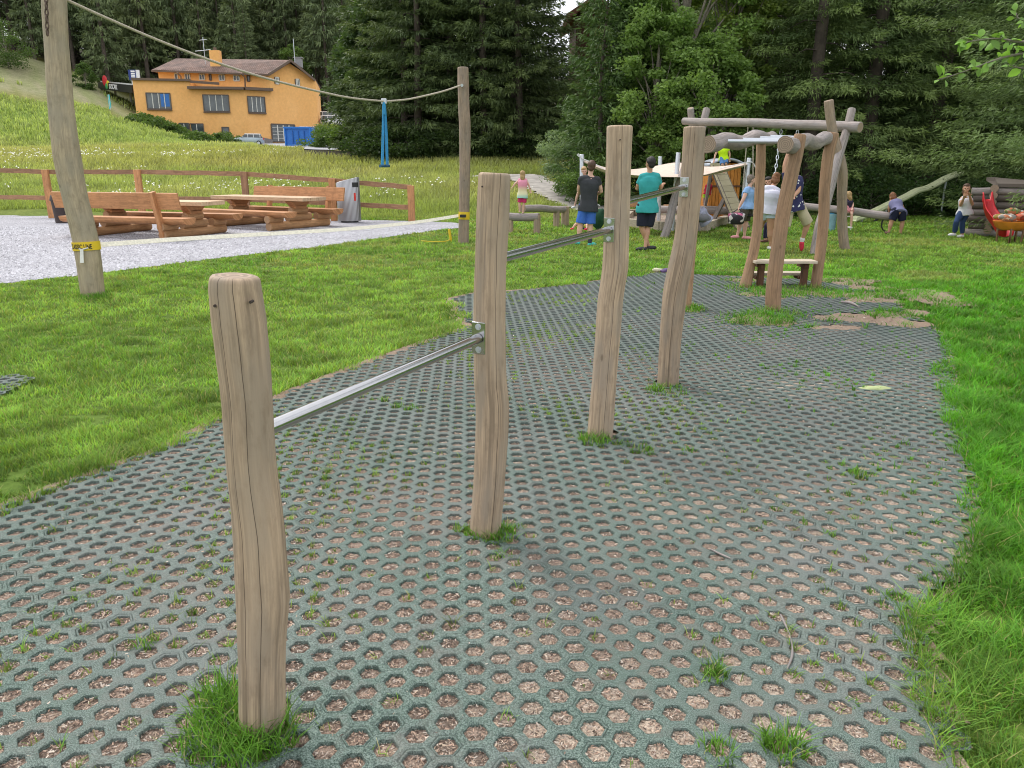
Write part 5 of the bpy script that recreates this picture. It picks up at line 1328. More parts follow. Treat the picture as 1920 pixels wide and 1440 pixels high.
# ================================================================== vehicles and container
def car(label, loc, rz, col, L=3.7, W=1.68, Hh=1.42, cat='car'):
    t = thing('parked_car', label, cat, (0, 0, 0), 0)
    paint, nt, b = nm('car paint ' + label[:8]); b.inputs['Base Color'].default_value = (*col, 1); b.inputs['Metallic'].default_value = .3; b.inputs['Roughness'].default_value = .3
    st = [(-L / 2, .35, .62, .80), (-L / 2 + .15, .28, .85, .96), (-L / 2 + .9, .25, .94, 1.0), (-L * .12, .25, .98, 1.0), (L * .2, .25, .98, 1.0), (L / 2 - .2, .27, .95, .96), (L / 2, .38, .8, .84)]
    V, F = [], []
    for x, z0, z1, wf in st:
        w_ = W / 2 * wf; V += [(x, -w_ * .94, z0), (x, -w_, z0 + .2), (x, -w_ * .97, z1 - .1), (x, -w_ * .85, z1), (x, w_ * .85, z1), (x, w_ * .97, z1 - .1), (x, w_, z0 + .2), (x, w_ * .94, z0)]
    for i in range(len(st) - 1):
        for j in range(8): a_ = i * 8 + j; b2_ = i * 8 + (j + 1) % 8; F.append((a_, b2_, b2_ + 8, a_ + 8))
    F += [tuple(range(7, -1, -1)), tuple((len(st) - 1) * 8 + k for k in range(8))]
    m_ = MB(); m_.add(V, F, smooth=True); m_.build('body', paint, t, bevel=.03)
    def cab(z0, z1, x0, x1, x2, x3, w0, w1): 
        return [(x0, -w0, z0), (x3, -w0, z0), (x3, w0, z0), (x0, w0, z0), (x1, -w1, z1), (x2, -w1, z1), (x2, w1, z1), (x1, w1, z1)]
    bf = [(0, 3, 2, 1), (4, 5, 6, 7), (0, 1, 5, 4), (1, 2, 6, 5), (2, 3, 7, 6), (3, 0, 4, 7)]
    m_ = MB(); m_.add(cab(.93, Hh - .06, -L * .24, -L * .10, L * .40, L * .47, W * .45, W * .38), bf); m_.build('windows', glass, t, bevel=.03)
    m_ = MB(); m_.add(cab(Hh - .09, Hh, -L * .125, -L * .09, L * .39, L * .42, W * .40, W * .37), bf)
    for x in (.0, L * .18, L * .39): m_.beam((x, -W * .465, .93), (x - .02, -W * .39, Hh - .07), .06, .05); m_.beam((x, W * .465, .93), (x - .02, W * .39, Hh - .07), .06, .05)
    m_.build('roof', whiteE, t)
    for sx in (-L * .32, L * .33):
        for sy in (-1, 1):
            y = sy * (W / 2 - .09); o_ = MB().tube([(sx, y - .1, .3), (sx, y + .1, .3)], .3, 20).build('wheel', M['black'], t)
            MB().tube([(sx, y - .11, .3), (sx, y + .11, .3)], .18, 14).build('rim', M['galv'], o_)
    for sy in (-1, 1):
        MB().ell((-L / 2 + .1, sy * W * .34, .72), (.1, .15, .11)).build('headlight', whiteE, t); MB().box((L / 2 - .04, sy * W * .4, .78), (.08, .14, .26)).build('tail_light', red, t)
        MB().ell((-L * .16, sy * (W / 2 + .08), .98), (.07, .1, .07)).build('mirror', paint, t)
    MB().box((-L / 2 + .02, 0, .45), (.08, W * .55, .16)).build('grille', M['black'], t)
    t.location = loc; t.rotation_euler = (0, 0, rz); return t
g = GT(467, 272); g.y = 101; g.x = P(467, 272, 101).x; g.z = P(467, 273, 101).z
car('small pale blue grey car with white roof parked below the orange house', g, R(14), (.42, .50, .55))
g = P(607, 233, 124); car('white car parked at the corner right of the orange house', Vector((g.x, g.y, P(600, 227, 124).z - .2)), R(10), (.75, .75, .76), 4.3, 1.8, 1.55)
g = P(628, 232, 119); car('white car half hidden by the shrubs right of the orange house', Vector((g.x, g.y, P(600, 234, 119).z - .2)), R(170), (.72, .73, .75), 4.2, 1.8, 1.5)
# platform under the upper cars
a_, b__ = P(592, 234, 124), P(650, 236, 119)
m_ = MB(); m_.prism([(a_.x - 1, 117.5), (b__.x, 115), (b__.x + 4, 130), (a_.x - 1, 130)], [1] * 4, [P(600, 235.5, 119).z - .22] * 4); o = m_.build('parking_terrace', ora2); tag(o, 'raised parking terrace beside the house', kind='structure')
sk = thing('skip', 'big blue steel skip standing open end forward by the garage door', 'skip', GT(570, 277))
bs_ = plain('skip blue', (.02, .17, .58), .45, var=.15)
x0, x1 = P(540, 275, 96), P(583, 275, 96); zt_ = P(560, 239.5, 96).z; zb_ = P(560, 277, 96).z
m_ = MB(); D = 4.5; W_ = x1.x - x0.x
m_.add([(x0.x - .15, 96, zb_), (x1.x + .0, 96, zb_ + .1), (x1.x, 96 , zt_), (x0.x - .3, 96, zt_), (x0.x + .2, 96 + D, zb_), (x1.x + .6, 96 + D, zb_), (x1.x + .6, 96 + D, zt_ - .1), (x0.x + .2, 96 + D, zt_ - .1)],
       [(0, 1, 2, 3), (7, 6, 5, 4), (0, 4, 5, 1), (1, 5, 6, 2), (2, 6, 7, 3), (3, 7, 4, 0)]); m_.build('shell', bs_, sk, bevel=.05)
m_ = MB(); m_.box(((x0.x + x1.x) / 2 - .1, 95.9, zt_), (W_ + .5, .22, .2)); m_.box((x0.x - .2, 95.9, (zt_ + zb_) / 2), (.16, .2, zt_ - zb_)); m_.box((x1.x, 95.9, (zt_ + zb_) / 2), (.16, .2, zt_ - zb_)); m_.box(((x0.x + x1.x) / 2, 95.92, zb_ + .25), (W_, .18, .35)); m_.build('rim', bs_, sk)
for k in range(3): MB().box((x0.x + W_ * (.25 + .25 * k), 95.9, (zt_ + zb_) / 2 - .1), (.08, .12, zt_ - zb_ - .5)).build('rib', plain('skip shade blue', (.015, .10, .36), .5), sk)
vb = P(592, 270, 101); t = thing('parked_van', 'dark blue van half hidden behind the skip', 'van', Vector((vb.x, vb.y, P(590, 268, 101).z)))
z0 = t.location.z; dkb = plain('dark blue paint', (.015, .05, .14), .35)
m_ = MB(); m_.add([(vb.x - 2.2, 101.5, z0 + .3), (vb.x + .8, 100.2, z0 + .3), (vb.x + .8, 100.2, z0 + 1.1), (vb.x + .2, 100.4, z0 + 1.9), (vb.x - 2.2, 101.5, z0 + 2.0), (vb.x - 1.6, 103.4, z0 + .3), (vb.x + 1.4, 102.1, z0 + .3), (vb.x + 1.4, 102.1, z0 + 1.1), (vb.x + .8, 102.3, z0 + 1.9), (vb.x - 1.6, 103.4, z0 + 2.0)],
     [(0, 1, 2, 3, 4), (9, 8, 7, 6, 5), (0, 5, 6, 1), (1, 6, 7, 2), (2, 7, 8, 3), (3, 8, 9, 4), (4, 9, 5, 0)]); m_.build('body', dkb, t, bevel=.12)
m_ = MB(); m_.slab([(vb.x - .6, 100.78, z0 + 1.15), (vb.x + .5, 100.28, z0 + 1.15), (vb.x + .1, 100.43, z0 + 1.7), (vb.x - .6, 100.74, z0 + 1.75)], .03); m_.build('side_window', glass, t)
for dx, dy in ((-1.4, 101.2), (.3, 100.45)): MB().tube([(vb.x + dx, dy - .1, z0 + .33), (vb.x + dx, dy + .15, z0 + .33)], .33, 16).build('wheel', M['black'], t)
# chalet roof high on the slope in the gap of the trees
q = P(1100, 14, 62); ct = thing('chalet', 'brown chalet gable showing in the sky gap between the spruces', 'house', Vector((q.x, q.y, Hf(q.x, q.y))))
pk = P(1118, -12, 62); ev = P(1062, 26, 62); m_ = MB()
ev2 = Vector((pk.x * 2 - ev.x, ev.y, ev.z)); dz = Vector((0, 9, 0))
m_.slab([ev, pk, pk + dz, ev + dz], .35, (-.5, 0, .85)); m_.slab([pk, ev2, ev2 + dz, pk + dz], .35, (.5, 0, .85)); m_.build('roof', plain('red brown roof', (.20, .075, .04), .7), ct)
m_ = MB(); i_ = .8; m_.add([(ev.x + i_, 62.8, Hf(ev.x, 62)), (ev2.x - i_, 62.8, Hf(ev2.x, 62)), (ev2.x - i_, 62.8, ev.z + .2), (pk.x, 62.8, pk.z - .5), (ev.x + i_, 62.8, ev.z + .2)] + [(ev.x + i_, 70, Hf(ev.x, 70)), (ev2.x - i_, 70, Hf(ev2.x, 70)), (ev2.x - i_, 70, ev.z + .2), (pk.x, 70, pk.z - .5), (ev.x + i_, 70, ev.z + .2)],
   [(0, 1, 2, 3, 4), (9, 8, 7, 6, 5)] + [(k, k + 5, (k + 1) % 5 + 5, (k + 1) % 5) for k in range(5)]); m_.build('wall', M['brown'], ct)

# ================================================================== trees
mneedle = leafmat('spruce needles', .15, .6); mleaf = leafmat('broad leaves', .38, .5); bark = plain('spruce bark', (.10, .08, .065), .95, var=.4, scale=4, bmp=.6); bark2 = plain('grey bark', (.26, .23, .19), .95, var=.35, scale=6, bmp=.5)
def diamonds(p, d, L, w, rng, flat=.6):
    """leaf-size faces: p base points, d unit directions"""
    n = len(p); r = rng.normal(0, 1, (n, 3)); r[:, 2] *= (1 - flat)
    s = np.cross(d, r + np.array([0, 0, flat])); s /= np.linalg.norm(s, axis=1, keepdims=True) + 1e-9
    L = L[:, None]; w = w[:, None]
    V = np.stack([p, p + d * L * .45 + s * w * .5, p + d * L, p + d * L * .45 - s * w * .5], 1)
    return V.reshape(-1, 3)
def spruce_data(h, rad, seed, nlev, ntw, tl, tw, base=.05, droop=.35, shape=.75, sparse=0.0, hang=.5, c0=(.030, .065, .022), c1=(.075, .125, .035)):
    rng = np.random.default_rng(seed); PS, DS, LS, WS, CS = [], [], [], [], []
    for lv in range(nlev):
        t = (lv + rng.uniform(0, .8)) / nlev
        z = h * (base + (1 - base) * t ** .95) + 0; Lm = rad * max(.03, (1 - t)) ** shape * (1 if t > .1 else .75 + 2.5 * t)
        k = rng.integers(6, 10) if t < .9 else 5
        for b_ in range(k):
            if rng.uniform() < sparse * (1 - t): continue
            a = rng.uniform(0, 2 * np.pi); L = Lm * rng.uniform(.62, 1.12); ca, sa = np.cos(a), np.sin(a)
            dr = droop * rng.uniform(.7, 1.3) * (1.2 - t); m = max(4, int(ntw * L / rad))
            s = rng.uniform(.06, 1, m) ** .62
            tone = rng.uniform(0, 1); jz = rng.uniform(-.3, .3) * h / nlev
            off_ = rng.uniform(-1, 1, m) * L * .17 * np.sin(np.pi * np.clip(s, 0, .97)) ** .8   # the branch is a flat spray
            rr2 = L * s; zz_ = z + jz + L * (.18 * s - dr * s ** 1.5 + .13 * s ** 4) - np.abs(off_) * .25 + rng.normal(0, .016 * L, m)
            px2 = ca * rr2 - sa * off_; py2 = sa * rr2 + ca * off_
            sg = np.sign(off_); ang = rng.uniform(.2, .9, m) * sg
            dx = ca * np.cos(ang) - sa * np.sin(ang); dy = sa * np.cos(ang) + ca * np.sin(ang)
            hg = rng.uniform(0, 1, m) < hang
            dz_ = np.where(hg, rng.uniform(-2.2, -.7, m), rng.uniform(-.5, .15, m))
            D = np.stack([dx, dy, dz_], -1); D /= np.linalg.norm(D, axis=1, keepdims=True)
            PS.append(np.stack([px2, py2, zz_], -1)); DS.append(D); LS.append(tl * rng.uniform(.6, 1.3, m)); WS.append(tw * rng.uniform(.7, 1.3, m))
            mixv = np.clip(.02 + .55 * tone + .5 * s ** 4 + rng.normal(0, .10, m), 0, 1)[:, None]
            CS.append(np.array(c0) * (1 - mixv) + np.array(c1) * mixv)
    p, d, L, w_, c = map(np.concatenate, (PS, DS, LS, WS, CS))
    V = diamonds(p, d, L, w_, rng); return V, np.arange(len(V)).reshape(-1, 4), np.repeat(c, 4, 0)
def trunk_mb(h, r, seed, bare=0):
    m_ = MB(); k = 14; m_.tube([(.10 * math.sin(i * .5 + seed), .10 * math.cos(i * .4 + seed * 2), -.5 + (h + .4) * i / k) for i in range(k + 1)], [max(.03, r * (1 - i / k) ** .8) for i in range(k + 1)], 10, wob=.12, seed=seed)
    rnd = random.Random(seed)
    for j in range(int(26 + bare)):
        z = h * rnd.uniform(.06, .62); a = rnd.uniform(0, 6.28); L = h * .055 * rnd.uniform(.5, 1.4)
        m_.tube([(0, 0, z), (L * .6 * math.cos(a), L * .6 * math.sin(a), z + .02 * L), (L * math.cos(a), L * math.sin(a), z - .18 * L)], [.035, .022, .008], 4)
    return m_
def make_spruce(h, rad, seed, *a, trunk_r=None, name='spruce_tree', bare=0, mat=None, **kw):
    t = thing(name, 'x', 'tree'); V, F, C = spruce_data(h, rad, seed, *a, **kw)
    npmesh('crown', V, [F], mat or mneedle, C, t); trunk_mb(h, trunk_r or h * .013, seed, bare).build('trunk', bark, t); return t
def place(proto, used, loc, sc, rz, label, group=None, cat='tree', sz=None):
    o = proto if not used.get(proto.name) else copy_tree(proto)
    used[proto.name] = True
    o.location = loc; o.scale = (sc, sc, sz or sc); o.rotation_euler = (0, 0, rz); o['label'] = label; o['category'] = cat
    if group: o['group'] = group
    elif 'group' in o: del o['group']
    return o
used = {}
rs_ = random.Random(5)
# far forest on the slope behind the house
far = [make_spruce(27, 4.3, 100 + i, 44, 34, .8, .17, base=.08 + .12 * (i % 3), droop=.42, sparse=.25, hang=.55, bare=30, c0=(.085, .12, .06), c1=(.19, .24, .11)) for i in range(4)]
n = 0
for row, (Y, cnt, s0, s1) in enumerate(((139, 24, .95, 1.25), (147, 26, 1.0, 1.3), (156, 26, 1.0, 1.3), (167, 26, 1.05, 1.35), (180, 24, 1.1, 1.4))):
    for i in range(cnt):
        u = -.70 + (.70 - .18) * (i + rs_.uniform(-.35, .35)) / cnt + .01 * (row % 2)
        y = Y + rs_.uniform(-4, 4); x = u * y
        if row == 0 and u < -.42: y -= 6
        s = rs_.uniform(s0, s1)
        place(far[(i + row) % 4], used, (x, y, Hf(x, y) - .5), s * rs_.uniform(.75, .95), rs_.uniform(0, 6.28), 'tall dark spruce in the distant forest behind the orange house', 'spruces of the distant forest', sz=s * rs_.uniform(.9, 1.25)); n += 1
for (px_, py_, s, lb) in ((178, 150, .52, 'young bright green spruce at the forest foot above the slope'), (215, 150, .42, 'small young spruce at the forest foot left of the price board'), (462, 108, .5, 'young spruce showing over the house roof')):
    p = P(px_, py_, 133); place(far[0], used, (p.x, 133, p.z - 2), s, px_, lb, sz=s * .8)
# mid block: dark spruces above the meadow
midp = [make_spruce(22, 4.6, 200 + i, 44, 160, .34, .062, base=.03, droop=.40, hang=.35, bare=10, c0=(.050, .080, .034), c1=(.14, .19, .068)) for i in range(3)]
mids = [(-.132, 52.5, 1.0), (-.115, 50.5, .95), (-.075, 52, 1.1), (-.035, 50, 1.0), (.002, 51, 1.08), (.008, 49.0, .85), (-.138, 58, 1.15), (-.14, 57, 1.25), (-.09, 57, 1.2), (-.045, 57.5, 1.25), (.0, 56, 1.2), (.045, 55, .40), (-.142, 63, 1.2), (-.12, 64, 1.35), (-.06, 64, 1.35), (-.01, 63, 1.3), (-.150, 70, 1.0)]
for i, (u, Y, s) in enumerate(mids):
    x = u * Y; place(midp[i % 3], used, (x, Y, Hf(x, Y) - .6), s, i * 1.3, 'dark dense spruce in the block behind the meadow' if i > 5 else ['leftmost dark spruce at the front edge of the block behind the meadow', 'second dark spruce from the left at the meadow edge', 'dark spruce standing behind the far rope post', 'dark spruce at the meadow edge right of the far rope post', 'dark spruce at the meadow edge left of the footpath', 'rightmost dark spruce at the meadow edge, behind the footpath'][i], 'spruces in the rear rows of the dark block' if i > 5 else None)
# right block
rgt = [make_spruce(21, 4.8, 300 + i, 40, 290, .21, .036, base=.02, droop=.40, hang=.3, bare=0, c0=(.060, .105, .038), c1=(.19, .27, .085)) for i in range(3)]
R1 = [(.305, 31.5, .95, 'spruce rising behind the left end of the swing beam'), (.375, 29.5, 1.0, 'large spruce rising behind the crossed legs of the swing frame'), (.445, 30.5, 1.1, 'tall spruce above the seesaw'), (.525, 30.8, 1.0, 'spruce standing behind the pale green slide'), (.61, 31.0, 1.05, 'spruce behind the top of the pale green slide'), (.70, 27, 1.1, 'spruce behind the log cabin at the right edge')]
for i, (u, Y, s, lb) in enumerate(R1): place(rgt[i % 3], used, (u * Y, Y, Hf(u * Y, Y) - .4), s, 1.7 * i, lb)
R2 = [(.10, 47, .36), (.178, 43, .9), (.20, 39, 1.05), (.25, 36, 1.1), (.34, 35.5, 1.15), (.41, 35, 1.2), (.49, 35, 1.2), (.57, 34, 1.2), (.66, 33, 1.2), (.74, 32, 1.2), (.28, 42, 1.2), (.37, 42, 1.3), (.46, 42, 1.3), (.55, 41, 1.3), (.64, 40, 1.3), (.18, 46, 1.15), (.08, 49, .37), (.02, 60, .42), (.06, 60, .41), (.09, 64, .43), (.14, 60, .8), (.17, 54, 1.5), (.23, 52, 1.5), (.29, 53, 1.5), (.35, 51, 1.5), (.41, 52, 1.5), (.47, 50, 1.5), (.53, 51, 1.5), (.59, 49, 1.5), (.65, 48, 1.5), (.71, 46, 1.5)]
for i, (u, Y, s) in enumerate(R2): place(rgt[(i + 1) % 3], used, (u * Y, Y, Hf(u * Y, Y) - .4), s, 2.1 * i, 'dark spruce in the dense rear rows on the right', 'spruces in the rear rows on the right')
# narrow dark conifer beside the path
nc = make_spruce(9.5, 2.0, 410, 60, 46, .26, .055, base=.0, droop=.1, hang=.3, shape=.55, c0=(.035, .075, .02), c1=(.10, .17, .045))
place(nc, used, (.112 * 29.3, 29.3, Hf(3.3, 29.3) - .2), 1.0, 0, 'narrow mid green conifer beside the bend of the footpath')
nc2 = copy_tree(nc); nc2.location = (.146 * 29.6, 29.6, -.2); nc2.scale = (1.05, 1.05, .82); nc2.rotation_euler = (0, 0, 2); nc2['label'] = 'second narrow conifer, behind the grey shirted man'
# near spruce whose branches reach in at the right edge
np_ = make_spruce(17, 5.3, 500, 42, 640, .13, .022, base=.045, droop=.30, hang=.3, shape=.55, c0=(.065, .11, .04), c1=(.20, .28, .09))
place(np_, used, (14.3, 16.4, -.3), 1.0, .6, 'near spruce whose drooping branches fill the right edge above the log cabin')
np2 = copy_tree(np_); np2.location = (15.2, 21.5, -.3); np2.rotation_euler = (0, 0, 2.6); np2['label'] = 'spruce behind the log cabin, shading its back wall'

# broadleaf trees and shrubs
def broad_data(h, rx, seed, nclump, nleaf, ls, zlo=.15, c0=(.06, .11, .03), c1=(.17, .27, .07), ry=None, csz=.28, up=.25):
    rng = np.random.default_rng(seed); PS, CS = [], []; tips = []
    for k in range(nclump):
        v = rng.normal(0, 1, 3); v /= np.linalg.norm(v); r = rng.uniform(.35, 1.0) ** .45
        z = h * (zlo + (1 - zlo) * (.5 + .5 * v[2] * r)); wz = np.sin(np.pi * np.clip((z / h - zlo) / (1 - zlo) * .86 + .12, .03, .99)) ** .6
        c = np.array([v[0] * r * rx * wz * 1.1, v[1] * r * rx * wz * 1.1, z]); tips.append(c)
        cs_ = rx * csz * rng.uniform(.5, 1.3); m = int(nleaf * rng.uniform(.5, 1.4))
        q_ = rng.normal(0, 1, (m, 3)); q_ /= np.linalg.norm(q_, axis=1, keepdims=True); q_ *= rng.uniform(0, 1, (m, 1)) ** .5 * cs_; q_[:, 2] *= .6
        PS.append(c + q_); tone = rng.uniform(0, 1)
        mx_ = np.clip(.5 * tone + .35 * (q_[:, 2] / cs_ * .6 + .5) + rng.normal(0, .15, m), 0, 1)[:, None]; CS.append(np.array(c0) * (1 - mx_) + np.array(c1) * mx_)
    p = np.concatenate(PS); c = np.concatenate(CS); n = len(p)
    d = rng.normal(0, 1, (n, 3)); d[:, 2] = d[:, 2] * .5 - .25; d /= np.linalg.norm(d, axis=1, keepdims=True)
    V = diamonds(p, d, ls * rng.uniform(.6, 1.3, n), ls * .55 * rng.uniform(.7, 1.2, n), rng, .4)
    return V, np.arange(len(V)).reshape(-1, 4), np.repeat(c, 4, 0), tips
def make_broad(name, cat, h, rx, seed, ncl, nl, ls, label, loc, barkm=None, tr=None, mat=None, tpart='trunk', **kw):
    t = thing(name, label, cat, (0, 0, 0)); V, F, C, tips = broad_data(h, rx, seed, ncl, nl, ls, **kw)
    npmesh('crown' if tpart == 'trunk' else 'foliage', V, [F], mat or mleaf, C, t); m_ = MB(); tr = tr or h * .014; rnd = random.Random(seed)
    m_.tube([(0, 0, -.4), (.05, .03, h * .3), (-.05, .04, h * .6), (0, 0, h * .92)], [tr, tr * .8, tr * .5, .01], 9, wob=.1)
    for c in rnd.sample(tips, min(len(tips), 34)):
        z0_ = max(.1, c[2] * rnd.uniform(.35, .7)); m_.tube([(0, 0, z0_), (c[0] * .5, c[1] * .5, lerp(z0_, c[2], .6)), tuple(c)], [tr * .35, tr * .2, .008], 5)
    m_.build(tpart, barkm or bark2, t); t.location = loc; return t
def gl(u, Y, dz=-.2): return (u * Y, Y, Hf(u * Y, Y) + dz)
make_broad('rowan_tree', 'tree', 13.5, 2.0, 1, 140, 330, .15, 'tall bright green broadleaf tree between the conifers and the swing beam', gl(.208, 29.5), c0=(.11, .20, .05), c1=(.34, .50, .16), csz=.30)
make_broad('rowan_tree', 'tree', 7.5, 1.5, 2, 80, 280, .14, 'lighter broadleaf tree right of the footpath, behind the sail posts', gl(.178, 28.3), c0=(.10, .18, .045), c1=(.29, .43, .13))
make_broad('rowan_tree', 'tree', 6.0, 1.9, 3, 120, 280, .14, 'leafy broadleaf tree behind the play hut', gl(.245, 27.5), c0=(.09, .16, .04), c1=(.25, .38, .10))
make_broad('alder_tree', 'tree', 10.5, 1.5, 4, 110, 260, .17, 'yellowish green broadleaf tree above the left end of the swing beam', gl(.262, 30.2), c0=(.10, .16, .035), c1=(.27, .36, .09))
make_broad('willow_shrub', 'shrub', 3.6, 1.25, 6, 60, 330, .085, 'silvery green willow shrub at the bend of the footpath', gl(.078, 31.5), zlo=.0, c0=(.14, .20, .11), c1=(.36, .45, .27), tpart='stems', csz=.4)
make_broad('willow_shrub', 'shrub', 2.2, 1.0, 7, 40, 260, .08, 'low green shrub right of the footpath behind the man in the grey shirt', gl(.105, 28.8), zlo=.0, c0=(.07, .13, .03), c1=(.17, .27, .07), tpart='stems', csz=.4)
make_broad('ash_tree', 'tree', 9.5, 2.5, 8, 130, 170, .28, 'grey green broadleaf tree right of the orange house', gl(-.180, 60), c0=(.05, .09, .035), c1=(.13, .19, .08))
make_broad('ash_tree', 'tree', 11.5, 2.6, 9, 110, 170, .28, 'slender broadleaf tree at the left front of the dark spruces', gl(-.150, 55), c0=(.045, .085, .03), c1=(.12, .18, .07))
make_broad('birch_tree', 'tree', 10, 2.4, 10, 60, 150, .3, 'small light green broadleaf tree over the right end of the house roof', (-.265 * 134, 134, Hf(-35, 134) + 4), c0=(.08, .13, .03), c1=(.20, .30, .08))
SH = [(20, 150, 116, 3.6, 6.2, 'dark green bush at the top of the slope at the left edge', 2.0), (162, 170, 117, 1.6, 3.6, 'small round bush on the slope beside the leaning post', 1), (-40, 130, 118, 4, 7, 'large bush beyond the left edge', 1), (290, 236, 100, 2.0, 1.6, 'dark bush at the left foot of the orange house', 1), (318, 250, 99, 1.7, 1.3, 'low bush on the bank under the house wall', 1), (268, 222, 101, 1.8, 1.5, 'bush on the bank near the left corner of the house', 1), (345, 262, 99, 1.6, 1.1, 'low shrub under the basement window', 1), (372, 268, 92, 1.6, 1.3, 'low shrub under the right of the basement window', 1),
      (425, 272, 100, 1.8, 1.8, 'shrub with reddish blooms left of the parked car', 1), (618, 262, 100, 2.2, 3.0, 'yellow green bush right of the skip', 1), (650, 262, 90, 2.0, 3.0, 'yellow green bush further right of the skip', 1), (625, 282, 80, 2.6, 2.0, 'low dark bush at the meadow edge right of the skip', 1), (668, 285, 62, 1.8, 2.2, 'leafy bush before the dark spruces', 1)]
for i, (px_, py_, Y, rx_, h_, lb, _) in enumerate(SH):
    p = P(px_, py_, Y); z = max(Hf(p.x, Y), p.z - h_ * .6) if False else Hf(p.x, Y)
    yel_ = 'yellow' in lb
    make_broad('bush', 'bush', h_, rx_, 20 + i, 34, 150, .26, lb, (p.x, Y, z - .2), zlo=-.1, tpart='stems', csz=.4, c0=(.10, .14, .03) if yel_ else (.045, .085, .02), c1=(.26, .32, .07) if yel_ else (.13, .21, .05))
# shaded undergrowth at the edge of the right-hand wood
for i, (u, Y, h_) in enumerate(((.17, 30.5, 1.6), (.225, 28.5, 1.4), (.30, 28, 1.3), (.345, 27.4, 1.2), (.40, 27, 1.5), (.455, 26.6, 1.6), (.51, 26, 1.6), (.56, 25.6, 1.5), (.60, 25, 1.4), (.65, 24.5, 1.6), (.27, 27.2, 1.0), (.32, 25.8, .7))):
    make_broad('undergrowth_shrub', 'shrub', h_, 1.25, 60 + i, 26, 170, .10, 'low dark shrub of the shaded undergrowth at the foot of the right hand spruces', gl(u, Y), zlo=0, tpart='stems', csz=.4, c0=(.03, .065, .02), c1=(.09, .16, .045))['group'] = 'shrubs along the foot of the right hand wood'
for i, u in enumerate((-.17, -.155, -.14, -.13, -.09, -.055, -.02, .02, .05)):
    make_broad('undergrowth_shrub', 'shrub', 1.9, 1.9, 80 + i, 26, 130, .17, 'low dark shrub along the meadow edge of the spruce block', gl(u, 48.8 - 3 * (u < -.2)), zlo=0, tpart='stems', csz=.4, c0=(.025, .05, .015), c1=(.07, .12, .03))['group'] = 'shrubs along the foot of the dark spruce block'

# leafy twig of a near tree entering at the upper right
nt_ = thing('young_tree', 'near tree reaching in with a sprig of round pale green leaves at the upper right', 'tree', (4.1, 3.9, 0))
MB().tube([(4.1, 3.9, -.2), (4.05, 3.92, 1.4), (4.0, 3.95, 2.6), (4.1, 4.0, 3.6)], [.06, .05, .035, .01], 12, wob=.1).build('trunk', bark2, nt_)
tw_ = [[(1990, 60, 3.9), (1920, 78, 3.9), (1870, 72, 3.9), (1815, 78, 3.88), (1808, 82, 3.88)], [(1990, 90, 3.85), (1920, 100, 3.85), (1880, 108, 3.85), (1840, 122, 3.83), (1800, 137, 3.82), (1757, 150, 3.8)],
       [(1990, 30, 4.0), (1920, 40, 4.0), (1905, 25, 4.0)], [(1990, 110, 3.9), (1930, 128, 3.9), (1890, 122, 3.9)]]
m_ = MB(); tips = []; rg = np.random.default_rng(3); PSl = []
for br in tw_:
    pts = resamp([P(*q) for q in br], [0] * len(br), .02)[0]; m_.tube([Vector((4.03, 3.93, 2.2))] + pts, [.02] + [max(.0025, .009 * (1 - i / len(pts))) for i in range(len(pts))], 6)
    for i in range(3, len(pts)):
        for _ in range(2 if i > 6 else 1): PSl.append((pts[i], (pts[i] - pts[i - 1]).normalized()))
m_.build('branch', bark2, nt_)
V, F, C = [], [], []
for (p, d) in PSl:
    if rg.uniform() < .35: continue
    a = Vector(rg.normal(0, 1, 3)); dd_ = (d + a * .7 + Vector((0, 0, -.25))).normalized(); s = dd_.cross(Vector(rg.normal(0, 1, 3)) * .6 + Vector((0, -.4, 1))).normalized(); nn = s.cross(dd_); L = rg.uniform(.030, .062); w2 = L * .32; st_ = p + dd_ * .012
    base_ = len(V); 
    for (tt, ww, cz) in ((0, 0, 0), (.25, .75, .06), (.55, 1, .08), (.82, .6, .03), (1.02, 0, -.03)):
        q = st_ + dd_ * L * tt + nn * L * cz
        V += [q - s * w2 * ww + nn * L * .06 * ww, q - nn * L * .02, q + s * w2 * ww + nn * L * .06 * ww]
    for k in range(4):
        F += [(base_ + k * 3, base_ + k * 3 + 1, base_ + k * 3 + 4, base_ + k * 3 + 3), (base_ + k * 3 + 1, base_ + k * 3 + 2, base_ + k * 3 + 5, base_ + k * 3 + 4)]
    c = np.array([.22, .38, .08]) * rg.uniform(.6, 1.4); C += [c] * 15
npmesh('leaves', np.array([tuple(v) for v in V]), [np.array(F)], mleaf, np.array(C), nt_)
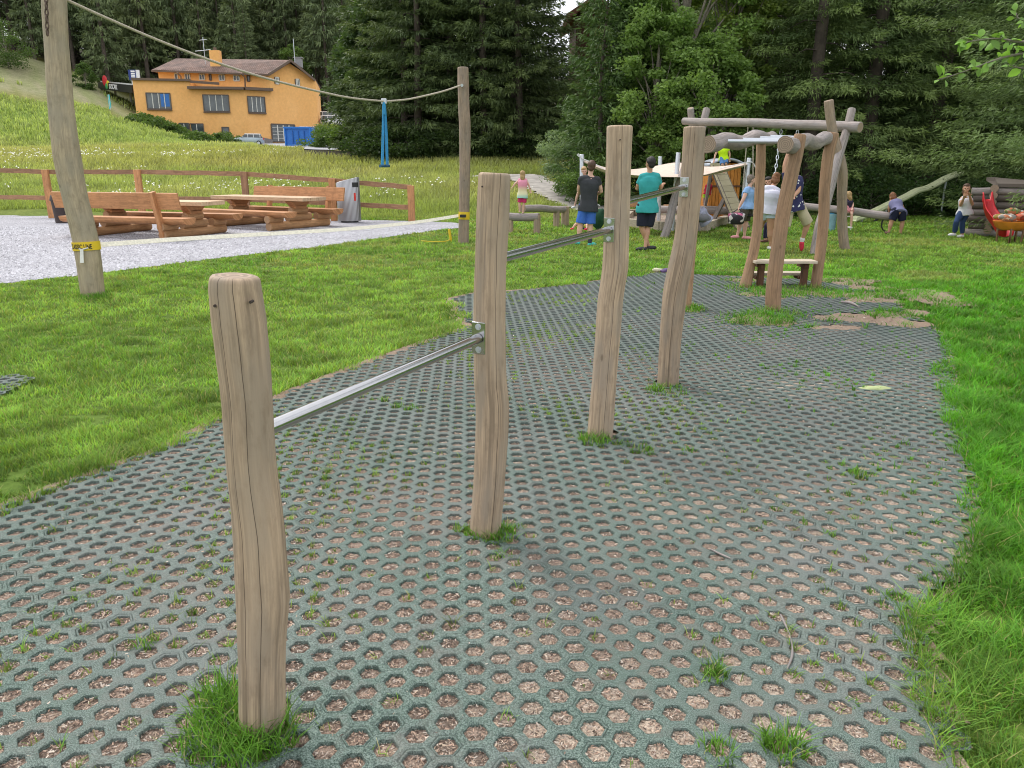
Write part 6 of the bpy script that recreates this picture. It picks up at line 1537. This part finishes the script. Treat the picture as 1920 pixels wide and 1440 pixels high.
# ================================================================== people
def remeshed(mb, vox, it=3, noise_a=0.0, noise_s=14, seed=0, fac=.5):
    me = bpy.data.meshes.new('tmp'); me.from_pydata(mb.v, [], mb.f); me.update()
    ob = bpy.data.objects.new('tmp', me)
    r = ob.modifiers.new('r', 'REMESH'); r.mode = 'VOXEL'; r.voxel_size = vox; r.use_smooth_shade = True
    if it: s = ob.modifiers.new('s', 'SMOOTH'); s.iterations = it; s.factor = fac
    out = evaluated_mesh(ob); bpy.data.meshes.remove(me)
    if noise_a:
        n = len(out.vertices); co_ = np.empty(n * 3, np.float32); no_ = np.empty(n * 3, np.float32); out.vertices.foreach_get('co', co_); out.vertices.foreach_get('normal', no_)
        co_ = co_.reshape(-1, 3); no_ = no_.reshape(-1, 3); p = co_ * noise_s + seed
        d = np.zeros(n, np.float32)
        for k_, (ax_, ay_, az__, w_) in enumerate(((1, .6, .4, .5), (-.7, 1.1, .3, .45), (.3, -.5, 1.2, .3), (2.1, 1.3, .9, .3), (-1.7, 2.3, -1.1, .22), (3.9, -2.7, 1.9, .12))):
            d += w_ * np.sin(p[:, 0] * ax_ + p[:, 1] * ay_ + p[:, 2] * az__ + k_ * 1.7 + np.sin(p[:, 2] * .7 + k_))
        out.vertices.foreach_set('co', (co_ + no_ * (d * noise_a * .8)[:, None]).ravel()); out.update()
    out.polygons.foreach_set('use_smooth', np.ones(len(out.polygons), bool))
    return out
skins = {'fair': (.60, .36, .26), 'tan': (.46, .25, .16), 'pink': (.66, .40, .31)}
SK = {k: plain('skin ' + k, v, .5, var=.06, scale=5) for k, v in skins.items()}
def loft(mb, secs, n=18):
    """secs: (centre, side vec, depth vec)"""
    V, F = [], []
    for c, s, d in secs:
        for j in range(n): a = 2 * math.pi * j / n; V.append(c + s * math.cos(a) + d * math.sin(a))
    for i in range(len(secs) - 1):
        for j in range(n): a, b_ = i * n + j, i * n + (j + 1) % n; F.append((a, b_, b_ + n, a + n))
    F.append(tuple(range(n - 1, -1, -1))); F.append(tuple((len(secs) - 1) * n + k for k in range(n)))
    mb.add(V, F)
def ball(mb, c, r): mb.ell(c, r, None, 12, 8)
def limb(mb, pts, rad, balls=True):
    P2, R2 = resamp([Vector(p) for p in pts], rad, .06) if len(pts) > 2 else (pts, rad)
    mb.tube(P2, R2, 14)
    if balls: 
        for p, r in zip(pts, rad): ball(mb, p, r)
def person(label, Y, J, s=1.0, skin='fair', face=(0, 1, 0), shirt=None, bottom=None, hair=None, shoes=None, socks=None, sleeve=.45, leglen=.9, toes=None, girth=1.0, hemdrop=.10, hips=1.0, sleeveless=False, curl=.5, sittop=False, hat=None, tilt=None):
    q = {}
    for k, v in J.items():
        dy = v[2] if len(v) > 2 else 0; q[k] = P(v[0], v[1], Y + dy)
    base = Vector(((q['anL'].x + q['anR'].x) / 2, Y, min(q['anL'].z, q['anR'].z) - .07 * s))
    t = thing('person', label, 'person', base); W = s * girth
    f = Vector(face).normalized(); hc = q['head']; nk = q['neck']
    up = (hc - nk).normalized(); up = (up + Vector((0, 0, .6))).normalized(); sd = f.cross(up).normalized(); f = up.cross(sd).normalized()
    Mh = Matrix((sd, f, up)).transposed(); hs_ = (s + (.92 if s < .8 else 1.0)) / 2 if s < .8 else s
    B = MB()
    def hp(a, b_, c): return hc + sd * a * hs_ + f * b_ * hs_ + up * c * hs_
    def he(c, r): B.ell(c, tuple(k * hs_ for k in r), Mh, 18, 12)
    he(hp(0, -.008, .02), (.076, .094, .098)); he(hp(0, .028, -.045), (.056, .064, .068)); he(hp(0, .097, -.012), (.012, .018, .022)); he(hp(0, .092, -.05), (.022, .012, .010)); he(hp(0, .078, -.082), (.022, .018, .018))
    for e in (-1, 1): he(hp(e * .077, -.002, -.008), (.009, .02, .03)); he(hp(e * .03, .084, .022), (.02, .012, .009)); he(hp(e * .038, .074, -.03), (.02, .018, .02))
    # neck, torso
    shc = (q['shL'] + q['shR']) / 2; hpC = (q['hipL'] + q['hipR']) / 2
    limb(B, [shc.lerp(nk, .2), nk, hc - up * .03], [.056 * W, .05 * s, .05 * s])
    for k_ in 'LR': limb(B, [nk.lerp(shc, .55), nk.lerp(shc, .75).lerp(q['sh' + k_], .5), q['sh' + k_]], [.05 * W, .052 * W, .052 * W])
    sx_, hx = (q['shR'] - q['shL']), (q['hipR'] - q['hipL'])
    def section(tt, w_, d_, infl=0.0):
        c = (hpC + Vector((0, 0, -.05 * s))).lerp(shc, tt) if tt <= 1 else shc + (nk - shc) * (tt - 1) * 2
        a = hx.normalized().lerp(sx_.normalized(), min(1, max(0, tt))).normalized(); ax = (shc - hpC).normalized(); d = a.cross(ax).normalized(); a = ax.cross(d).normalized()
        return (c, a * (w_ * W + infl), d * (d_ * W + infl))
    TS = [(-.14, .08, .07), (-.05, .150 * hips, .10), (.08, .168 * hips, .118), (.30, .142, .10), (.48, .142, .102), (.68, .162, .118), (.86, .172, .112), (.97, .150, .088), (1.10, .085, .062)]
    if sx_.length < .24 * s: TS = [(a, b_ * .86, c * 1.12) for a, b_, c in TS]
    loft(B, [section(*r) for r in TS])
    for sd_ in 'LR':
        sh, el, wr = q['sh' + sd_], q['el' + sd_], q['wr' + sd_]
        limb(B, [sh, sh.lerp(el, .5), el, el.lerp(wr, .35), wr], [.052 * W, .047 * W, .038 * W, .038 * W, .026 * s])
        d = (wr - el).normalized(); s1_, u1_ = ortho(d); pc = wr + d * .045 * s
        Mp = Matrix((s1_, d, u1_)).transposed(); B.ell(pc, (.038 * s, .052 * s, .016 * s), Mp, 12, 8)
        for k in range(4):
            b0 = pc + d * .036 * s + s1_ * (k - 1.5) * .0205 * s; L = (.036, .042, .040, .031)[k] * s; b1_ = b0 + d * L; b2_ = b1_ + (d * (1 - curl) - u1_ * curl).normalized() * L * .85
            B.tube([b0, b1_, b2_], [.0095 * s, .0088 * s, .0075 * s], 8, dome=.004)
        th0 = wr + d * .02 * s - s1_ * .026 * s; B.tube([th0, th0 + (d * .6 - s1_ * .8).normalized() * .032 * s, th0 + (d * .6 - s1_ * .8).normalized() * .032 * s + d * .028 * s], [.0125 * s, .011 * s, .009 * s], 8, dome=.004)
        hi, kn, an = q['hip' + sd_], q['kn' + sd_], q['an' + sd_]
        limb(B, [hi, hi.lerp(kn, .5), kn, kn.lerp(an, .32), kn.lerp(an, .7), an], [.088 * W * hips, .074 * W, .053 * W, .056 * W, .040 * s, .034 * s])
        tv = Vector((toes or {}).get(sd_, (face[0], face[1], 0))).normalized(); fc = an + tv * .055 * s + Vector((0, 0, -.04 * s)) * (1 - abs(tv.z)); s2_, u2_ = ortho(tv); B.ell(fc, (.038 * s, .115 * s, .034 * s), Matrix((s2_, tv, u2_)).transposed(), 14, 8)
        if shoes:
            m_ = MB(); m_.ell(fc + tv * .01 * s, (.047 * s, .135 * s, .043 * s), Matrix((s2_, tv, u2_)).transposed(), 16, 10); m_.ell(an + Vector((0, 0, -.03 * s)), (.045 * s, .05 * s, .045 * s))
            lowz = min(v[2] for v in m_.v); m_.v = [(v[0], v[1], max(v[2], lowz + .012)) if abs(tv.z) < .4 else v for v in m_.v]
            o = link('shoe', remeshed(m_, .010 * s + .002, 2), t, True, shoes)
            if socks and (socks[1] is None or sd_ in socks[1]):
                m_ = MB(); limb(m_, [an + Vector((0, 0, -.02)), an.lerp(kn, socks[2] if len(socks) > 2 else .2)], [.042 * s, .046 * s]); link('sock', remeshed(m_, .012, 1), t, True, socks[0])
    link('body', remeshed(B, .0095 * max(s, .7), 4), t, True, SK[skin])
    # eyes
    for e in (-1, 1):
        MB().ell(hp(e * .031, .083, .004), (.0125 * hs_, .009 * hs_, .0075 * hs_), Mh, 10, 6).build('eye', M['black'], t)
    if bottom:
        m_ = MB(); loft(m_, [section(*r, .014) for r in TS[:3]] + [section(.16, .160 * hips, .112, .014)])
        for sd_ in 'LR':
            hi, kn, an = q['hip' + sd_], q['kn' + sd_], q['an' + sd_]
            if leglen <= 1: e = hi.lerp(kn, leglen); m_.tube([hi + Vector((0, 0, .03)), hi.lerp(e, .5), e], [.098 * W * hips, .097 * W, (.100 if leglen > .6 else .098) * W], 18); ball(m_, hi, .096 * W * hips)
            else: e = kn.lerp(an, leglen - 1); P2, R2 = resamp([hi, hi.lerp(kn, .5), kn, kn.lerp(an, .35), e], [.097 * W * hips, .084 * W, .064 * W, .066 * W, .052 * W], .05); m_.tube(P2, R2, 18); ball(m_, hi, .095 * W); ball(m_, kn, .063 * W)
        link('trousers' if leglen > 1.5 else 'shorts', remeshed(m_, .011, 3, .007, 15, Y), t, True, bottom)
    if shirt:
        m_ = MB(); lo = TS[1] if hemdrop > .05 else TS[2]
        bot = [section(-.05 - hemdrop * .6, .170 * hips, .128, .034), section(.05, .170 * hips, .120, .032)] if hemdrop > .05 else []
        loft(m_, bot + [section(*r, .022) for r in TS[(3 if hemdrop > .05 else 2):-1]] + [section(1.04, .10, .075, .014)])
        for k_ in 'LR':
            if not sleeveless: limb(m_, [nk.lerp(shc, .75), nk.lerp(shc, .80).lerp(q['sh' + k_], .5), q['sh' + k_]], [.060 * W, .063 * W, .063 * W])
        if not sleeveless:
            for sd_ in 'LR':
                sh, el = q['sh' + sd_], q['el' + sd_]; e = sh.lerp(el, sleeve)
                m_.tube([sh.lerp(shc, .25), sh, sh.lerp(e, .5), e], [.058 * W, .062 * W, .062 * W, .064 * W], 16); ball(m_, sh, .060 * W)
        link('shirt', remeshed(m_, .011, 3, .008, 12, Y + 3), t, True, shirt)
    if hair:
        hm_, style = hair; m_ = MB()
        def hh(c, r): m_.ell(c, tuple(k * hs_ for k in r), Mh, 18, 12)
        hh(hp(0, -.026, .036), (.084, .090, .098)); hh(hp(0, .02, .075), (.07, .065, .045))
        hh(hp(0, -.05, -.02), (.070, .055, .07))
        if style == 'long': hh(hp(0, -.07, -.08), (.075, .045, .11)); hh(hp(.05, -.03, -.06), (.03, .04, .09)); hh(hp(-.05, -.03, -.06), (.03, .04, .09))
        if style == 'bob': hh(hp(0, -.03, -.04), (.088, .075, .06))
        if style == 'bun': hh(hp(0, -.07, .09), (.06, .06, .055)); hh(hp(.03, -.03, .1), (.05, .05, .04)); hh(hp(0, -.045, -.02), (.085, .07, .06))
        link('hair', remeshed(m_, .009, 1, .010 if style != 'short' else .005, 38, 4), t, True, hm_)
    return t, q, hp
def cloth(name, c, var=.12, scale=9): return plain(name, c, .85, var=var, scale=scale, bmp=.15, spec=.2)
hbr, hbl, hbk, hgr, hau = [plain(n_, c, .6, var=.4, scale=60, bmp=.5) for n_, c in (('brown hair', (.09, .045, .025)), ('blond hair', (.46, .30, .14)), ('black hair', (.018, .014, .014)), ('grey hair', (.20, .16, .13)), ('auburn hair', (.22, .09, .035)))]
teal_sh = plain('aqua shoe', (.04, .45, .42), .6); wht_sh = plain('white shoe', (.7, .7, .7), .6); blk_sh = plain('black shoe', (.02, .02, .025), .6); pnk_sh = plain('pink shoe', (.72, .33, .35), .6); red_sh = plain('red clog', (.75, .04, .09), .5)

person('man in charcoal T-shirt and royal blue shorts carrying a toddler, back turned', 16.1, dict(head=(1109.5, 312.5), neck=(1107, 326), shL=(1090.5, 336), shR=(1121, 336.5), elL=(1085, 357, .12), elR=(1127, 359, .05), wrL=(1094, 368, .32), wrR=(1116, 367, .30),
        hipL=(1095, 386), hipR=(1110, 386), knL=(1088, 422), knR=(1107, 423), anL=(1084.5, 452), anR=(1106, 455)), 1.0, 'pink', (.25, 1, 0), cloth('charcoal jersey', (.045, .048, .055)), cloth('royal blue cotton', (.055, .15, .52)), (hbr, 'short'), teal_sh, (cloth('dark sock', (.05, .06, .08)), 'R', .45), toes=dict(L=(-.2, 1, 0), R=(.7, .6, 0)), girth=1.06, hips=1.0)
person('blond toddler held against the chest of the man in charcoal, bare legs dangling either side', 16.42, dict(head=(1095.5, 320.5, .02), neck=(1097, 328, .05), shL=(1092, 333, .05), shR=(1107, 333, .05), elL=(1088, 343, .0), elR=(1113, 343, .0), wrL=(1094, 349, -.08), wrR=(1110, 350, -.08),
        hipL=(1094, 358, .05), hipR=(1108, 358, .05), knL=(1084, 362, -.12), knR=(1119, 361, -.1), anL=(1077.5, 386, -.05), anR=(1118, 382, -.15)), .55, 'pink', (-.15, -1, 0), cloth('pale pink jersey', (.7, .5, .48)), cloth('white cotton', (.7, .7, .68)), (hbl, 'short'), wht_sh, leglen=.4, toes=dict(L=(-.6, -.5, -.2), R=(.6, -.6, -.2)))
person('man in teal T-shirt and black shorts standing with crossed legs and his back turned', 15.1, dict(head=(1219.5, 306.5), neck=(1218.5, 319.5), shL=(1203.5, 331), shR=(1232, 331), elL=(1195, 353.5, .08), elR=(1238, 353, .1), wrL=(1207, 351, .32), wrR=(1243, 346, .34),
        hipL=(1204, 387), hipR=(1224, 387), knL=(1203, 424), knR=(1215, 423, .05), anL=(1216, 461, .03), anR=(1210, 463, -.05)), 1.0, 'tan', (-.45, 1, 0), cloth('teal jersey', (.045, .33, .34)), cloth('black cotton', (.018, .02, .035)), (hbk, 'short'), blk_sh, leglen=1.0, toes=dict(L=(.8, .4, 0), R=(-.95, -.1, 0)), girth=1.05, hips=1.05, sleeve=.6)
# back print on the teal shirt
g_, nt, b = nm('tie dye jersey'); sz_ = N(nt, 'ShaderNodeSeparateXYZ'); nt.links.new(N(nt, 'ShaderNodeTexCoord').outputs['Object'], sz_.inputs[0])
c = ramp(nt, mth(nt, 'MULTIPLY', sz_.outputs[2], 1.0), [(.36, (.25, .60, .60)), (.46, (.68, .68, .45)), (.56, (.72, .62, .40)), (.66, (.76, .30, .42))]); nt.links.new(c, b.inputs['Base Color']); b.inputs['Roughness'].default_value = .85
person('small girl in pink and aqua top, arms spread, on the low log bench', 19.15, dict(head=(979.8, 327.5), neck=(979.8, 333.8), shL=(974, 337.2), shR=(986, 337.2), elL=(966, 344.5), elR=(991.5, 347), wrL=(961, 350.5), wrR=(994, 356),
        hipL=(976.2, 364.5), hipR=(983, 364.5), knL=(974.5, 380), knR=(982.5, 380), anL=(974, 395), anR=(980.5, 397)), .60, 'pink', (0, 1, 0), g_, cloth('magenta cotton', (.55, .04, .15)), (hbl, 'long'), None, leglen=1.0, sleeveless=False, sleeve=.15, hips=1.0, hemdrop=.2)
person('child in navy sitting low on the grass behind the man in charcoal', 18.9, dict(head=(1096, 399), neck=(1094, 406), shL=(1089, 410), shR=(1100, 410), elL=(1084, 418), elR=(1103, 418), wrL=(1079, 424), wrR=(1100, 424),
        hipL=(1089, 425), hipR=(1097, 425), knL=(1080, 420, -.2), knR=(1101, 421, -.2), anL=(1074, 427, -.25), anR=(1100, 428, -.3)), .6, 'fair', (-.6, -.8, 0), cloth('navy jersey', (.02, .03, .10)), cloth('yellow cotton', (.65, .6, .1)), (hbr, 'short'), red_sh, sleeve=.9, leglen=.7)
bpk = rock('backpack', P(1122, 411, 18.4), .22, cloth('dark green nylon', (.02, .07, .035), .4, 5), 'dark green backpack on the grass behind the man in charcoal', 'backpack', None, 4, (.75, .6, 1.05))
person('boy in a neon yellow T-shirt and denim shorts walking down the plank ramp', 21.2, dict(head=(1357, 269.5, -.05), neck=(1356, 276), shL=(1346.5, 279.5), shR=(1364.5, 278.5), elL=(1341, 291), elR=(1368, 288), wrL=(1339, 299.5, -.05), wrR=(1368, 297),
        hipL=(1353, 296), hipR=(1361, 295.5), knL=(1354.5, 309, -.15), knR=(1361, 307, -.12), anL=(1357, 321.5, -.1), anR=(1363.5, 318.5, .0)), .66, 'fair', (.1, -1, -.2), cloth('neon yellow jersey', (.55, .85, .02)), cloth('denim', (.10, .22, .45)), (hbr, 'short'), None, leglen=.95, hips=.95)
person('small child in red top and lime shorts bending at the hut wall', 21.9, dict(head=(1332, 339.5), neck=(1330, 344.5), shL=(1325.5, 347.5), shR=(1333, 347.5), elL=(1321, 354), elR=(1334, 355), wrL=(1319, 361, .1), wrR=(1334, 361, .15),
        hipL=(1322, 362), hipR=(1329, 362), knL=(1319.5, 372), knR=(1325.5, 373), anL=(1319, 382), anR=(1324.5, 383.5)), .44, 'fair', (.3, 1, 0), cloth('red jersey', (.6, .03, .08)), cloth('lime cotton', (.45, .75, .05)), (hbr, 'short'), None, leglen=.9, girth=1.1)
person('person in a pale grey T-shirt sitting hunched on the sandpit edge', 18.3, dict(head=(1304, 384), neck=(1308, 389), shL=(1309, 395, -.15), shR=(1313, 393, .15), elL=(1303, 408, -.2), elR=(1302, 408, .2), wrL=(1293, 414, -.1), wrR=(1293, 414, .1),
        hipL=(1325, 411, -.12), hipR=(1325, 411, .12), knL=(1300, 405, -.2), knR=(1300, 405, .2), anL=(1297, 430, -.18), anR=(1297, 430, .18)), .95, 'fair', (-1, 0, -.4), cloth('pale grey jersey', (.36, .37, .48)), cloth('grey cotton', (.2, .2, .22)), (hbr, 'short'), blk_sh, girth=1.15)
person('woman in a light blue T-shirt and olive shorts walking past with a lidded basket', 17.2, dict(head=(1408.5, 337.5), neck=(1406.5, 348), shL=(1400.5, 356, -.12), shR=(1408, 355, .16), elL=(1394.5, 372, -.18), elR=(1420, 362, .25), wrL=(1386, 389, -.18), wrR=(1432, 366, .3),
        hipL=(1400, 385, -.07), hipR=(1403, 385, .07), knL=(1389.5, 414, -.1), knR=(1398, 415, .1), anL=(1382.5, 441, -.12), anR=(1395.5, 443, .1)), .88, 'pink', (1, .15, 0), cloth('light blue jersey', (.26, .43, .72)), cloth('olive cotton', (.075, .07, .05)), (hgr, 'short'), pnk_sh, leglen=.95, toes=dict(L=(-.9, -.3, 0), R=(1, -.2, 0)), girth=1.12)
bp_ = P(1381, 409, 16.95); bk_ = thing('basket', 'dark pink patterned basket hanging from the hand of the woman in blue', 'basket', bp_)
pat, nt, b = nm('patterned cloth'); vo = N(nt, 'ShaderNodeTexVoronoi'); vo.inputs['Scale'].default_value = 13; nt.links.new(N(nt, 'ShaderNodeTexCoord').outputs['Object'], vo.inputs[0]); sc_ = N(nt, 'ShaderNodeSeparateColor'); nt.links.new(vo.outputs['Color'], sc_.inputs[0])
rr0 = ramp(nt, sc_.outputs[0], [(0, (.015, .015, .02)), (.62, (.02, .015, .03)), (.7, (.5, .08, .2)), (.84, (.65, .6, .62))]); nt.links.new(rr0, b.inputs['Base Color'])
m_ = MB(); n = 20; V = []
for z, rx_, ry_ in ((-.13, .13, .10), (-.10, .17, .13), (.04, .185, .14), (.09, .18, .13), (.12, .10, .07)):
    for j in range(n): a = 2 * math.pi * j / n; V.append(bp_ + Vector((rx_ * math.cos(a), ry_ * math.sin(a), z)))
m_.add(V, [(i * n + j, i * n + (j + 1) % n, (i + 1) * n + (j + 1) % n, (i + 1) * n + j) for i in range(4) for j in range(n)] + [tuple(range(n - 1, -1, -1)), tuple(4 * n + k for k in range(n))], smooth=True); m_.build('bowl', pat, bk_)
hd = P(1385.5, 391.5, 17.02); MB().tube(resamp([bp_ + Vector((-.15, 0, .09)), bp_.lerp(hd, .8) + Vector((-.06, 0, 0)), hd, bp_ + Vector((.15, 0, .09))], [0] * 4, .04)[0], .012, 8).build('handle', M['black'], bk_)
person('woman in a white T-shirt and pale denim shorts pushing a swing', 15.1, dict(head=(1454.5, 337.5, .1), neck=(1450.5, 347, .08), shL=(1438, 354, -.02), shR=(1457, 358, .0), elL=(1430, 372, .1), elR=(1457, 380, .05), wrL=(1443, 382, .3), wrR=(1463, 388, .25),
        hipL=(1435, 392), hipR=(1446.5, 392), knL=(1424, 428, .25), knR=(1444.5, 432), anL=(1416, 456, .45), anR=(1445.5, 462)), .93, 'tan', (.6, 1, 0), cloth('white jersey', (.66, .66, .78), .05), cloth('pale denim', (.50, .60, .74), .08), (hau, 'bun'), wht_sh, leglen=.42, toes=dict(R=(0, 1, 0)), girth=1.22, hips=1.08)
person('dark haired child in pink sitting on the swing in front of the woman in white', 15.75, dict(head=(1441, 341), neck=(1443, 350), shL=(1441, 355, .12), shR=(1456, 356, -.1), elL=(1440, 370, .15), elR=(1464, 366, -.1), wrL=(1437, 362, .2), wrR=(1466, 355, -.1),
        hipL=(1448, 414, .08), hipR=(1457, 414, -.08), knL=(1437, 424, .05), knR=(1443, 427, -.12), anL=(1435, 449, .05), anR=(1438, 449, -.1)), .78, 'tan', (-.5, -.9, 0), cloth('coral pink jersey', (.75, .16, .19)), cloth('dark navy cotton', (.02, .02, .05)), (hbk, 'bob'), plain('brown boot', (.12, .05, .03), .6), leglen=1.9, toes=dict(L=(-.8, -.4, 0), R=(-.8, -.4, 0)))
flw, nt, b = nm('navy floral shirt'); vo = N(nt, 'ShaderNodeTexVoronoi'); vo.inputs['Scale'].default_value = 16; nt.links.new(N(nt, 'ShaderNodeTexCoord').outputs['Object'], vo.inputs[0]); rr0 = ramp(nt, vo.outputs['Distance'], [(.22, (.7, .7, .72)), (.30, (.02, .02, .08))]); nt.links.new(rr0, b.inputs['Base Color']); b.inputs['Roughness'].default_value = .85
person('man in navy floral shirt, beige shorts and red clogs with one arm raised', 14.5, dict(head=(1487, 309), neck=(1486, 324), shL=(1472.5, 333), shR=(1499, 336), elL=(1471, 311, .02), elR=(1497, 358, -.12), wrL=(1476, 290, .05), wrR=(1488, 369, -.2),
        hipL=(1481, 385), hipR=(1497, 384), knL=(1472, 425), knR=(1514.5, 419, .05), anL=(1464, 461), anR=(1503.5, 452, .12)), 1.0, 'tan', (.3, 1, 0), flw, cloth('beige cotton', (.46, .40, .28)), (hbr, 'short'), red_sh, (wht_sh, 'R', .12), leglen=.98, toes=dict(R=(.12, .15, -1), L=(0, 1, 0)), hips=1.0)
person('curly blond child in a dark top sitting on the seesaw log', 19.35, dict(head=(1591, 366), neck=(1591.5, 372.5), shL=(1586.5, 376), shR=(1596.5, 376), elL=(1583, 384, -.1), elR=(1599.5, 384, -.05), wrL=(1581, 390, -.2), wrR=(1598, 390, -.15),
        hipL=(1588, 389), hipR=(1595, 389), knL=(1585, 401, -.2), knR=(1597, 401, -.2), anL=(1584, 418, -.15), anR=(1596, 425, -.18)), .62, 'pink', (-.8, .6, 0), cloth('dark plum jersey', (.03, .025, .05)), cloth('pink cotton', (.6, .25, .28)), (hbl, 'long'), wht_sh, leglen=.7)
person('woman in a grey violet vest and navy shorts bending over the end of the seesaw', 18.85, dict(head=(1674, 369.5, .42), neck=(1677, 374.5, .36), shL=(1671, 379, .30), shR=(1686, 377.5, .30), elL=(1667, 392, .32), elR=(1694, 392, .36), wrL=(1669, 403, .42), wrR=(1694, 404, .44),
        hipL=(1679, 396), hipR=(1691, 396), knL=(1671, 417), knR=(1692, 418), anL=(1666.5, 434.5), anR=(1688.5, 436.5)), .88, 'tan', (-.2, 1, -.4), cloth('grey violet vest', (.17, .17, .30)), cloth('navy black cotton', (.012, .015, .035)), (hau, 'bob'), plain('brown sandal', (.12, .06, .04), .6), leglen=.8, sleeveless=True, hips=1.08, girth=1.05)
person('woman in pale top and dark blue jeans standing beneath the spruce branches', 17.7, dict(head=(1812, 353.5), neck=(1810.5, 365), shL=(1804.5, 372), shR=(1817, 371), elL=(1801, 385, -.1), elR=(1823, 383, -.1), wrL=(1807, 372, -.28), wrR=(1818, 367, -.28),
        hipL=(1804.5, 396), hipR=(1813.5, 396), knL=(1793.5, 416, -.1), knR=(1804.5, 417.5), anL=(1789.5, 437, .0), anR=(1804.5, 440)), .90, 'tan', (-.5, -.9, 0), cloth('pale grey knit', (.5, .5, .52)), cloth('dark blue denim', (.03, .055, .13)), (hbr, 'long'), wht_sh, leglen=1.9, toes=dict(L=(-1, -.3, 0), R=(-.9, -.4, 0)))
